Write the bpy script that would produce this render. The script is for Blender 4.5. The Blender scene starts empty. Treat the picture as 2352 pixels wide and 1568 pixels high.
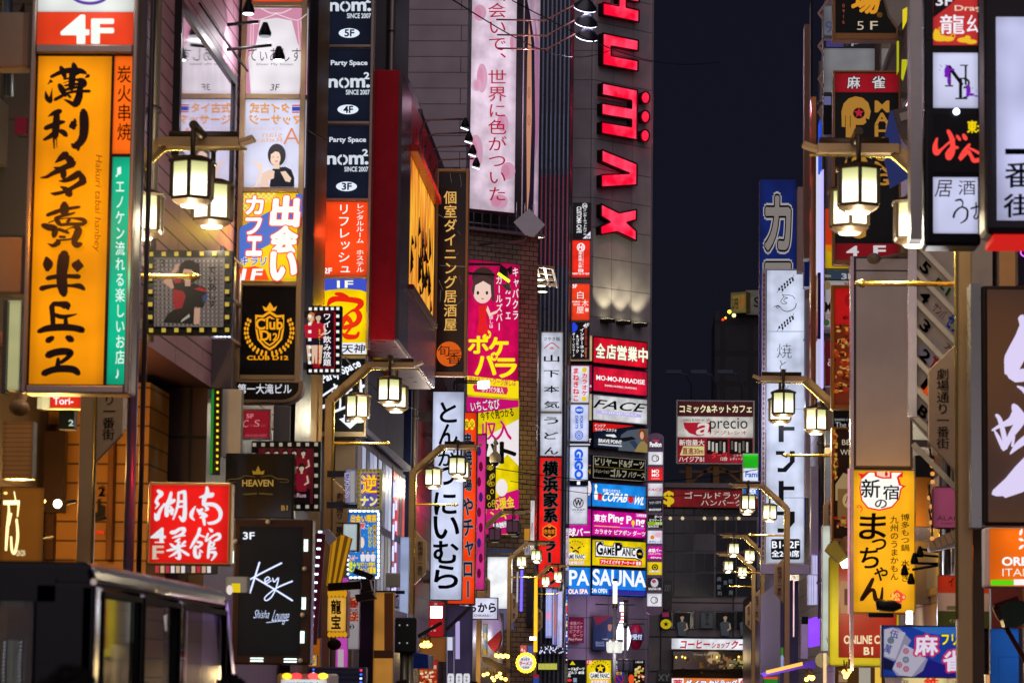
import bpy, bmesh, math, random
from mathutils import Vector, Matrix
random.seed(7)
SC = bpy.context.scene
COL = SC.collection
# ------------------------------------------------------------------ camera
F = 7000.0                      # focal length in pixels of the 2352 px wide photograph
CAMZ = 1.6
PITCH, YAW, ROLL = math.atan(769/F), math.atan(324/F), 0.0125
cd = bpy.data.cameras.new('camera'); cam = bpy.data.objects.new('camera', cd); COL.objects.link(cam)
cd.sensor_width = 36; cd.lens = F/2352*36; cd.clip_start = .5; cd.clip_end = 3000
CM = Matrix.Rotation(YAW, 3, 'Z') @ Matrix.Rotation(math.pi/2+PITCH, 3, 'X') @ Matrix.Rotation(ROLL, 3, 'Z')
cam.matrix_world = Matrix.Translation((0, 0, CAMZ)) @ CM.to_4x4()
cd.dof.use_dof = True; cd.dof.focus_distance = 80; cd.dof.aperture_fstop = 5.0
SC.camera = cam
# ------------------------------------------------------------------ night sky
w = bpy.data.worlds.new('World'); SC.world = w; w.use_nodes = True
nt = w.node_tree; bg = nt.nodes['Background']
tc = nt.nodes.new('ShaderNodeTexCoord'); sx = nt.nodes.new('ShaderNodeSeparateXYZ'); rp = nt.nodes.new('ShaderNodeValToRGB')
nt.links.new(tc.outputs['Generated'], sx.inputs[0]); nt.links.new(sx.outputs[2], rp.inputs[0]); nt.links.new(rp.outputs[0], bg.inputs[0])
rp.color_ramp.elements[0].position = 0.0; rp.color_ramp.elements[0].color = (.0072, .0070, .0118, 1)
rp.color_ramp.elements[1].position = .35; rp.color_ramp.elements[1].color = (.0058, .0063, .0158, 1)
bg.inputs[1].default_value = 1.0
sd = bpy.data.lights.new('night_glow', 'SUN'); sd.energy = 1.5; sd.angle = 1.6; sd.color = (1, .86, .94); so = bpy.data.objects.new('night_glow', sd); COL.objects.link(so); so.rotation_euler = (math.radians(52), 0, math.radians(-14))
vs = SC.view_settings
vs.view_transform = 'Standard'; vs.look = 'None'; vs.exposure = 0; vs.gamma = 1
SC.cycles.use_denoising = True
SC.cycles.max_bounces = 6; SC.cycles.diffuse_bounces = 3; SC.cycles.glossy_bounces = 3; SC.cycles.transparent_max_bounces = 12
SC.cycles.caustics_reflective = False; SC.cycles.caustics_refractive = False; SC.cycles.sample_clamp_indirect = 4
# ------------------------------------------------------------------ pixels to places
CC = Vector((0, 0, CAMZ))
UO = [0.0, 0.0, 1.0]
COLS = {'A': 0.0, 'B': 287.1, 'C': 717.8, 'D': 1148.4, 'E': 1493.0, 'F': 1892.6}
ROWS = {'1': 0.0, '2': 522.5, '3': 1045.6}
def U(c=None, k=.3334, oy=None):
    if c is None: UO[:] = [0, 0, 1.0]
    elif isinstance(c, str): UO[:] = [COLS[c[0]], ROWS[c[1]], k]
    else: UO[:] = [c, oy, k]
def px(x, y): return UO[0]+x*UO[2], UO[1]+y*UO[2]
def ray(x, y):
    X, Y = px(x, y)
    return CM @ Vector(((X-1176)/F, (784-Y)/F, -1))
def P(x, y, D):
    r = ray(x, y); return CC + r*(D/r.y)
# ------------------------------------------------------------------ materials
MC = {}
def lin(h):
    h = h.lstrip('#'); o = []
    for i in (0, 2, 4):
        c = int(h[i:i+2], 16)/255
        o.append(c/12.92 if c <= .04045 else ((c+.055)/1.055)**2.4)
    return (*o, 1)
def base_mat(name):
    m = bpy.data.materials.new(name); m.use_nodes = True
    return m, m.node_tree, m.node_tree.nodes['Principled BSDF']
def M(col, e=0.0, rough=.55, metal=0.0, panel=False):
    k = (col, e, rough, metal, panel)
    if k in MC: return MC[k]
    m, t, b = base_mat(('lit_' if e else 'paint_')+col.strip('#')); c = lin(col)
    b.inputs['Roughness'].default_value = rough; b.inputs['Metallic'].default_value = metal; b.inputs['Specular IOR Level'].default_value = .5 if metal or rough < .2 else .12
    if e:
        b.inputs['Base Color'].default_value = (c[0]*.05, c[1]*.05, c[2]*.05, 1)
        b.inputs['Emission Color'].default_value = c; b.inputs['Emission Strength'].default_value = e
        if panel:   # the tubes inside the box do not light its face quite evenly
            co = t.nodes.new('ShaderNodeTexCoord'); n = t.nodes.new('ShaderNodeTexNoise'); mr = t.nodes.new('ShaderNodeMapRange')
            n.inputs['Scale'].default_value = 1.3; n.inputs['Detail'].default_value = 2
            mr.inputs[1].default_value = .3; mr.inputs[2].default_value = .7
            mr.inputs[3].default_value = e*.66; mr.inputs[4].default_value = e*1.2; sx_ = t.nodes.new('ShaderNodeSeparateXYZ'); t.links.new(co.outputs['Generated'], sx_.inputs[0]); last = mr.outputs[0]
            for ax in (0, 2):      # less of the tubes' light reaches the rim of the box
                pp = t.nodes.new('ShaderNodeMath'); pp.operation = 'PINGPONG'; pp.inputs[1].default_value = .5; t.links.new(sx_.outputs[ax], pp.inputs[0]); er = t.nodes.new('ShaderNodeMapRange'); er.interpolation_type = 'SMOOTHSTEP'; er.inputs[1].default_value = -.02; er.inputs[2].default_value = .16 if ax == 0 else .07; er.inputs[3].default_value = .72; er.inputs[4].default_value = 1
                mu = t.nodes.new('ShaderNodeMath'); mu.operation = 'MULTIPLY'; t.links.new(pp.outputs[0], er.inputs[0]); t.links.new(er.outputs[0], mu.inputs[0]); t.links.new(last, mu.inputs[1]); last = mu.outputs[0]
            t.links.new(co.outputs['Object'], n.inputs[0]); t.links.new(n.outputs[0], mr.inputs[0]); t.links.new(last, b.inputs['Emission Strength'])
        else: m.cycles.emission_sampling = 'NONE'
    else:
        co = t.nodes.new('ShaderNodeTexCoord'); n = t.nodes.new('ShaderNodeTexNoise'); mx = t.nodes.new('ShaderNodeMix'); mx.data_type = 'RGBA'
        n.inputs['Scale'].default_value = 2.3; n.inputs['Detail'].default_value = 5; n.inputs['Roughness'].default_value = .65
        mx.inputs[6].default_value = tuple(v*.68 for v in c[:3])+(1,); mx.inputs[7].default_value = tuple(min(1, v*1.25) for v in c[:3])+(1,)
        t.links.new(co.outputs['Object'], n.inputs[0]); t.links.new(n.outputs[0], mx.inputs[0]); t.links.new(mx.outputs[2], b.inputs['Base Color'])
        mr = t.nodes.new('ShaderNodeMapRange'); dr = .12 if rough > .25 else .015; mr.inputs[3].default_value = max(.02, rough-dr); mr.inputs[4].default_value = min(1, rough+dr)
        t.links.new(n.outputs[0], mr.inputs[0]); t.links.new(mr.outputs[0], b.inputs['Roughness'])
    MC[k] = m; return m
def MET(col='#8d8680', rough=.38): return M(col, 0, rough, .75)
def WALL(kind, c1, c2, mortar, bw=.6, bh=.3, gap=.02, rough=.6, metal=0.0, off=.5, bump=.0):
    k = (kind, c1, c2, mortar, bw, bh, gap, rough)
    if k in MC: return MC[k]
    m, t, b = base_mat('wall_'+kind); N = t.nodes.new; L = t.links.new
    co = N('ShaderNodeTexCoord'); sp = N('ShaderNodeSeparateXYZ'); ad = N('ShaderNodeMath'); cb = N('ShaderNodeCombineXYZ')
    L(co.outputs['Object'], sp.inputs[0]); a3 = N('ShaderNodeMath'); a3.inputs[1].default_value = 7.31; L(sp.outputs[0], ad.inputs[0]); L(sp.outputs[1], ad.inputs[1]); L(ad.outputs[0], a3.inputs[0]); L(a3.outputs[0], cb.inputs[0]); L(sp.outputs[2], cb.inputs[1])
    br = N('ShaderNodeTexBrick'); L(cb.outputs[0], br.inputs['Vector'])
    br.offset = off; br.squash = 1
    br.inputs['Color1'].default_value = lin(c1); br.inputs['Color2'].default_value = lin(c2); br.inputs['Mortar'].default_value = lin(mortar)
    br.inputs['Scale'].default_value = 1; br.inputs['Mortar Size'].default_value = gap; br.inputs['Brick Width'].default_value = bw; br.inputs['Row Height'].default_value = bh
    n = N('ShaderNodeTexNoise'); n.inputs['Scale'].default_value = .8; n.inputs['Detail'].default_value = 6; L(co.outputs['Object'], n.inputs[0])
    mr = N('ShaderNodeMapRange'); mr.inputs[3].default_value = .55; mr.inputs[4].default_value = 1.3; L(n.outputs[0], mr.inputs[0])
    mx = N('ShaderNodeVectorMath'); mx.operation = 'SCALE'; L(br.outputs[0], mx.inputs[0]); L(mr.outputs[0], mx.inputs['Scale']); L(mx.outputs[0], b.inputs['Base Color'])
    bp = N('ShaderNodeBump'); bp.inputs['Strength'].default_value = .5; bp.inputs['Distance'].default_value = .02; bp.invert = True
    L(br.outputs['Fac'], bp.inputs['Height']); L(bp.outputs[0], b.inputs['Normal'])
    b.inputs['Roughness'].default_value = rough; b.inputs['Metallic'].default_value = metal; b.inputs['Specular IOR Level'].default_value = .2
    MC[k] = m; return m
def GLASS(tint='#202830', alpha=.35, rough=.04):
    k = ('glass', tint, alpha, rough)
    if k in MC: return MC[k]
    m, t, b = base_mat('window_glass'); N = t.nodes.new; L = t.links.new
    b.inputs['Base Color'].default_value = lin(tint); b.inputs['Roughness'].default_value = rough; b.inputs['Specular IOR Level'].default_value = .35
    tr = N('ShaderNodeBsdfTransparent'); mx = N('ShaderNodeMixShader'); mx.inputs[0].default_value = alpha
    L(tr.outputs[0], mx.inputs[1]); L(b.outputs[0], mx.inputs[2]); L(mx.outputs[0], t.nodes['Material Output'].inputs[0])
    MC[k] = m; return m
# ------------------------------------------------------------------ meshes
def link(name, me, mats, parent=None):
    o = bpy.data.objects.new(name, me); COL.objects.link(o)
    for m in (mats if isinstance(mats, (list, tuple)) else [mats]): me.materials.append(m)
    if parent: o.parent = parent
    return o
def tag(o, label=None, cat=None, group=None, kind=None):
    if label: o['label'] = label
    if cat: o['category'] = cat; o['kind'] = 'thing'
    if group: o['group'] = group
    if kind: o['kind'] = kind
    return o
def empty(name, loc, label, cat, rz=0, group=None):
    o = bpy.data.objects.new(name, None); COL.objects.link(o); o.location = loc; o.rotation_euler = (0, 0, rz); o.empty_display_size = .2
    return tag(o, label, cat, group)
class MB:
    """collects boxes, bars, tubes and outlines for ONE mesh"""
    def __init__(s): s.bm = bmesh.new()
    def box(s, x0, x1, y0, y1, z0, z1, mi=0):
        v = [s.bm.verts.new((x, y, z)) for x in (x0, x1) for y in (y0, y1) for z in (z0, z1)]
        for f in ((0, 1, 3, 2), (4, 6, 7, 5), (0, 4, 5, 1), (2, 3, 7, 6), (0, 2, 6, 4), (1, 5, 7, 3)):
            s.bm.faces.new([v[i] for i in f]).material_index = mi
        return s
    def tube(s, pts, r, n=8, mi=0, cap=True):
        pts = [Vector(p) for p in pts]; R = r if isinstance(r, (list, tuple)) else [r]*len(pts); rings = []
        for i, p in enumerate(pts):
            d = (pts[min(i+1, len(pts)-1)]-pts[max(i-1, 0)]).normalized()
            a = d.orthogonal().normalized() if i == 0 else (a-d*a.dot(d)).normalized()
            b = d.cross(a); rings.append([s.bm.verts.new(p+(a*math.cos(2*math.pi*j/n)+b*math.sin(2*math.pi*j/n))*R[i]) for j in range(n)])
        for q in range(len(rings)-1):
            for j in range(n):
                f = s.bm.faces.new((rings[q][j], rings[q][(j+1) % n], rings[q+1][(j+1) % n], rings[q+1][j])); f.smooth = True; f.material_index = mi
        if cap:
            s.bm.faces.new(rings[0][::-1]).material_index = mi; s.bm.faces.new(rings[-1]).material_index = mi
        return s
    def bar(s, p, q, wx, wz, mi=0):
        """square bar from p to q"""
        p, q = Vector(p), Vector(q); d = (q-p).normalized(); up = Vector((0, 0, 1)) if abs(d.z) < .95 else Vector((0, 1, 0))
        a = d.cross(up).normalized(); b = a.cross(d)
        v = [s.bm.verts.new(c+a*i*wx/2+b*j*wz/2) for c in (p, q) for i, j in ((-1, -1), (1, -1), (1, 1), (-1, 1))]
        for f in ((3, 2, 1, 0), (4, 5, 6, 7), (0, 1, 5, 4), (1, 2, 6, 5), (2, 3, 7, 6), (3, 0, 4, 7)): s.bm.faces.new([v[i] for i in f]).material_index = mi
        return s
    def lathe(s, prof, c=(0, 0, 0), n=16, mi=0, smooth=True, ph=0):
        c = Vector(c); rings = [[s.bm.verts.new(c+Vector((r*math.cos(ph+2*math.pi*j/n), r*math.sin(ph+2*math.pi*j/n), z))) for j in range(n)] for r, z in prof]
        for q in range(len(rings)-1):
            for j in range(n):
                f = s.bm.faces.new((rings[q][j], rings[q][(j+1) % n], rings[q+1][(j+1) % n], rings[q+1][j])); f.smooth = smooth; f.material_index = mi
        s.bm.faces.new(rings[0][::-1]).material_index = mi; s.bm.faces.new(rings[-1]).material_index = mi
        return s
    def ball(s, c, r, mi=0, sc=(1, 1, 1), n=12):
        g = bmesh.ops.create_uvsphere(s.bm, u_segments=n, v_segments=max(6, n*2//3), radius=r, matrix=Matrix.Translation(c) @ Matrix.Diagonal((*sc, 1)))
        for v in g['verts']:
            for f in v.link_faces: f.smooth = True; f.material_index = mi
        return s
    def face(s, pts, mi=0):
        s.bm.faces.new([s.bm.verts.new(p) for p in pts]).material_index = mi; return s
    def prism(s, pts, z0, z1, mi=0):
        a = [s.bm.verts.new((x, y, z0)) for x, y in pts]; b = [s.bm.verts.new((x, y, z1)) for x, y in pts]; n = len(pts)
        for i in range(n): s.bm.faces.new((a[i], a[(i+1) % n], b[(i+1) % n], b[i])).material_index = mi
        s.bm.faces.new(a[::-1]).material_index = mi; s.bm.faces.new(b).material_index = mi; return s
    def slab(s, pts, y0, y1, mi=0):
        """outline in x,z given thickness along y"""
        a = [s.bm.verts.new((x, y0, z)) for x, z in pts]; b = [s.bm.verts.new((x, y1, z)) for x, z in pts]; n = len(pts)
        for i in range(n): s.bm.faces.new((a[i], a[(i+1) % n], b[(i+1) % n], b[i])).material_index = mi
        s.bm.faces.new(a[::-1]).material_index = mi; s.bm.faces.new(b).material_index = mi; return s
    def build(s, name, mats, parent=None, bevel=0):
        bmesh.ops.recalc_face_normals(s.bm, faces=s.bm.faces)
        me = bpy.data.meshes.new(name); s.bm.to_mesh(me); s.bm.free()
        o = link(name, me, mats, parent)
        if bevel:
            b = o.modifiers.new('edge', 'BEVEL'); b.width = bevel; b.segments = 2; b.limit_method = 'ANGLE'
        return o
# ------------------------------------------------------------------ lettering
TS = bpy.data.scenes.new('letter_workshop')
GC = {}
def glyph(t, b=0.0):
    b = round(b*(.62 if b < .075 else .75) if b > 0 else b, 4); k = (t, b)
    cjk = any(ord(c) > 0x2e00 for c in t)
    if (b > .02 or (cjk and b > .003)) and k not in GC:      # heavy or outlined letters: the thin letter struck several times side by side
        v0, f0, bb = glyph(t, 0 if cjk else .02); o_ = 0 if cjk else .0124; v, f = [], []; n = 10 if b > .045 else (6 if b > .02 else 4)
        for i in range(n):
            a = 2*math.pi*(i+.5)/n; dx, dy = (b-o_)*math.cos(a), (b-o_)*math.sin(a); m = len(v); v += [(x+dx, y+dy) for x, y in v0]; f += [tuple(m+q for q in t_) for t_ in f0]
        GC[k] = (v, f, bb)
    if k not in GC:
        c = bpy.data.curves.new('t', 'FONT'); c.body = t; c.offset = b; c.resolution_u = 4
        o = bpy.data.objects.new('t', c); TS.collection.objects.link(o)
        vl = TS.view_layers[0]; vl.update(); dg = vl.depsgraph
        me = o.evaluated_get(dg).to_mesh()
        v = [(p.co.x, p.co.y) for p in me.vertices]; f = [tuple(p.vertices) for p in me.polygons]
        o.evaluated_get(dg).to_mesh_clear(); bpy.data.objects.remove(o); bpy.data.curves.remove(c)
        xs = [p[0] for p in v] or [0, 1]; ys = [p[1] for p in v] or [0, 1]
        GC[k] = (v, f, (min(xs), min(ys), max(xs), max(ys)))
    return GC[k]
class Sign:
    """a signboard: an Empty at its foot; parts frame, panel (> lettering), bracket. All coordinates are pixels of the current view U()."""
    def __init__(s, name, label, cat, D, x0, y0, x1, y1, T=.25, fc='#6b6058', fw=0, yaw=0, group=None, rim=.04, body=True, fm=None, bev=.008):
        s.yaw = math.radians(yaw); s.D = D
        s.u = Vector((math.cos(s.yaw), math.sin(s.yaw), 0)); s.n = Vector((-math.sin(s.yaw), math.cos(s.yaw), 0))
        s.O = P(x0, (y0+y1)/2, D)
        b = s.hit((x0+x1)/2, y1); s.root = empty(name, b, label, cat, s.yaw, group); s.b = b
        s.L = .003+D*4e-5; s.lay = 0; s.let = None; s.pan = s.root
        X0, X1 = s.m(x0, (y0+y1)/2)[0], s.m(x1, (y0+y1)/2)[0]; Z0, Z1 = s.m((x0+x1)/2, y1)[1], s.m((x0+x1)/2, y0)[1]
        s.R = (X0, X1, Z0, Z1); s.T = T
        if body:
            q = MB(); q.box(X0, X1, 0, T, Z0, Z1)
            if fw:
                W = abs(s.m(x0+fw, y1)[0]-s.m(x0, y1)[0]); r = rim; e = .0015
                q.box(X0-e, X0+W, -r, T*.9, Z0-e, Z1+e); q.box(X1-W, X1+e, -r, T*.9, Z0-e, Z1+e)
                q.box(X0+W, X1-W, -r*.97, -.002, Z0-e, Z0+W); q.box(X0+W, X1-W, -r*.97, -.002, Z1-W, Z1+e)
            s.frame = q.build('frame', fm or MET(fc), s.root, bev)
    def hit(s, x, y):
        r = ray(x, y); return CC + r*((s.O-CC).dot(s.n)/r.dot(s.n))
    def m(s, x, y):
        h = s.hit(x, y); return (h-s.b).dot(s.u), h.z-s.b.z
    def panel(s, x0, y0, x1, y1, col, e=1.0, name='panel', label=None, rough=.4, mat=None, dz=1.5):
        s.done(); yc = (y0+y1)/2; xc = (x0+x1)/2
        X0, X1 = s.m(x0, yc)[0], s.m(x1, yc)[0]; Z0, Z1 = s.m(xc, y1)[1], s.m(xc, y0)[1]
        q = MB(); q.box(X0, X1, -s.L*dz, .0 if s.T > .03 else s.T*.4, Z0, Z1)
        s.pan = q.build(name, mat or M(col, e, rough, 0, e > 0), s.root)
        if label: s.pan['label'] = label
        A_ = abs((X1-X0)*(Z1-Z0))
        if e >= .75 and A_ > .3 and s.D < 150 and mat is None:      # unseen point lamp added in front to carry the face's coloured spill
            c_ = lin(col)[:3]; lamp('POINT', 'spill_lamp', ((X0+X1)/2, -.35-.35*math.sqrt(A_), (Z0+Z1)/2), 26*A_*e, c_, s.root, 0)
        s.lay = 0; s.e = e; return s
    def _l(s):
        if s.let is None: s.let = ([], [], [], {}, [])
        s.lay += 1; return -s.L*(1.5+.9*min(s.lay, 14)+.06*s.lay)
    def _mi(s, col, e):
        mt = s.let[3]; k = (col, e)
        if k not in mt: mt[k] = len(mt); s.let[4].append(M(col, e) if e else M(col, 0, .5))
        return mt[k]
    def raw(s, vs, fs, col, e, z=None):
        """vs in pixels"""
        z = s._l() if z is None else z; V, Fc, I = s.let[0], s.let[1], s.let[2]; n = len(V); mi = s._mi(col, e)
        for x, y in vs:
            a, b = s.m(x, y); V.append((a, z, b))
        for f in fs: Fc.append(tuple(n+i for i in f)); I.append(mi)
    def ee(s, e): return s.e if e is None else e
    def T_(s, t, x0, y0, x1, y1, col, b=.012, e=None, sh=0, rot=0, mx=False, ol=None, z=None):
        """text stretched into the box"""
        v, f, (a0, b0, a1, b1) = glyph(t, 0.0)
        for c, off in ([ol] if ol else [])+[(col, b)]:
            v, f, _ = glyph(t, off); cx, cy = (x0+x1)/2, (y0+y1)/2; cr, sr = math.cos(math.radians(rot)), math.sin(math.radians(rot)); o = []
            for x, y in v:
                q = (x-(a0+a1)/2)/(a1-a0 or 1)*(x1-x0); w_ = -(y-(b0+b1)/2)/(b1-b0 or 1)*(y1-y0)
                if mx: q = -q
                q -= sh*w_; o.append((cx+q*cr-w_*sr, cy+q*sr+w_*cr))
            s.raw(o, f, c, s.ee(e))
        return s
    def V_(s, t, x0, y0, x1, y1, col, b=.012, e=None, ol=None, fill=.96, rot=None):
        """vertical writing, one character a cell"""
        n = len(t); h = (y1-y0)/n
        for c, off in ([ol] if ol else [])+[(col, b)]:
            z = None if t.strip() == '' else s._l(); 
            for i, ch in enumerate(t):
                if ch == ' ': continue
                v, f, _ = glyph(ch, off); cx, cy = (x0+x1)/2, y0+(i+.5)*h; W, H = (x1-x0), h*fill; o = []
                wd = glyph(ch, 0)[2]
                ox = .5 if ord(ch) > 0x2000 else (wd[0]+wd[2])/2
                for x, y in v:
                    q, r = x-ox, -(y-.38)
                    if ch in 'ー〜～-': q, r = -r, q
                    if ch in 'っゃょッャュョ': q, r = q+.1, r-.1
                    if ch in '、': q, r = q+.6, r-.6
                    o.append((cx+q*W, cy+r*H))
                s.raw(o, f, c, s.ee(e), z)
        return s
    def rect(s, x0, y0, x1, y1, col, e=None): s.raw([(x0, y0), (x1, y0), (x1, y1), (x0, y1)], [(3, 2, 1, 0)], col, s.ee(e)); return s
    def poly(s, pts, col, e=None): s.raw(pts, [tuple(range(len(pts)))[::-1]], col, s.ee(e)); return s
    def ell(s, cx, cy, rx, ry, col, e=None, n=24): return s.poly([(cx+rx*math.cos(2*math.pi*i/n), cy+ry*math.sin(2*math.pi*i/n)) for i in range(n)], col, e)
    def ring(s, cx, cy, rx, ry, w_, col, e=None, a0=0, a1=360, n=28):
        v = []; fs = []
        for i in range(n+1):
            a = math.radians(a0+(a1-a0)*i/n); v += [(cx+rx*math.cos(a), cy+ry*math.sin(a)), (cx+(rx-w_)*math.cos(a), cy+(ry-w_)*math.sin(a))]
        for i in range(n): fs.append((2*i, 2*i+1, 2*i+3, 2*i+2))
        s.raw(v, fs, col, s.ee(e)); return s
    def star(s, cx, cy, r, col, e=None, q=.42):
        v = [(cx+(r if i % 2 == 0 else r*q)*math.sin(i*math.pi/5), cy-(r if i % 2 == 0 else r*q)*math.cos(i*math.pi/5)) for i in range(10)]
        s.raw(v+[(cx, cy)], [(10, (i+1) % 10, i) for i in range(10)], col, s.ee(e)); return s
    def st(s, strokes, col, e=None, tf=None, step=.8):
        """brush strokes: lists of x,y,width triples"""
        for sk in strokes:
            pts = [Vector((sk[i], sk[i+1], sk[i+2])) for i in range(0, len(sk), 3)]
            sm = []
            for i in range(len(pts)-1):      # Catmull-Rom
                p0, p1, p2, p3 = pts[max(i-1, 0)], pts[i], pts[i+1], pts[min(i+2, len(pts)-1)]
                for k in range(5):
                    t = k/5; sm.append(.5*((2*p1)+(p2-p0)*t+(2*p0-5*p1+4*p2-p3)*t*t+(3*p1-p0-3*p2+p3)*t**3))
            sm.append(pts[-1]); L_, R_ = [], []
            for i, p in enumerate(sm):
                d = (sm[min(i+1, len(sm)-1)]-sm[max(i-1, 0)]); d.z = 0; d = d.normalized(); a = Vector((-d.y, d.x, 0)); h = max(p.z, 2)/2
                L_.append((p.x+a.x*h, p.y+a.y*h)); R_.append((p.x-a.x*h, p.y-a.y*h))
            def cap(p, d, q0, sgn):
                h = max(p.z, 2)/2; a0 = math.atan2(d.y, d.x)+math.pi/2*sgn
                return [(p.x+h*math.cos(a0-sgn*math.pi*k/5), p.y+h*math.sin(a0-sgn*math.pi*k/5)) for k in range(1, 5)]
            z = s._l(); n = len(sm)
            s.raw(L_+R_, [(i, i+1, n+i+1, n+i) for i in range(n-1)], col, s.ee(e), z)
            d1 = sm[-1]-sm[-2]; d0 = sm[0]-sm[1]
            for p, d, sd in ((sm[-1], d1, 1), (sm[0], d0, 1)):
                h = max(p.z, 2)/2; a0 = math.atan2(d.y, d.x)
                o = [(p.x+h*.8*math.cos(a0-math.pi/2+math.pi*k/6), p.y+h*.8*math.sin(a0-math.pi/2+math.pi*k/6)) for k in range(7)]
                s.raw(o, [tuple(range(7))[::-1]], col, s.ee(e), z-s.L*.1)
        return s
    def fig(s, cx, y0, h, skin='#e8c4a8', hair='#2a1a16', cloth='#8a1c28', e=None, legs=None):
        """printed picture of a person from head to hip (or to the feet)"""
        u = h/ (4.2 if legs is None else 7.2); hh = u
        s.ell(cx, y0+hh*.62, hh*.56, hh*.75, hair, e)
        s.poly([(cx-hh*1.0, y0+hh*1.75), (cx-hh*.25, y0+hh*1.35), (cx+hh*.25, y0+hh*1.35), (cx+hh*1.0, y0+hh*1.75), (cx+hh*.85, y0+hh*3), (cx+hh*.7, y0+hh*4.2), (cx-hh*.7, y0+hh*4.2), (cx-hh*.85, y0+hh*3)], cloth, e)
        s.rect(cx-hh*.16, y0+hh*.9, cx+hh*.16, y0+hh*1.5, skin, e); s.ell(cx, y0+hh*.68, hh*.36, hh*.5, skin, e)
        s.poly([(cx-hh*.42, y0+hh*.6), (cx-hh*.3, y0+hh*.15), (cx+hh*.3, y0+hh*.15), (cx+hh*.42, y0+hh*.6), (cx+hh*.1, y0+hh*.4)], hair, e)
        s.ell(cx-hh*.15, y0+hh*.68, hh*.06, hh*.04, '#201014', e, 8); s.ell(cx+hh*.15, y0+hh*.68, hh*.06, hh*.04, '#201014', e, 8); s.ell(cx, y0+hh*.98, hh*.1, hh*.04, '#b03040', e, 8)
        s.poly([(cx+hh*.95, y0+hh*1.75), (cx+hh*1.15, y0+hh*2.9), (cx+hh*.4, y0+hh*3.3), (cx+hh*.35, y0+hh*3.1), (cx+hh*.85, y0+hh*2.75), (cx+hh*.7, y0+hh*1.9)], skin, e)
        if legs is not None:
            s.rect(cx-hh*.75, y0+hh*3.6, cx+hh*.75, y0+hh*4.6, legs, e)
            for k in (-1, 1): s.poly([(cx+k*hh*.65, y0+hh*4.6), (cx+k*hh*.08, y0+hh*4.6), (cx+k*hh*.15, y0+hh*7.2), (cx+k*hh*.4, y0+hh*7.2)], skin, e)
        return s
    def done(s):
        if s.let:
            V, Fc, I, mt, mats = s.let; me = bpy.data.meshes.new('lettering'); me.from_pydata(V, [], Fc)
            for m in mats: me.materials.append(m)
            me.polygons.foreach_set('material_index', I); me.update()
            o = bpy.data.objects.new('lettering', me); COL.objects.link(o); o.parent = s.pan
            s.let = None
        return s
    def part(s, name, q, mats, bevel=0, parent=None): s.done(); return q.build(name, mats, parent or s.root, bevel)
    def arms(s, side, ln, col='#55504c', r=.05, fr=(.12, .88)):
        """brackets that hold it to the wall on one side (-1 left, +1 right)"""
        X0, X1, Z0, Z1 = s.R
        for f in fr:
            z = Z0+(Z1-Z0)*f; q = MB(); xe = X0 if side < 0 else X1
            q.box(min(xe, xe+side*ln), max(xe, xe+side*ln), s.T*.3, s.T*.3+r*2, z-r, z+r); q.build('bracket', MET(col), s.root)
        return s
def lamp(kind, name, loc, energy, col, parent=None, size=.1, target=None, spot=60):
    l = bpy.data.lights.new(name, kind); l.energy = energy; l.color = col
    if kind == 'SPOT': l.spot_size = math.radians(spot); l.spot_blend = .7
    if kind in ('POINT', 'SPOT'): l.shadow_soft_size = size
    if kind == 'AREA': l.size = size
    o = bpy.data.objects.new(name, l); COL.objects.link(o); o.location = loc
    if target is not None: o.rotation_euler = (Vector(target)-Vector(loc)).to_track_quat('-Z', 'Y').to_euler()
    if parent: o.parent = parent
    return o
def copy_tree(o, parent=None):
    c = o.copy(); COL.objects.link(c); c.parent = parent
    for ch in list(o.children): copy_tree(ch, c)
    return c
# ------------------------------------------------------------------ ground
g = MB(); g.face([(-300, -60, 0), (300, -60, 0), (300, 900, 0), (-300, 900, 0)])
tag(g.build('ground', M('#3a3836', 0, .8)), kind='structure')
g = MB(); g.face([(-4.6, -40, .004), (2.6, -40, .004), (2.6, 150, .004), (-4.6, 150, .004)])
tag(g.build('road', M('#2e2d2e', 0, .45)), kind='structure')
for nm, a, b in (('pavement', -6.2, -4.6), ('pavement', 2.6, 5.0)):
    g = MB(); g.box(a, b, -40, 150, .0, .12)
    tag(g.build(nm, WALL('paving', '#5b5650', '#4c4742', '#2c2a28', .6, .3, .01)), kind='structure')
# ================================================================== left side, near to far
INK = '#20141a'
# --- tall orange grill sign with the red 4F box above it
U('A1')
s = Sign('vertical_sign', 'tall orange lightbox with black brush characters under a red 4F box', 'shop sign', 26.2, 192, -120, 932, 2712, T=.32, fc='#7a6a60', fw=0, bev=.03)
X0, X1, Z0, Z1 = s.R
q = MB(); wf = .045
for a, b in ((X0, X0+wf), (X1-wf, X1)): q.box(a, b, -.07, 0, Z0, Z1)
q.box(X0+wf, X1-wf, -.069, 0, Z0, Z0+.07)
zd = [s.m(560, y)[1] for y in (375, 318)]; q.box(X0+wf, X1-wf, -.069, 0, zd[0], zd[1])
s.part('frame', q, MET('#8a7a70'), .012)
s.panel(258, -200, 958, 84, '#eef2ee', .95, label='white upper box'); s.ring(620, -60, 150, 98, 22, '#5a3aa8', n=40)
s.panel(255, 85, 955, 313, '#f8431c', 1.0, label='red 4F panel'); s.T_('4', 430, 112, 606, 298, '#f4fff4', b=.05); s.T_('F', 642, 140, 775, 298, '#f4fff4', b=.06)
s.panel(214, 378, 918, 2668, '#2a1410', 0, name='backing', dz=.6)
s.panel(233, 390, 741, 2646, '#ff9a00', 1.0, label='orange panel with black brush characters')
def strokes(o, k, lst, c, e=0): 
    sv = UO[:]; UO[:] = [o[0]*.57422, o[1]*.57422, k]; s.st([tuple(v*1.16 if i % 3 == 2 else v for i, v in enumerate(q)) for q in lst], c, e); UO[:] = sv
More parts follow.
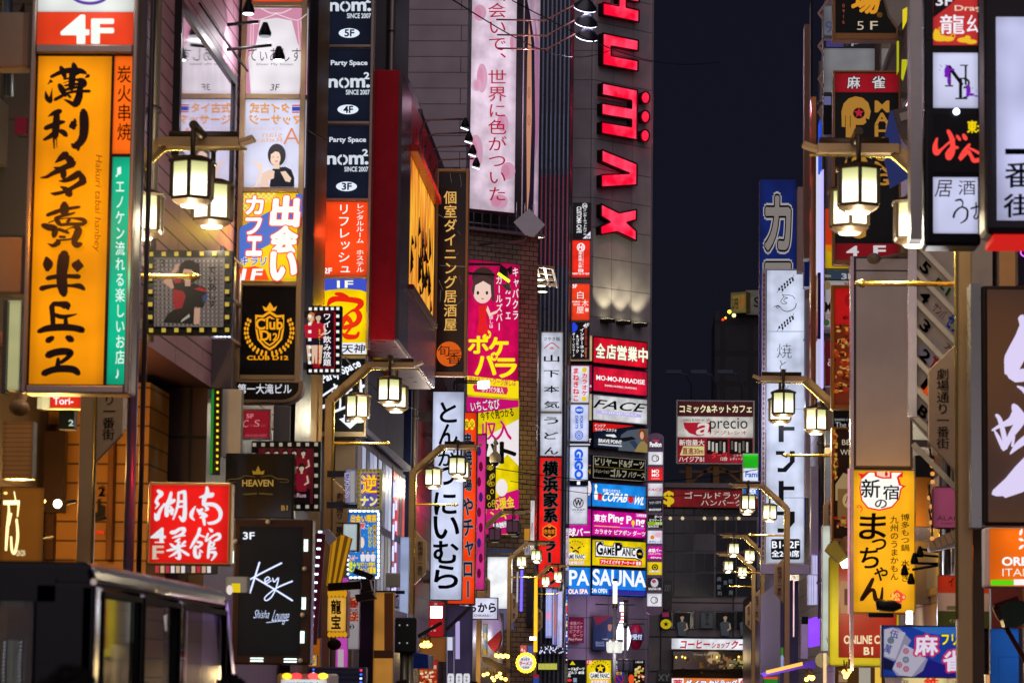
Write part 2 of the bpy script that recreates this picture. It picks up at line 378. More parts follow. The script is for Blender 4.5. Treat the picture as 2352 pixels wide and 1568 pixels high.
HAKU = [(230,285,50,350,225,60,450,190,80,600,180,90,720,190,80,800,225,45),(390,130,60,425,200,80,460,290,60),(600,75,60,615,150,100,590,250,100),(440,325,30,560,310,30),(690,235,30,620,265,30),(590,230,100,580,350,100,570,480,90),
 (375,430,70,420,510,90,470,600,60),(640,340,30,740,360,90,770,410,110,710,440,80),(740,370,90,715,500,90,700,620,110,650,745,115),(640,770,70,520,700,45,450,670,12),(450,400,12,530,370,12),(470,445,28,580,430,40,700,415,40),(470,520,40,580,490,45,680,470,40),
 (310,680,50,420,620,50,520,570,40,650,545,45,760,540,45,880,540,50),(525,600,40,565,640,40),(860,285,60,810,320,15),(235,365,40,262,388,30),(235,380,34,190,430,8),(155,540,12,180,650,70,235,720,50),(235,705,70,255,560,22,270,490,6)]
RI = [(200,955,15,300,900,70,395,870,80),(340,920,90,330,1100,110,310,1290,100),(290,1320,35,300,1480,20),(335,1310,18,345,1470,8),(155,1150,70,280,1100,80,380,1060,75,465,1045,40),(130,1340,40,240,1280,70,320,1200,60),(390,1190,60,450,1220,80,495,1265,70),
 (600,1060,70,610,1110,125,620,1140,80),(640,1000,36,640,1060,60),(780,870,100,790,980,135,793,1150,135,775,1290,125,720,1390,110,640,1440,95,595,1420,50),(690,1470,70,695,1510,40)]
TA = [(370,215,15,450,150,80,530,90,110),(560,130,90,620,205,110,655,215,75),(640,230,100,530,280,80,430,330,80,330,380,60,240,430,45,150,445,20),(350,290,20,430,310,60,490,360,90,495,440,70),(430,495,15,520,490,55,650,430,90,735,370,85),(765,390,60,790,470,100,825,510,60),
 (800,500,100,700,560,70,610,610,60,500,660,50,370,690,50,300,680,15),(450,580,20,530,620,70,585,690,115)]
BAI = [(510,850,100,510,930,130,500,1000,90),(250,1015,50,370,970,60,500,930,50,640,905,45,740,890,38),(370,1060,40,500,1020,45,600,1000,36,670,975,22),(380,1070,60,420,1130,66,440,1160,50),(430,1075,18,600,1060,20,780,1080,55,835,1125,60),(830,1140,40,760,1155,56,600,1152,46,445,1165,42),(590,1075,46,555,1130,44),
 (185,1170,70,270,1200,90,365,1225,90,352,1330,76),(270,1130,18,370,1090,18),(420,1230,46,540,1270,46,580,1290,26),(540,1240,14,650,1200,28,715,1235,105,705,1310,105,660,1390,95),(440,1345,38,520,1350,38),(390,1395,24,500,1395,28,620,1380,28),(260,1450,12,340,1480,56,425,1430,76),(650,1420,80,700,1470,86,765,1455,56)]
HAN = [(240,140,50,255,200,105,250,260,70),(610,165,40,600,220,125,598,280,40),(445,95,110,430,200,122,415,330,108,422,450,108,440,550,80),(250,370,48,350,350,48,480,345,44,615,350,52),(180,488,58,250,470,46,370,455,34,520,455,34,620,460,58,675,495,38)]
HEI = [(315,665,50,400,668,58,470,685,86,488,715,50),(450,645,16,480,665,40),(300,690,58,310,800,54,315,920,50),(330,790,42,420,815,48,520,800,28,590,783,12),(460,830,42,465,900,48),(150,985,46,250,950,68,420,935,74,560,945,68,650,968,66,640,985,40),(255,1090,66,310,1058,52),(485,1055,62,530,1080,70)]
WE = [(255,1260,74,350,1225,74,460,1215,74,525,1232,58,480,1290,48,405,1345,38),(375,1300,36,370,1395,58),(208,1470,68,310,1430,68,420,1415,74,550,1425,74,608,1468,62)]
strokes((150, 240), .13911, HAKU+RI, INK); strokes((130, 600), .15008, TA+BAI, INK); strokes((110, 990), .19775, HAN+HEI+WE, INK)
s.T_('Hakuri tabai hanbey', 680-330, 1407-26, 680+330, 1407+30, '#b05a00', b=0, e=.55, rot=91, sh=.2)
s.panel(783, 390, 924, 1060, '#ff6a0c', 1.0, label='orange strip with four small black characters'); s.V_('炭火串焼', 806, 448, 908, 976, INK, b=.012, e=0)
s.panel(756, 1084, 892, 2648, '#00b487', 1.0, label='green strip with white writing'); s.V_('♫エノケン流れる楽しいお店♪', 795, 1125, 862, 2620, '#e8fff4', b=.01)
s.done()
for f_, h_ in ((.31, .5), (.86, .5)): z_ = Z0+(Z1-Z0)*f_; q = MB(); q.box(X0-1.4, X0-.004, .03, .3, z_-h_/2, z_+h_/2); q.build('bracket', M('#7a6a5c', 0, .6), s.root, .02)
U('A2')
# small red sign below
s = Sign('shop_sign', 'small red sign lettered Tori, partly hidden under the orange lightbox', 'shop sign', 30, 283, 1150, 560, 1250, T=.1, fc='#cfc8a0')
s.panel(285, 1155, 343, 1250, '#fff0b0', .9); s.panel(345, 1157, 560, 1238, '#f0301c', 1); s.T_('Tori-', 370, 1170, 505, 1218, '#ffffff', b=.03); s.done()
# --- film strip frame sign with a girl (front)
U('B2')
FILM = '#0a0808'
def film(name, label, D, x0, y0, x1, y1, nx, ny, hole, bg, hs=.42, T=.15, e=.9, he=.7, yaw=0, bw=52, fc='#1c1816'):
    s = Sign(name, label, 'picture sign', D, x0, y0, x1, y1, T=T, fc=fc, yaw=yaw, fm=M('#181615', 0, .4))
    s.panel(x0, y0, x1, y1, FILM, 0, name='film_border', dz=.5); p = bw
    h = p*hs/2
    for i in range(nx):
        x = x0+p*.5+(x1-x0-p)*i/(nx-1)
        for y in (y0+p*.5, y1-p*.5): s.rect(x-h, y-h, x+h, y+h, hole, he)
    for i in range(1, ny-1):
        y = y0+p*.5+(y1-y0-p)*i/(ny-1)
        for x in (x0+p*.5, x1-p*.5): s.rect(x-h, y-h, x+h, y+h, hole, he)
    s.panel(x0+p, y0+p, x1-p, y1-p, bg, e, dz=2.6); s.lay = 2; return s
s = film('picture_sign', 'film strip framed picture of a dark haired girl on checked ground', 30.2, 155, 158, 735, 735, 7, 7, '#d6b84a', '#a89a94', e=.55, hs=.55)
for i in range(16):
    x = 210+i*29
    s.rect(x, 212, x+14, 680, '#6e605e', .35)
for i in range(16): s.rect(208, 214+i*29, 682, 228+i*29, '#8c7c78', .32)
s.T_('3', 245, 225, 280, 280, '#3a3230', b=0, e=.3); s.T_('F', 236, 310, 262, 366, '#3a3230', b=0, e=.3)
s.V_('てぃあしす', 572, 270, 640, 560, '#2c2422', e=.3)
s.poly([(270,660),(300,600),(360,560),(350,480),(330,400),(350,365),(400,370),(430,400),(480,390),(560,420),(575,470),(545,560),(490,550),(480,670)], '#241c1c', .3)
s.poly([(340,430),(410,445),(425,480),(400,560),(350,570),(335,500)], '#a01824', .6); s.poly([(480,430),(520,415),(575,440),(560,450)], '#b01c28', .6); s.poly([(345,365),(380,360),(400,385),(350,390)], '#b01c28', .6)
s.poly([(540,480),(575,450),(570,500),(545,525)], '#3a4c80', .5)
s.poly([(268,380),(330,310),(360,260),(385,250),(370,300),(330,360),(345,420),(330,430)], '#d2a088', .55)
s.ell(450, 310, 72, 80, '#2a1a1c', .4); s.ell(440, 330, 36, 52, '#dca890', .6); s.poly([(395,345),(400,250),(520,250),(525,360),(480,370),(478,300),(410,290)], '#2c1a1c', .4); s.ell(440, 357, 10, 4, '#b02838', .6, 8)
s.ell(425, 322, 7, 3, '#2a1c1c', .3, 8); s.ell(455, 322, 7, 3, '#2a1c1c', .3, 8); s.rect(420, 375, 458, 410, '#d8a48c', .55)
s.poly([(485,560),(525,560),(520,670),(480,670)], '#d8a88e', .55); s.poly([(400,640),(450,600),(455,620),(390,660)], '#c8c4bc', .5)
s.done(); s.arms(-1, 1.2)
# --- tenant tower with five picture boxes
U('B1')
s = Sign('sign_tower', 'tall tenant tower, from pink curtain picture down to black crest panel', 'sign tower', 38, 782, -160, 1234, 2700, T=.3, fc='#6e5844')
X0, X1, Z0, Z1 = s.R
def rails(s, ys, xw, col='#8a7254', pr=.05, xm=None):
    X0, X1, Z0, Z1 = s.R; q = MB(); W = xw; xm = xm or 0
    q.box(X0-.001, X0+W, -pr, 0, Z0, Z1); q.box(X1-W, X1+.001, -pr, 0, Z0, Z1)
    for y in ys:
        z = s.m(xm, y)[1]; q.box(X0+W, X1-W, -pr*.97, 0, z-W*.45, z+W*.45)
    s.part('frame', q, MET(col), .006)
rails(s, (33, 668, 1310, 1955, 2602), .07, xm=1010)
s.panel(880, -160, 1262, 20, '#ff4a20', 1)
s.panel(828, 56, 1258, 655, '#f4eef4', .92, label='pink curtain panel')
for pts in ([(828,56),(940,64),(1255,56),(1255,150),(1150,145),(1045,125),(940,140),(838,150)], [(828,140),(935,140),(905,300),(850,400),(868,655),(828,655)], [(1255,140),(1150,145),(1190,300),(1235,400),(1198,655),(1255,655)]): s.poly(pts, '#d890ac', .85)
for x in (868, 885, 1190, 1210): s.poly([(x,150),(x+6,150),(x+(2 if x<1000 else 22),380),(x-(10 if x<1000 else -14),380)], '#f0c4d4', .9)
for pts in ((940,64,6,1000,95,6,1045,100,6,940,140,6),(1150,66,6,1090,95,6,1045,100,6,1150,140,6),(840,105,5,890,140,5,940,140,5),(1255,105,5,1200,145,5,1150,140,5)): s.st([pts], '#f8e4ec', .9)
s.V_(' ', 0, 0, 1, 1, INK); s.T_('てぃあしす', 852, 340, 1215, 430, '#241c24', b=-.004, e=.1); s.T_('Dear My Sister', 912, 443, 1165, 462, '#6a6068', b=0, e=.3); s.T_('3F', 1008, 588, 1066, 632, '#2a242c', b=0, e=.1, sh=.2)
s.panel(815, 688, 1246, 1294, '#d8d8f0', 1.0, label='panel with orange mirror writing and a smiling woman')
s.rect(1152, 722, 1224, 783, '#f4f4f8'); s.rect(1152, 724, 1224, 734, '#c83048'); s.rect(1152, 738, 1224, 768, '#3048b0'); s.rect(1152, 772, 1224, 782, '#c83048')
s.T_('タイ古式', 862, 715, 1135, 782, '#f0a030', b=.03, mx=True, ol=('#a86a40', .05)); s.T_('マッサージ', 858, 798, 1222, 862, '#f0a030', b=.03, mx=True, ol=('#a86a40', .05))
s.T_('アジアンリラックス', 855, 885, 1085, 903, '#e0a080', b=0, mx=True); s.T_('A', 1090, 885, 1210, 1000, '#d88048', b=-.01, mx=True); s.T_('sian', 950, 915, 1085, 950, '#e0a880', b=0, mx=True); s.T_('Relax', 890, 955, 1085, 985, '#e0a880', b=0, mx=True)
s.poly([(1000,1294),(1015,1180),(1030,1165),(1060,1160),(1110,1155),(1150,1175),(1170,1230),(1170,1294)], '#181828', .6)
s.poly([(1075,1190),(1110,1185),(1150,1235),(1140,1262),(1110,1255)], '#e8c8b0'); s.poly([(935,1294),(950,1200),(1000,1175),(1035,1185),(1030,1235),(990,1250),(1000,1294)], '#eac8b2'); s.poly([(880,1100),(925,1130),(955,1140),(950,1180),(930,1250),(915,1294),(900,1294),(930,1190),(915,1150)], '#f0d4c0')
s.ell(1050, 1075, 62, 78, '#2c2420', .6); s.ell(1040, 1095, 36, 52, '#f0cdb4'); s.rect(1030, 1130, 1068, 1170, '#ecc8ae'); s.poly([(990,1080),(1000,1030),(1050,1010),(1100,1040),(1108,1090),(1085,1060),(1040,1050),(1010,1070),(1005,1130)], '#2e2622', .6); s.ell(1048, 1118, 12, 4, '#d06068', None, 8); s.ell(1025, 1090, 5, 3, '#201818', .3, 8); s.ell(1058, 1090, 5, 3, '#201818', .3, 8)
s.panel(800, 1330, 1226, 1937, '#ffd21c', 1.0, label='yellow and blue cafe panel with big white characters')
for i in range(13):
    for j in range(8):
        if (i+j) % 2 == 0: s.rect(806+i*18, 1334+j*16, 824+i*18, 1350+j*16, '#ffe680', .95) if j < 4 or i < 3 else None
s.poly([(802,1570),(1225,1340),(1225,1360),(1180,1500),(1000,1690),(792,1800),(792,1600)], '#4a6ec8')
s.rect(1180, 1345, 1226, 1500, '#4a6ec8')
for ch, x0, y0, x1, y1 in (('カ',842,1360,955,1480),('フ',838,1510,942,1620),('ェ',845,1640,945,1760)): s.T_(ch, x0, y0, x1, y1, '#ffffff', b=.07, ol=('#f03c28', .12), sh=.05)
for ch, x0, y0, x1, y1 in (('出',1020,1365,1200,1560),('会',1015,1570,1185,1745),('い',1012,1750,1180,1925)): s.T_(ch, x0, y0, x1, y1, '#fffdf4', b=.08, ol=('#f03c28', .13), sh=.08)
s.T_('キラリ', 805, 1777, 975, 1832, '#3a5ac0', b=.04, ol=('#ffffff', .08), sh=.2); s.poly([(794,1936),(792,1855),(900,1838),(970,1862),(998,1936)], '#f4501c'); s.T_('1F', 815, 1860, 945, 1932, '#ffffff', b=.05, sh=.2)
s.panel(785, 1975, 1212, 2585, '#100c0e', 0, label='black panel with golden crest', rough=.2)
G_ = '#f0a018'
s.poly([(948,2108),(975,2122),(1000,2083),(1025,2122),(1048,2108),(1035,2142),(962,2142)], G_, 1)
for a, b in ((1, G_), (.86, '#100c0e'), (.76, G_), (.66, '#100c0e')):
    cx, cy = 998, 2290; pts = [(0,-150),(50,-118),(100,-122),(98,-20),(85,50),(40,100),(0,125),(-40,100),(-85,50),(-98,-20),(-100,-122),(-50,-118)]
    s.poly([(cx+x*a, cy+y*a) for x, y in pts], b, 1 if b == G_ else 0)
s.rect(905, 2200, 1092, 2268, '#100c0e', 0); s.T_('Club', 906, 2197, 1088, 2270, G_, b=.05, e=1); s.T_('D', 938, 2280, 996, 2345, G_, b=.05, e=1); s.T_('12', 1000, 2298, 1052, 2346, G_, b=.05, e=1)
for k in (-1, 1):
    for i in range(11):
        a = math.radians(-28+i*11); x = 998+k*math.cos(a)*158; y = 2290+math.sin(a)*158; t = a+math.pi/2
        for o in (-1, 1): s.ell(x+o*9*k*math.cos(a), y+o*9*math.sin(a)-6, 8, 13, G_, 1, 8)
s.T_('CLUB D12', 848, 2455, 1128, 2482, G_, b=.06, e=.9)
s.done()
U('B2')
sv = s
# round-cornered base plate of the tower
s = Sign('building_name_sign', 'small dark plate naming the building, hung under the black crest panel', 'name plate', 37.9, 740, 1052, 1225, 1210, T=.3, body=False)
X0, X1, Z0, Z1 = s.R; r = .16
out = [(X0, Z1), (X0, Z0), (X1-r*1.6, Z0)]+[(X1-r*1.6+r*1.6*math.sin(math.pi/2*i/6), Z0+r*1.3-r*1.3*math.cos(math.pi/2*i/6)) for i in range(1, 7)]+[(X1, Z1)]
q = MB(); q.slab(out, 0, .3); s.part('frame', q, MET('#7a6248'), .01)
cx_, cz_ = (X0+X1)/2, (Z0+Z1)/2
q = MB(); q.slab([(cx_+(x-cx_)*.88, cz_+(z-cz_)*.74+.01) for x, z in out], -.012, -.001); s.pan = s.part('panel', q, M('#141010', 0, .25))
s.e = 1; s.lay = 3; s.T_('第一大滝ビル', 780, 1078, 1148, 1145, '#e0e0ea', b=.02, e=.9); s.done()
# --- red film strip sign with two women
s = film('picture_sign', 'red film strip picture of two women beside vertical white writing', 42.5, 1256, 540, 1490, 1008, 6, 9, '#f0ece8', '#c00c28', e=.8, he=1.0, bw=42, hs=.5)
s.rect(1345, 585, 1440, 962, '#301020', .3)
s.fig(1285, 590, 350, cloth='#c01830', hair='#c07838', e=.85, legs='#1c1424'); s.fig(1335, 590, 350, cloth='#c01830', hair='#2a1a18', e=.85, legs='#1c1424')
s.V_('ワイン飲み放題', 1368, 590, 1424, 958, '#f8f4f8', b=.02, e=1); s.V_('生ビール一杯', 1337, 700, 1352, 950, '#f0d840', e=.9); s.done(); s.arms(-1, .8)
# --- nom tower
U('C1')
s = Sign('sign_tower', 'tall tenant tower of dark navy boxes above orange and yellow ones', 'sign tower', 52, 60, -140, 408, 2400, T=.3, fc='#8a7a68')
rails(s, (320, 848, 1378, 1912, 2460), .05, '#a8988a', xm=225)
NV = '#161c2e'
for dy, dx, fl in ((0, 0, '5F'), (526, -8, '4F'), (1055, -18, '3F')):
    s.panel(96+dx, -190+dy, 414+dx, 308+dy, NV, .75, label='navy panel marked '+fl)
    W_ = '#eaf2ff'
    if dy: s.T_('Party Space', 128+dx+8, 418+dy-526, 378+dx+8, 460+dy-526, W_, b=.05)
    s.T_('n', 118+dx, 22+dy, 178+dx, 76+dy, W_, b=.06); s.ring(226+dx, 48+dy, 37, 37, 15, W_); s.rect(221+dx, 8+dy, 230+dx, 26+dy, NV, .75); s.rect(221+dx, 70+dy, 230+dx, 90+dy, NV, .75)
    s.T_('m.', 274+dx, 20+dy, 400+dx, 78+dy, W_, b=.06); s.T_('2', 365+dx, -22+dy, 400+dx, 22+dy, W_, b=.06); s.T_('SINCE 2007', 240+dx, 98+dy, 403+dx, 130+dy, W_, b=.04)
    s.ell(254+dx, 233+dy, 72, 33, '#e4eeff', 1); s.T_(fl, 224+dx, 210+dy, 288+dx, 256+dy, '#182034', b=.05, e=.2)
s.panel(68, 1391, 388, 1898, '#ff4a18', 1, label='orange panel marked 2F'); s.V_('リフレッシュ', 172, 1400, 262, 1895, '#fff8f0', b=.02); s.V_('レンタルルーム ホステル', 300, 1400, 356, 1878, '#fff8f0', b=.02); s.T_('2F', 78, 1847, 134, 1884, '#ffffff', b=.04)
s.panel(55, 1922, 380, 2440, '#ffd800', 1, label='yellow and blue noodle panel marked 1F')
s.poly([(57,1922),(380,1922),(380,2015),(330,1998),(220,1988),(110,1998),(57,2012)], '#3a50c8'); s.T_('1F', 172, 1934, 278, 1982, '#fffff0', b=.03)
R_ = '#e01c10'
s.st([(160,2025,20,200,2030,30,245,2045,14),(105,2110,10,130,2070,40,190,2060,36,320,2075,40,330,2105,40,290,2140,20),(205,2200,20,260,2150,14,300,2140,30,325,2180,40,300,2230,36,215,2260,30),(200,2260,14,230,2190,40,270,2240,24,215,2320,10),(210,2300,18,240,2320,36,300,2320,30,320,2290,16)], R_)
s.rect(150, 2362, 372, 2440, '#e4e8f8'); s.T_('天神', 205, 2372, 362, 2432, '#202030', b=.03, e=.1, sh=.1)
s.done(); s.arms(-1, 1.0)
U('C2')
s = Sign('hanging_sign', 'black box sign with tilted white lettering and a B1 arrow', 'shop sign', 52.2, 25, 880, 370, 1440, T=.3, fc='#7a6c5c', fw=12)
s.panel(40, 890, 362, 1405, '#10141c', .6)
s.T_('Party Space', 55, 960, 340, 1030, '#f0f4ff', b=.06, e=1, rot=-24)
s.st([(60,1165,14,170,1090,14),(60,1165,14,60,1280,14),(60,1240,18,160,1195,18),(150,1080,14,190,1170,14,190,1250,14),(140,1130,14,140,1280,14),(240,1100,22,240,1160,22),(230,1130,20,270,1115,20),(150,1270,18,250,1230,18),(330,1110,22,355,1090,22),(330,1060,22,340,1170,22),(40,1250,24,90,1230,24)], '#f0f4ff', 1)
s.poly([(185,1320),(218,1310),(218,1290),(305,1290),(305,1310),(338,1320),(262,1388)], '#f0f4ff', 1); s.T_('B1', 228, 1303, 298, 1342, '#10141c', b=.04, e=.1); s.done(); s.arms(-1, .8)
# --- brown marble sign
U('C1')
s = Sign('vertical_sign', 'dark brown marble sign with gold characters and an orange disc', 'shop sign', 64, 842, 1166, 1070, 2590, T=.28, fc='#a8784c', fw=20, rim=.05)
s.panel(862, 1190, 1052, 2560, '#2a1a18', .35, rough=.15)
for sk in ((948,1195,2,955,1240,2,960,1260,2),(1015,1200,2,1025,1260,2,1022,1290,2),(870,1480,3,905,1500,2),(1000,1590,2,1020,1620,2),(880,1830,2,1050,1838,6),(870,1930,2,900,2000,2),(1010,1900,2,1030,1960,2),(885,2000,3,880,2080,2),(1000,2100,2,1040,2060,2),(990,1760,2,1010,1740,2)): s.st([sk], '#8a7a76', .5)
s.V_('個室ダイニング居酒屋', 905, 1315, 998, 2285, '#f0b860', b=.02, e=.85)
s.ell(942, 2440, 86, 86, '#e8641c', .8); s.T_('旬', 865, 2380, 945, 2455, '#28140c', b=.0, e=0); s.T_('香', 925, 2430, 1030, 2508, '#28140c', b=0, e=0); s.T_('SHUNKA', 940, 2410, 1025, 2427, '#28140c', b=.01, e=0)
s.done(); s.arms(-1, .6, r=.09)
U('C2')
# --- white cutlet restaurant sign and what hangs by it
s = Sign('vertical_sign', 'tall white lightbox with large black hiragana hanging in mid street', 'shop sign', 73, 817, 1128, 1038, 2570-5, T=.35, fc='#34384a', fw=4, rim=.01)
s.panel(822, 1132, 1034, 2560, '#ccd4f0', 1.0)
for ch, x0, y0, x1, y1 in (('と',880,1205,992,1340),('ん',872,1355,998,1492),('か',866,1535,985,1640),('゛',968,1530,985,1555),('つ',868,1650,980,1770),('に',842,1825,990,1975),('い',838,1990,1008,2140),('む',836,2160,1005,2310),('ら',842,2325,1000,2482)): s.T_(ch, x0, y0, x1, y1, '#1c2032', b=.035, e=.05)
s.done(); s.arms(-1, .5, r=.1)
s = Sign('vertical_sign', 'orange red skewer grill sign standing just behind the white hiragana lightbox', 'shop sign', 76, 935, 1268, 1128, 2595, T=.3, fc='#3a2a28', fw=5, rim=.01)
s.panel(938, 1274, 1122, 2588, '#ff4410', 1)
for ch, x in (('炭', 1062), ('火', 1100)): s.ell(x, 1355, 19, 38, '#ffd820'); s.T_(ch, x-15, 1330, x+15, 1382, '#281408', b=.02, e=.05)
for t, y0, y1 in (('串焼', 1410, 1640), ('市場', 1640, 1815)): s.V_(t, 1040, y0, 1100, y1, '#20306a', b=.04, e=.2, ol=('#ffffff', .1))
s.V_('やチャロー', 1032, 1850, 1112, 2560, '#20306a', b=.03, e=.2, ol=('#ffffff', .09)); s.done(); s.arms(-1, .6)
s = Sign('vertical_sign', 'pink vertical sign with dark red marks behind the orange skewer sign', 'shop sign', 80, 1126, 1420, 1192, 2500, T=.3, fc='#4a2030', fw=3, rim=.01)
s.panel(1130, 1428, 1188, 2492, '#e83a94', .8)
for i in range(9): s.ell(1148+(i % 2)*12, 1540+i*105, 14, 34, '#801040' if i % 3 else '#4a2a8a', .5, 10)
s.done()
s = Sign('hanging_sign', 'white sign with rounded black kana, half hidden behind a lamp plaque', 'shop sign', 88, 1042, 2545, 1278, 2700, T=.3, fc='#28283a', fw=5, rim=.01)
s.panel(1048, 2550, 1272, 2692, '#dcdcf4', 1); s.T_('ちから', 1075, 2585, 1262, 2645, '#181828', b=.07, e=.1); s.T_('—CHIKARA—', 1088, 2662, 1240, 2678, '#282838', b=.02, e=.1); s.done()
# --- pink club finder hoarding and the fruit poster (on the turned corner wall)
U('C2')
YW = 37
s = Sign('hoarding', 'magenta hoarding with big yellow katakana on the brick corner', 'billboard', 121.5, 1070, 238, 1418, 1160, T=.12, fc='#5a1030', yaw=YW)
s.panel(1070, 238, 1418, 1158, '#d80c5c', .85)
s.poly([(1064,1020),(1418,1058),(1418,1185),(1064,1150)], '#f8e010', .95)
s.V_('カフェ', 1322, 380, 1368, 640, '#ffffff', b=.02); s.V_('キャバクラ', 1372, 270, 1418, 640, '#ffffff', b=.02); s.V_('ガールズバー', 1258, 330, 1306, 715, '#ffffff', b=.02); s.V_('探しは', 1212, 605, 1240, 695, '#ffffff', b=.02)
for ch, x0, y0, x1, y1 in (('ポ',1070,740,1205,865),('ケ',1212,760,1340,890),('パ',1115,865,1262,1012),('ラ',1255,905,1395,1030)): s.T_(ch, x0, y0, x1, y1, '#ffe80c', b=.06, e=1)
for x, y in ((1198, 738), (1242, 890)): s.ell(x, y, 24, 30, '#ffe80c', 1); s.star(x, y, 20, '#d80c5c', .85)
s.T_('稼げるナイトワーク探しは', 1066, 1035, 1390, 1085, '#d02050', b=.02, rot=3); s.poly([(1092,1100),(1100,1082),(1330,1100),(1336,1122),(1326,1150),(1106,1132)], '#e02860'); s.T_('ポケパラ体入', 1155, 1098, 1306, 1138, '#ffffff', b=.03, rot=4)
# plain generic figure of a lady in a red gown
s.ell(1165, 345, 78, 70, '#4a3430', .6); s.ell(1160, 440, 66, 84, '#f4d4c4', .9); s.poly([(1085,440),(1100,345),(1165,325),(1240,370),(1245,520),(1222,500),(1215,400),(1165,370),(1110,400),(1100,470)], '#5a4240', .6)
s.poly([(1130,540),(1195,535),(1185,620),(1200,740),(1120,725),(1135,640)], '#e02020', .9); s.poly([(1195,540),(1215,590),(1265,570),(1260,590),(1205,615),(1185,570)], '#f4d4c4', .9)
for x in (1128, 1190): s.ell(x, 452, 9, 13, '#3a2428', .5, 10)
s.ell(1160, 492, 9, 4, '#c03040', .8, 8)
s.done()
s = Sign('hoarding', 'tall yellow and magenta job poster below the magenta hoarding', 'billboard', 121.5, 1062, 1168, 1418, 2105, T=.12, fc='#5a1030', yaw=YW)
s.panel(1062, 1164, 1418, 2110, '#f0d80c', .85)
s.poly([(1060,1162),(1418,1190),(1418,1235),(1060,1290)], '#d00c78'); 
s.poly([(1190,1440),(1418,1320),(1418,1640),(1340,1560),(1230,1700),(1180,1640)], '#f0e8f0', .9); s.poly([(1200,1900),(1320,1830),(1418,1800),(1418,2110),(1180,2110)], '#d00c78')
s.ell(1300, 1790, 40, 60, '#f0e8f0', .9); s.T_('いちごなび', 1085, 1188, 1282, 1258, '#ffffff', b=.02, rot=-6, ol=('#181018', .07)); s.T_('今すぐ見つかる', 1150, 1255, 1378, 1315, '#201018', b=.04, e=.1, rot=-8)
s.T_('収', 1160, 1340, 1258, 1460, '#d00c78', b=.04); s.T_('入', 1258, 1330, 1362, 1460, '#d00c78', b=.04); s.T_('バ', 1160, 1470, 1270, 1590, '#181818', b=.05, e=.1); s.T_('ト', 1285, 1480, 1390, 1620, '#181818', b=.06, e=.1)
s.T_('応援金', 1225, 1860, 1378, 1935, '#f8e010', b=.04, rot=-8); s.T_('ンキ', 1215, 1945, 1340, 2010, '#f8e010', b=.04, rot=-8); s.poly([(1232,2040),(1380,2010),(1385,2050),(1238,2075)], '#f4f0f4'); s.T_('いちごなび', 1245, 2022, 1340, 2062, '#282028', b=0, e=.2, rot=-9); s.ring(1352, 2030, 9, 11, 3, '#282028', .2)
s.done()
# --- rooftop banner board
U('C1')
s = Sign('rooftop_billboard', 'tall pale pink banner board with crimson vertical sentence and rose petals', 'billboard', 122, 1088, -300, 1402, 1455, T=.5, fc='#8a7c84', yaw=33)
s.panel(1090, -300, 1400, 1452, '#e0cadc', .95)
for cx, cy, rx, ry in ((1150,90,46,56),(1165,540,36,100),(1120,1050,50,120),(1280,1390,60,50),(1340,1180,50,60),(1130,590,30,40),(1300,850,40,60),(1370,300,20,60)):
    s.ell(cx, cy, rx, ry, '#d8a2bc', .8); s.ell(cx-rx*.3, cy, rx*.55, ry*.7, '#d890ae', .8)
s.V_('出会いで、世界に色がついた', 1195, -96, 1330, 1396, '#b80f38', b=.004, e=.8)
s.done()
X0, X1, Z0, Z1 = s.R; ROOFB = s
# trailing side face of the board, seen from below with a printed portrait
U('D1')
s2 = Sign('rooftop_billboard', 'narrow receding board with a stretched face print, round the corner of the pink banner', 'billboard', 125, 158, -60, 268, 1545, T=.2, fc='#b8a8b4', yaw=74)
s2.panel(158, -60, 268, 1545, '#c8a8c0', .75); s2.poly([(172,-60),(205,100),(235,300),(240,900),(225,1545),(165,1545),(168,700)], '#302440', .4); s2.poly([(196,150),(212,300),(215,800),(200,1300),(182,1500),(178,900),(184,400)], '#d89878', .75); s2.poly([(235,120),(262,300),(262,900),(238,1100)], '#b87aa0', .7); s2.ring(194, 640, 8, 40, 3, '#803038', .5); s2.ring(192, 830, 9, 36, 3, '#803038', .5)
s2.done()
# --- udon and noodle column
U('D2')
s = Sign('vertical_sign', 'narrow white two-part lightbox with widely spaced black noodle shop writing', 'shop sign', 146, 279, 716, 432, 1575, T=.5, fc='#7a7068', fw=4, rim=.02)
s.panel(284, 724, 428, 1264, '#ccd0e0', 1); s.T_('さやき麺', 304, 754, 412, 780, '#2a2830', b=.01, e=.2); s.st([(306,832,6,358,795,6,408,832,6)], '#c02020', .9); s.T_('本', 338, 820, 378, 842, '#c02020', b=.02)
for i, ch in enumerate('山下本気'): s.T_(ch, 304, 878+i*106, 408, 925+i*106, '#20202a', b=.03, e=.1)
s.panel(280, 1280, 425, 1570, '#ccd0e0', 1)
for i, ch in enumerate('うどん'): s.T_(ch, 306, 1305+i*104, 400, 1352+i*104, '#20202a', b=.03, e=.1)
s.done()
U('D3')
s = Sign('vertical_sign', 'tall red ramen sign with white edged brush characters and a hexagon badge', 'shop sign', 146, 268, 12, 422, 908, T=.5, fc='#4a4048', fw=2, rim=.01)
s.panel(270, 16, 418, 904, '#f01c18', 1)
s.V_('横浜家系', 296, 35, 400, 465, '#181010', b=.05, e=.05, ol=('#ffffff', .12))
s.poly([(341,470),(388,497),(388,550),(341,577),(294,550),(294,497)], '#f09028', .9); s.poly([(341,478),(382,501),(382,546),(341,569),(300,546),(300,501)], '#201410', .1); s.T_('壱角家', 304, 508, 378, 540, '#f09028', b=.03, e=.9); s.ell(341, 490, 12, 7, '#f09028'); s.ell(341, 557, 12, 7, '#f09028')
s.V_('ラーメン', 290, 580, 392, 905, '#181010', b=.05, e=.05, ol=('#ffffff', .12)); s.done(); s.arms(-1, .6, r=.12)
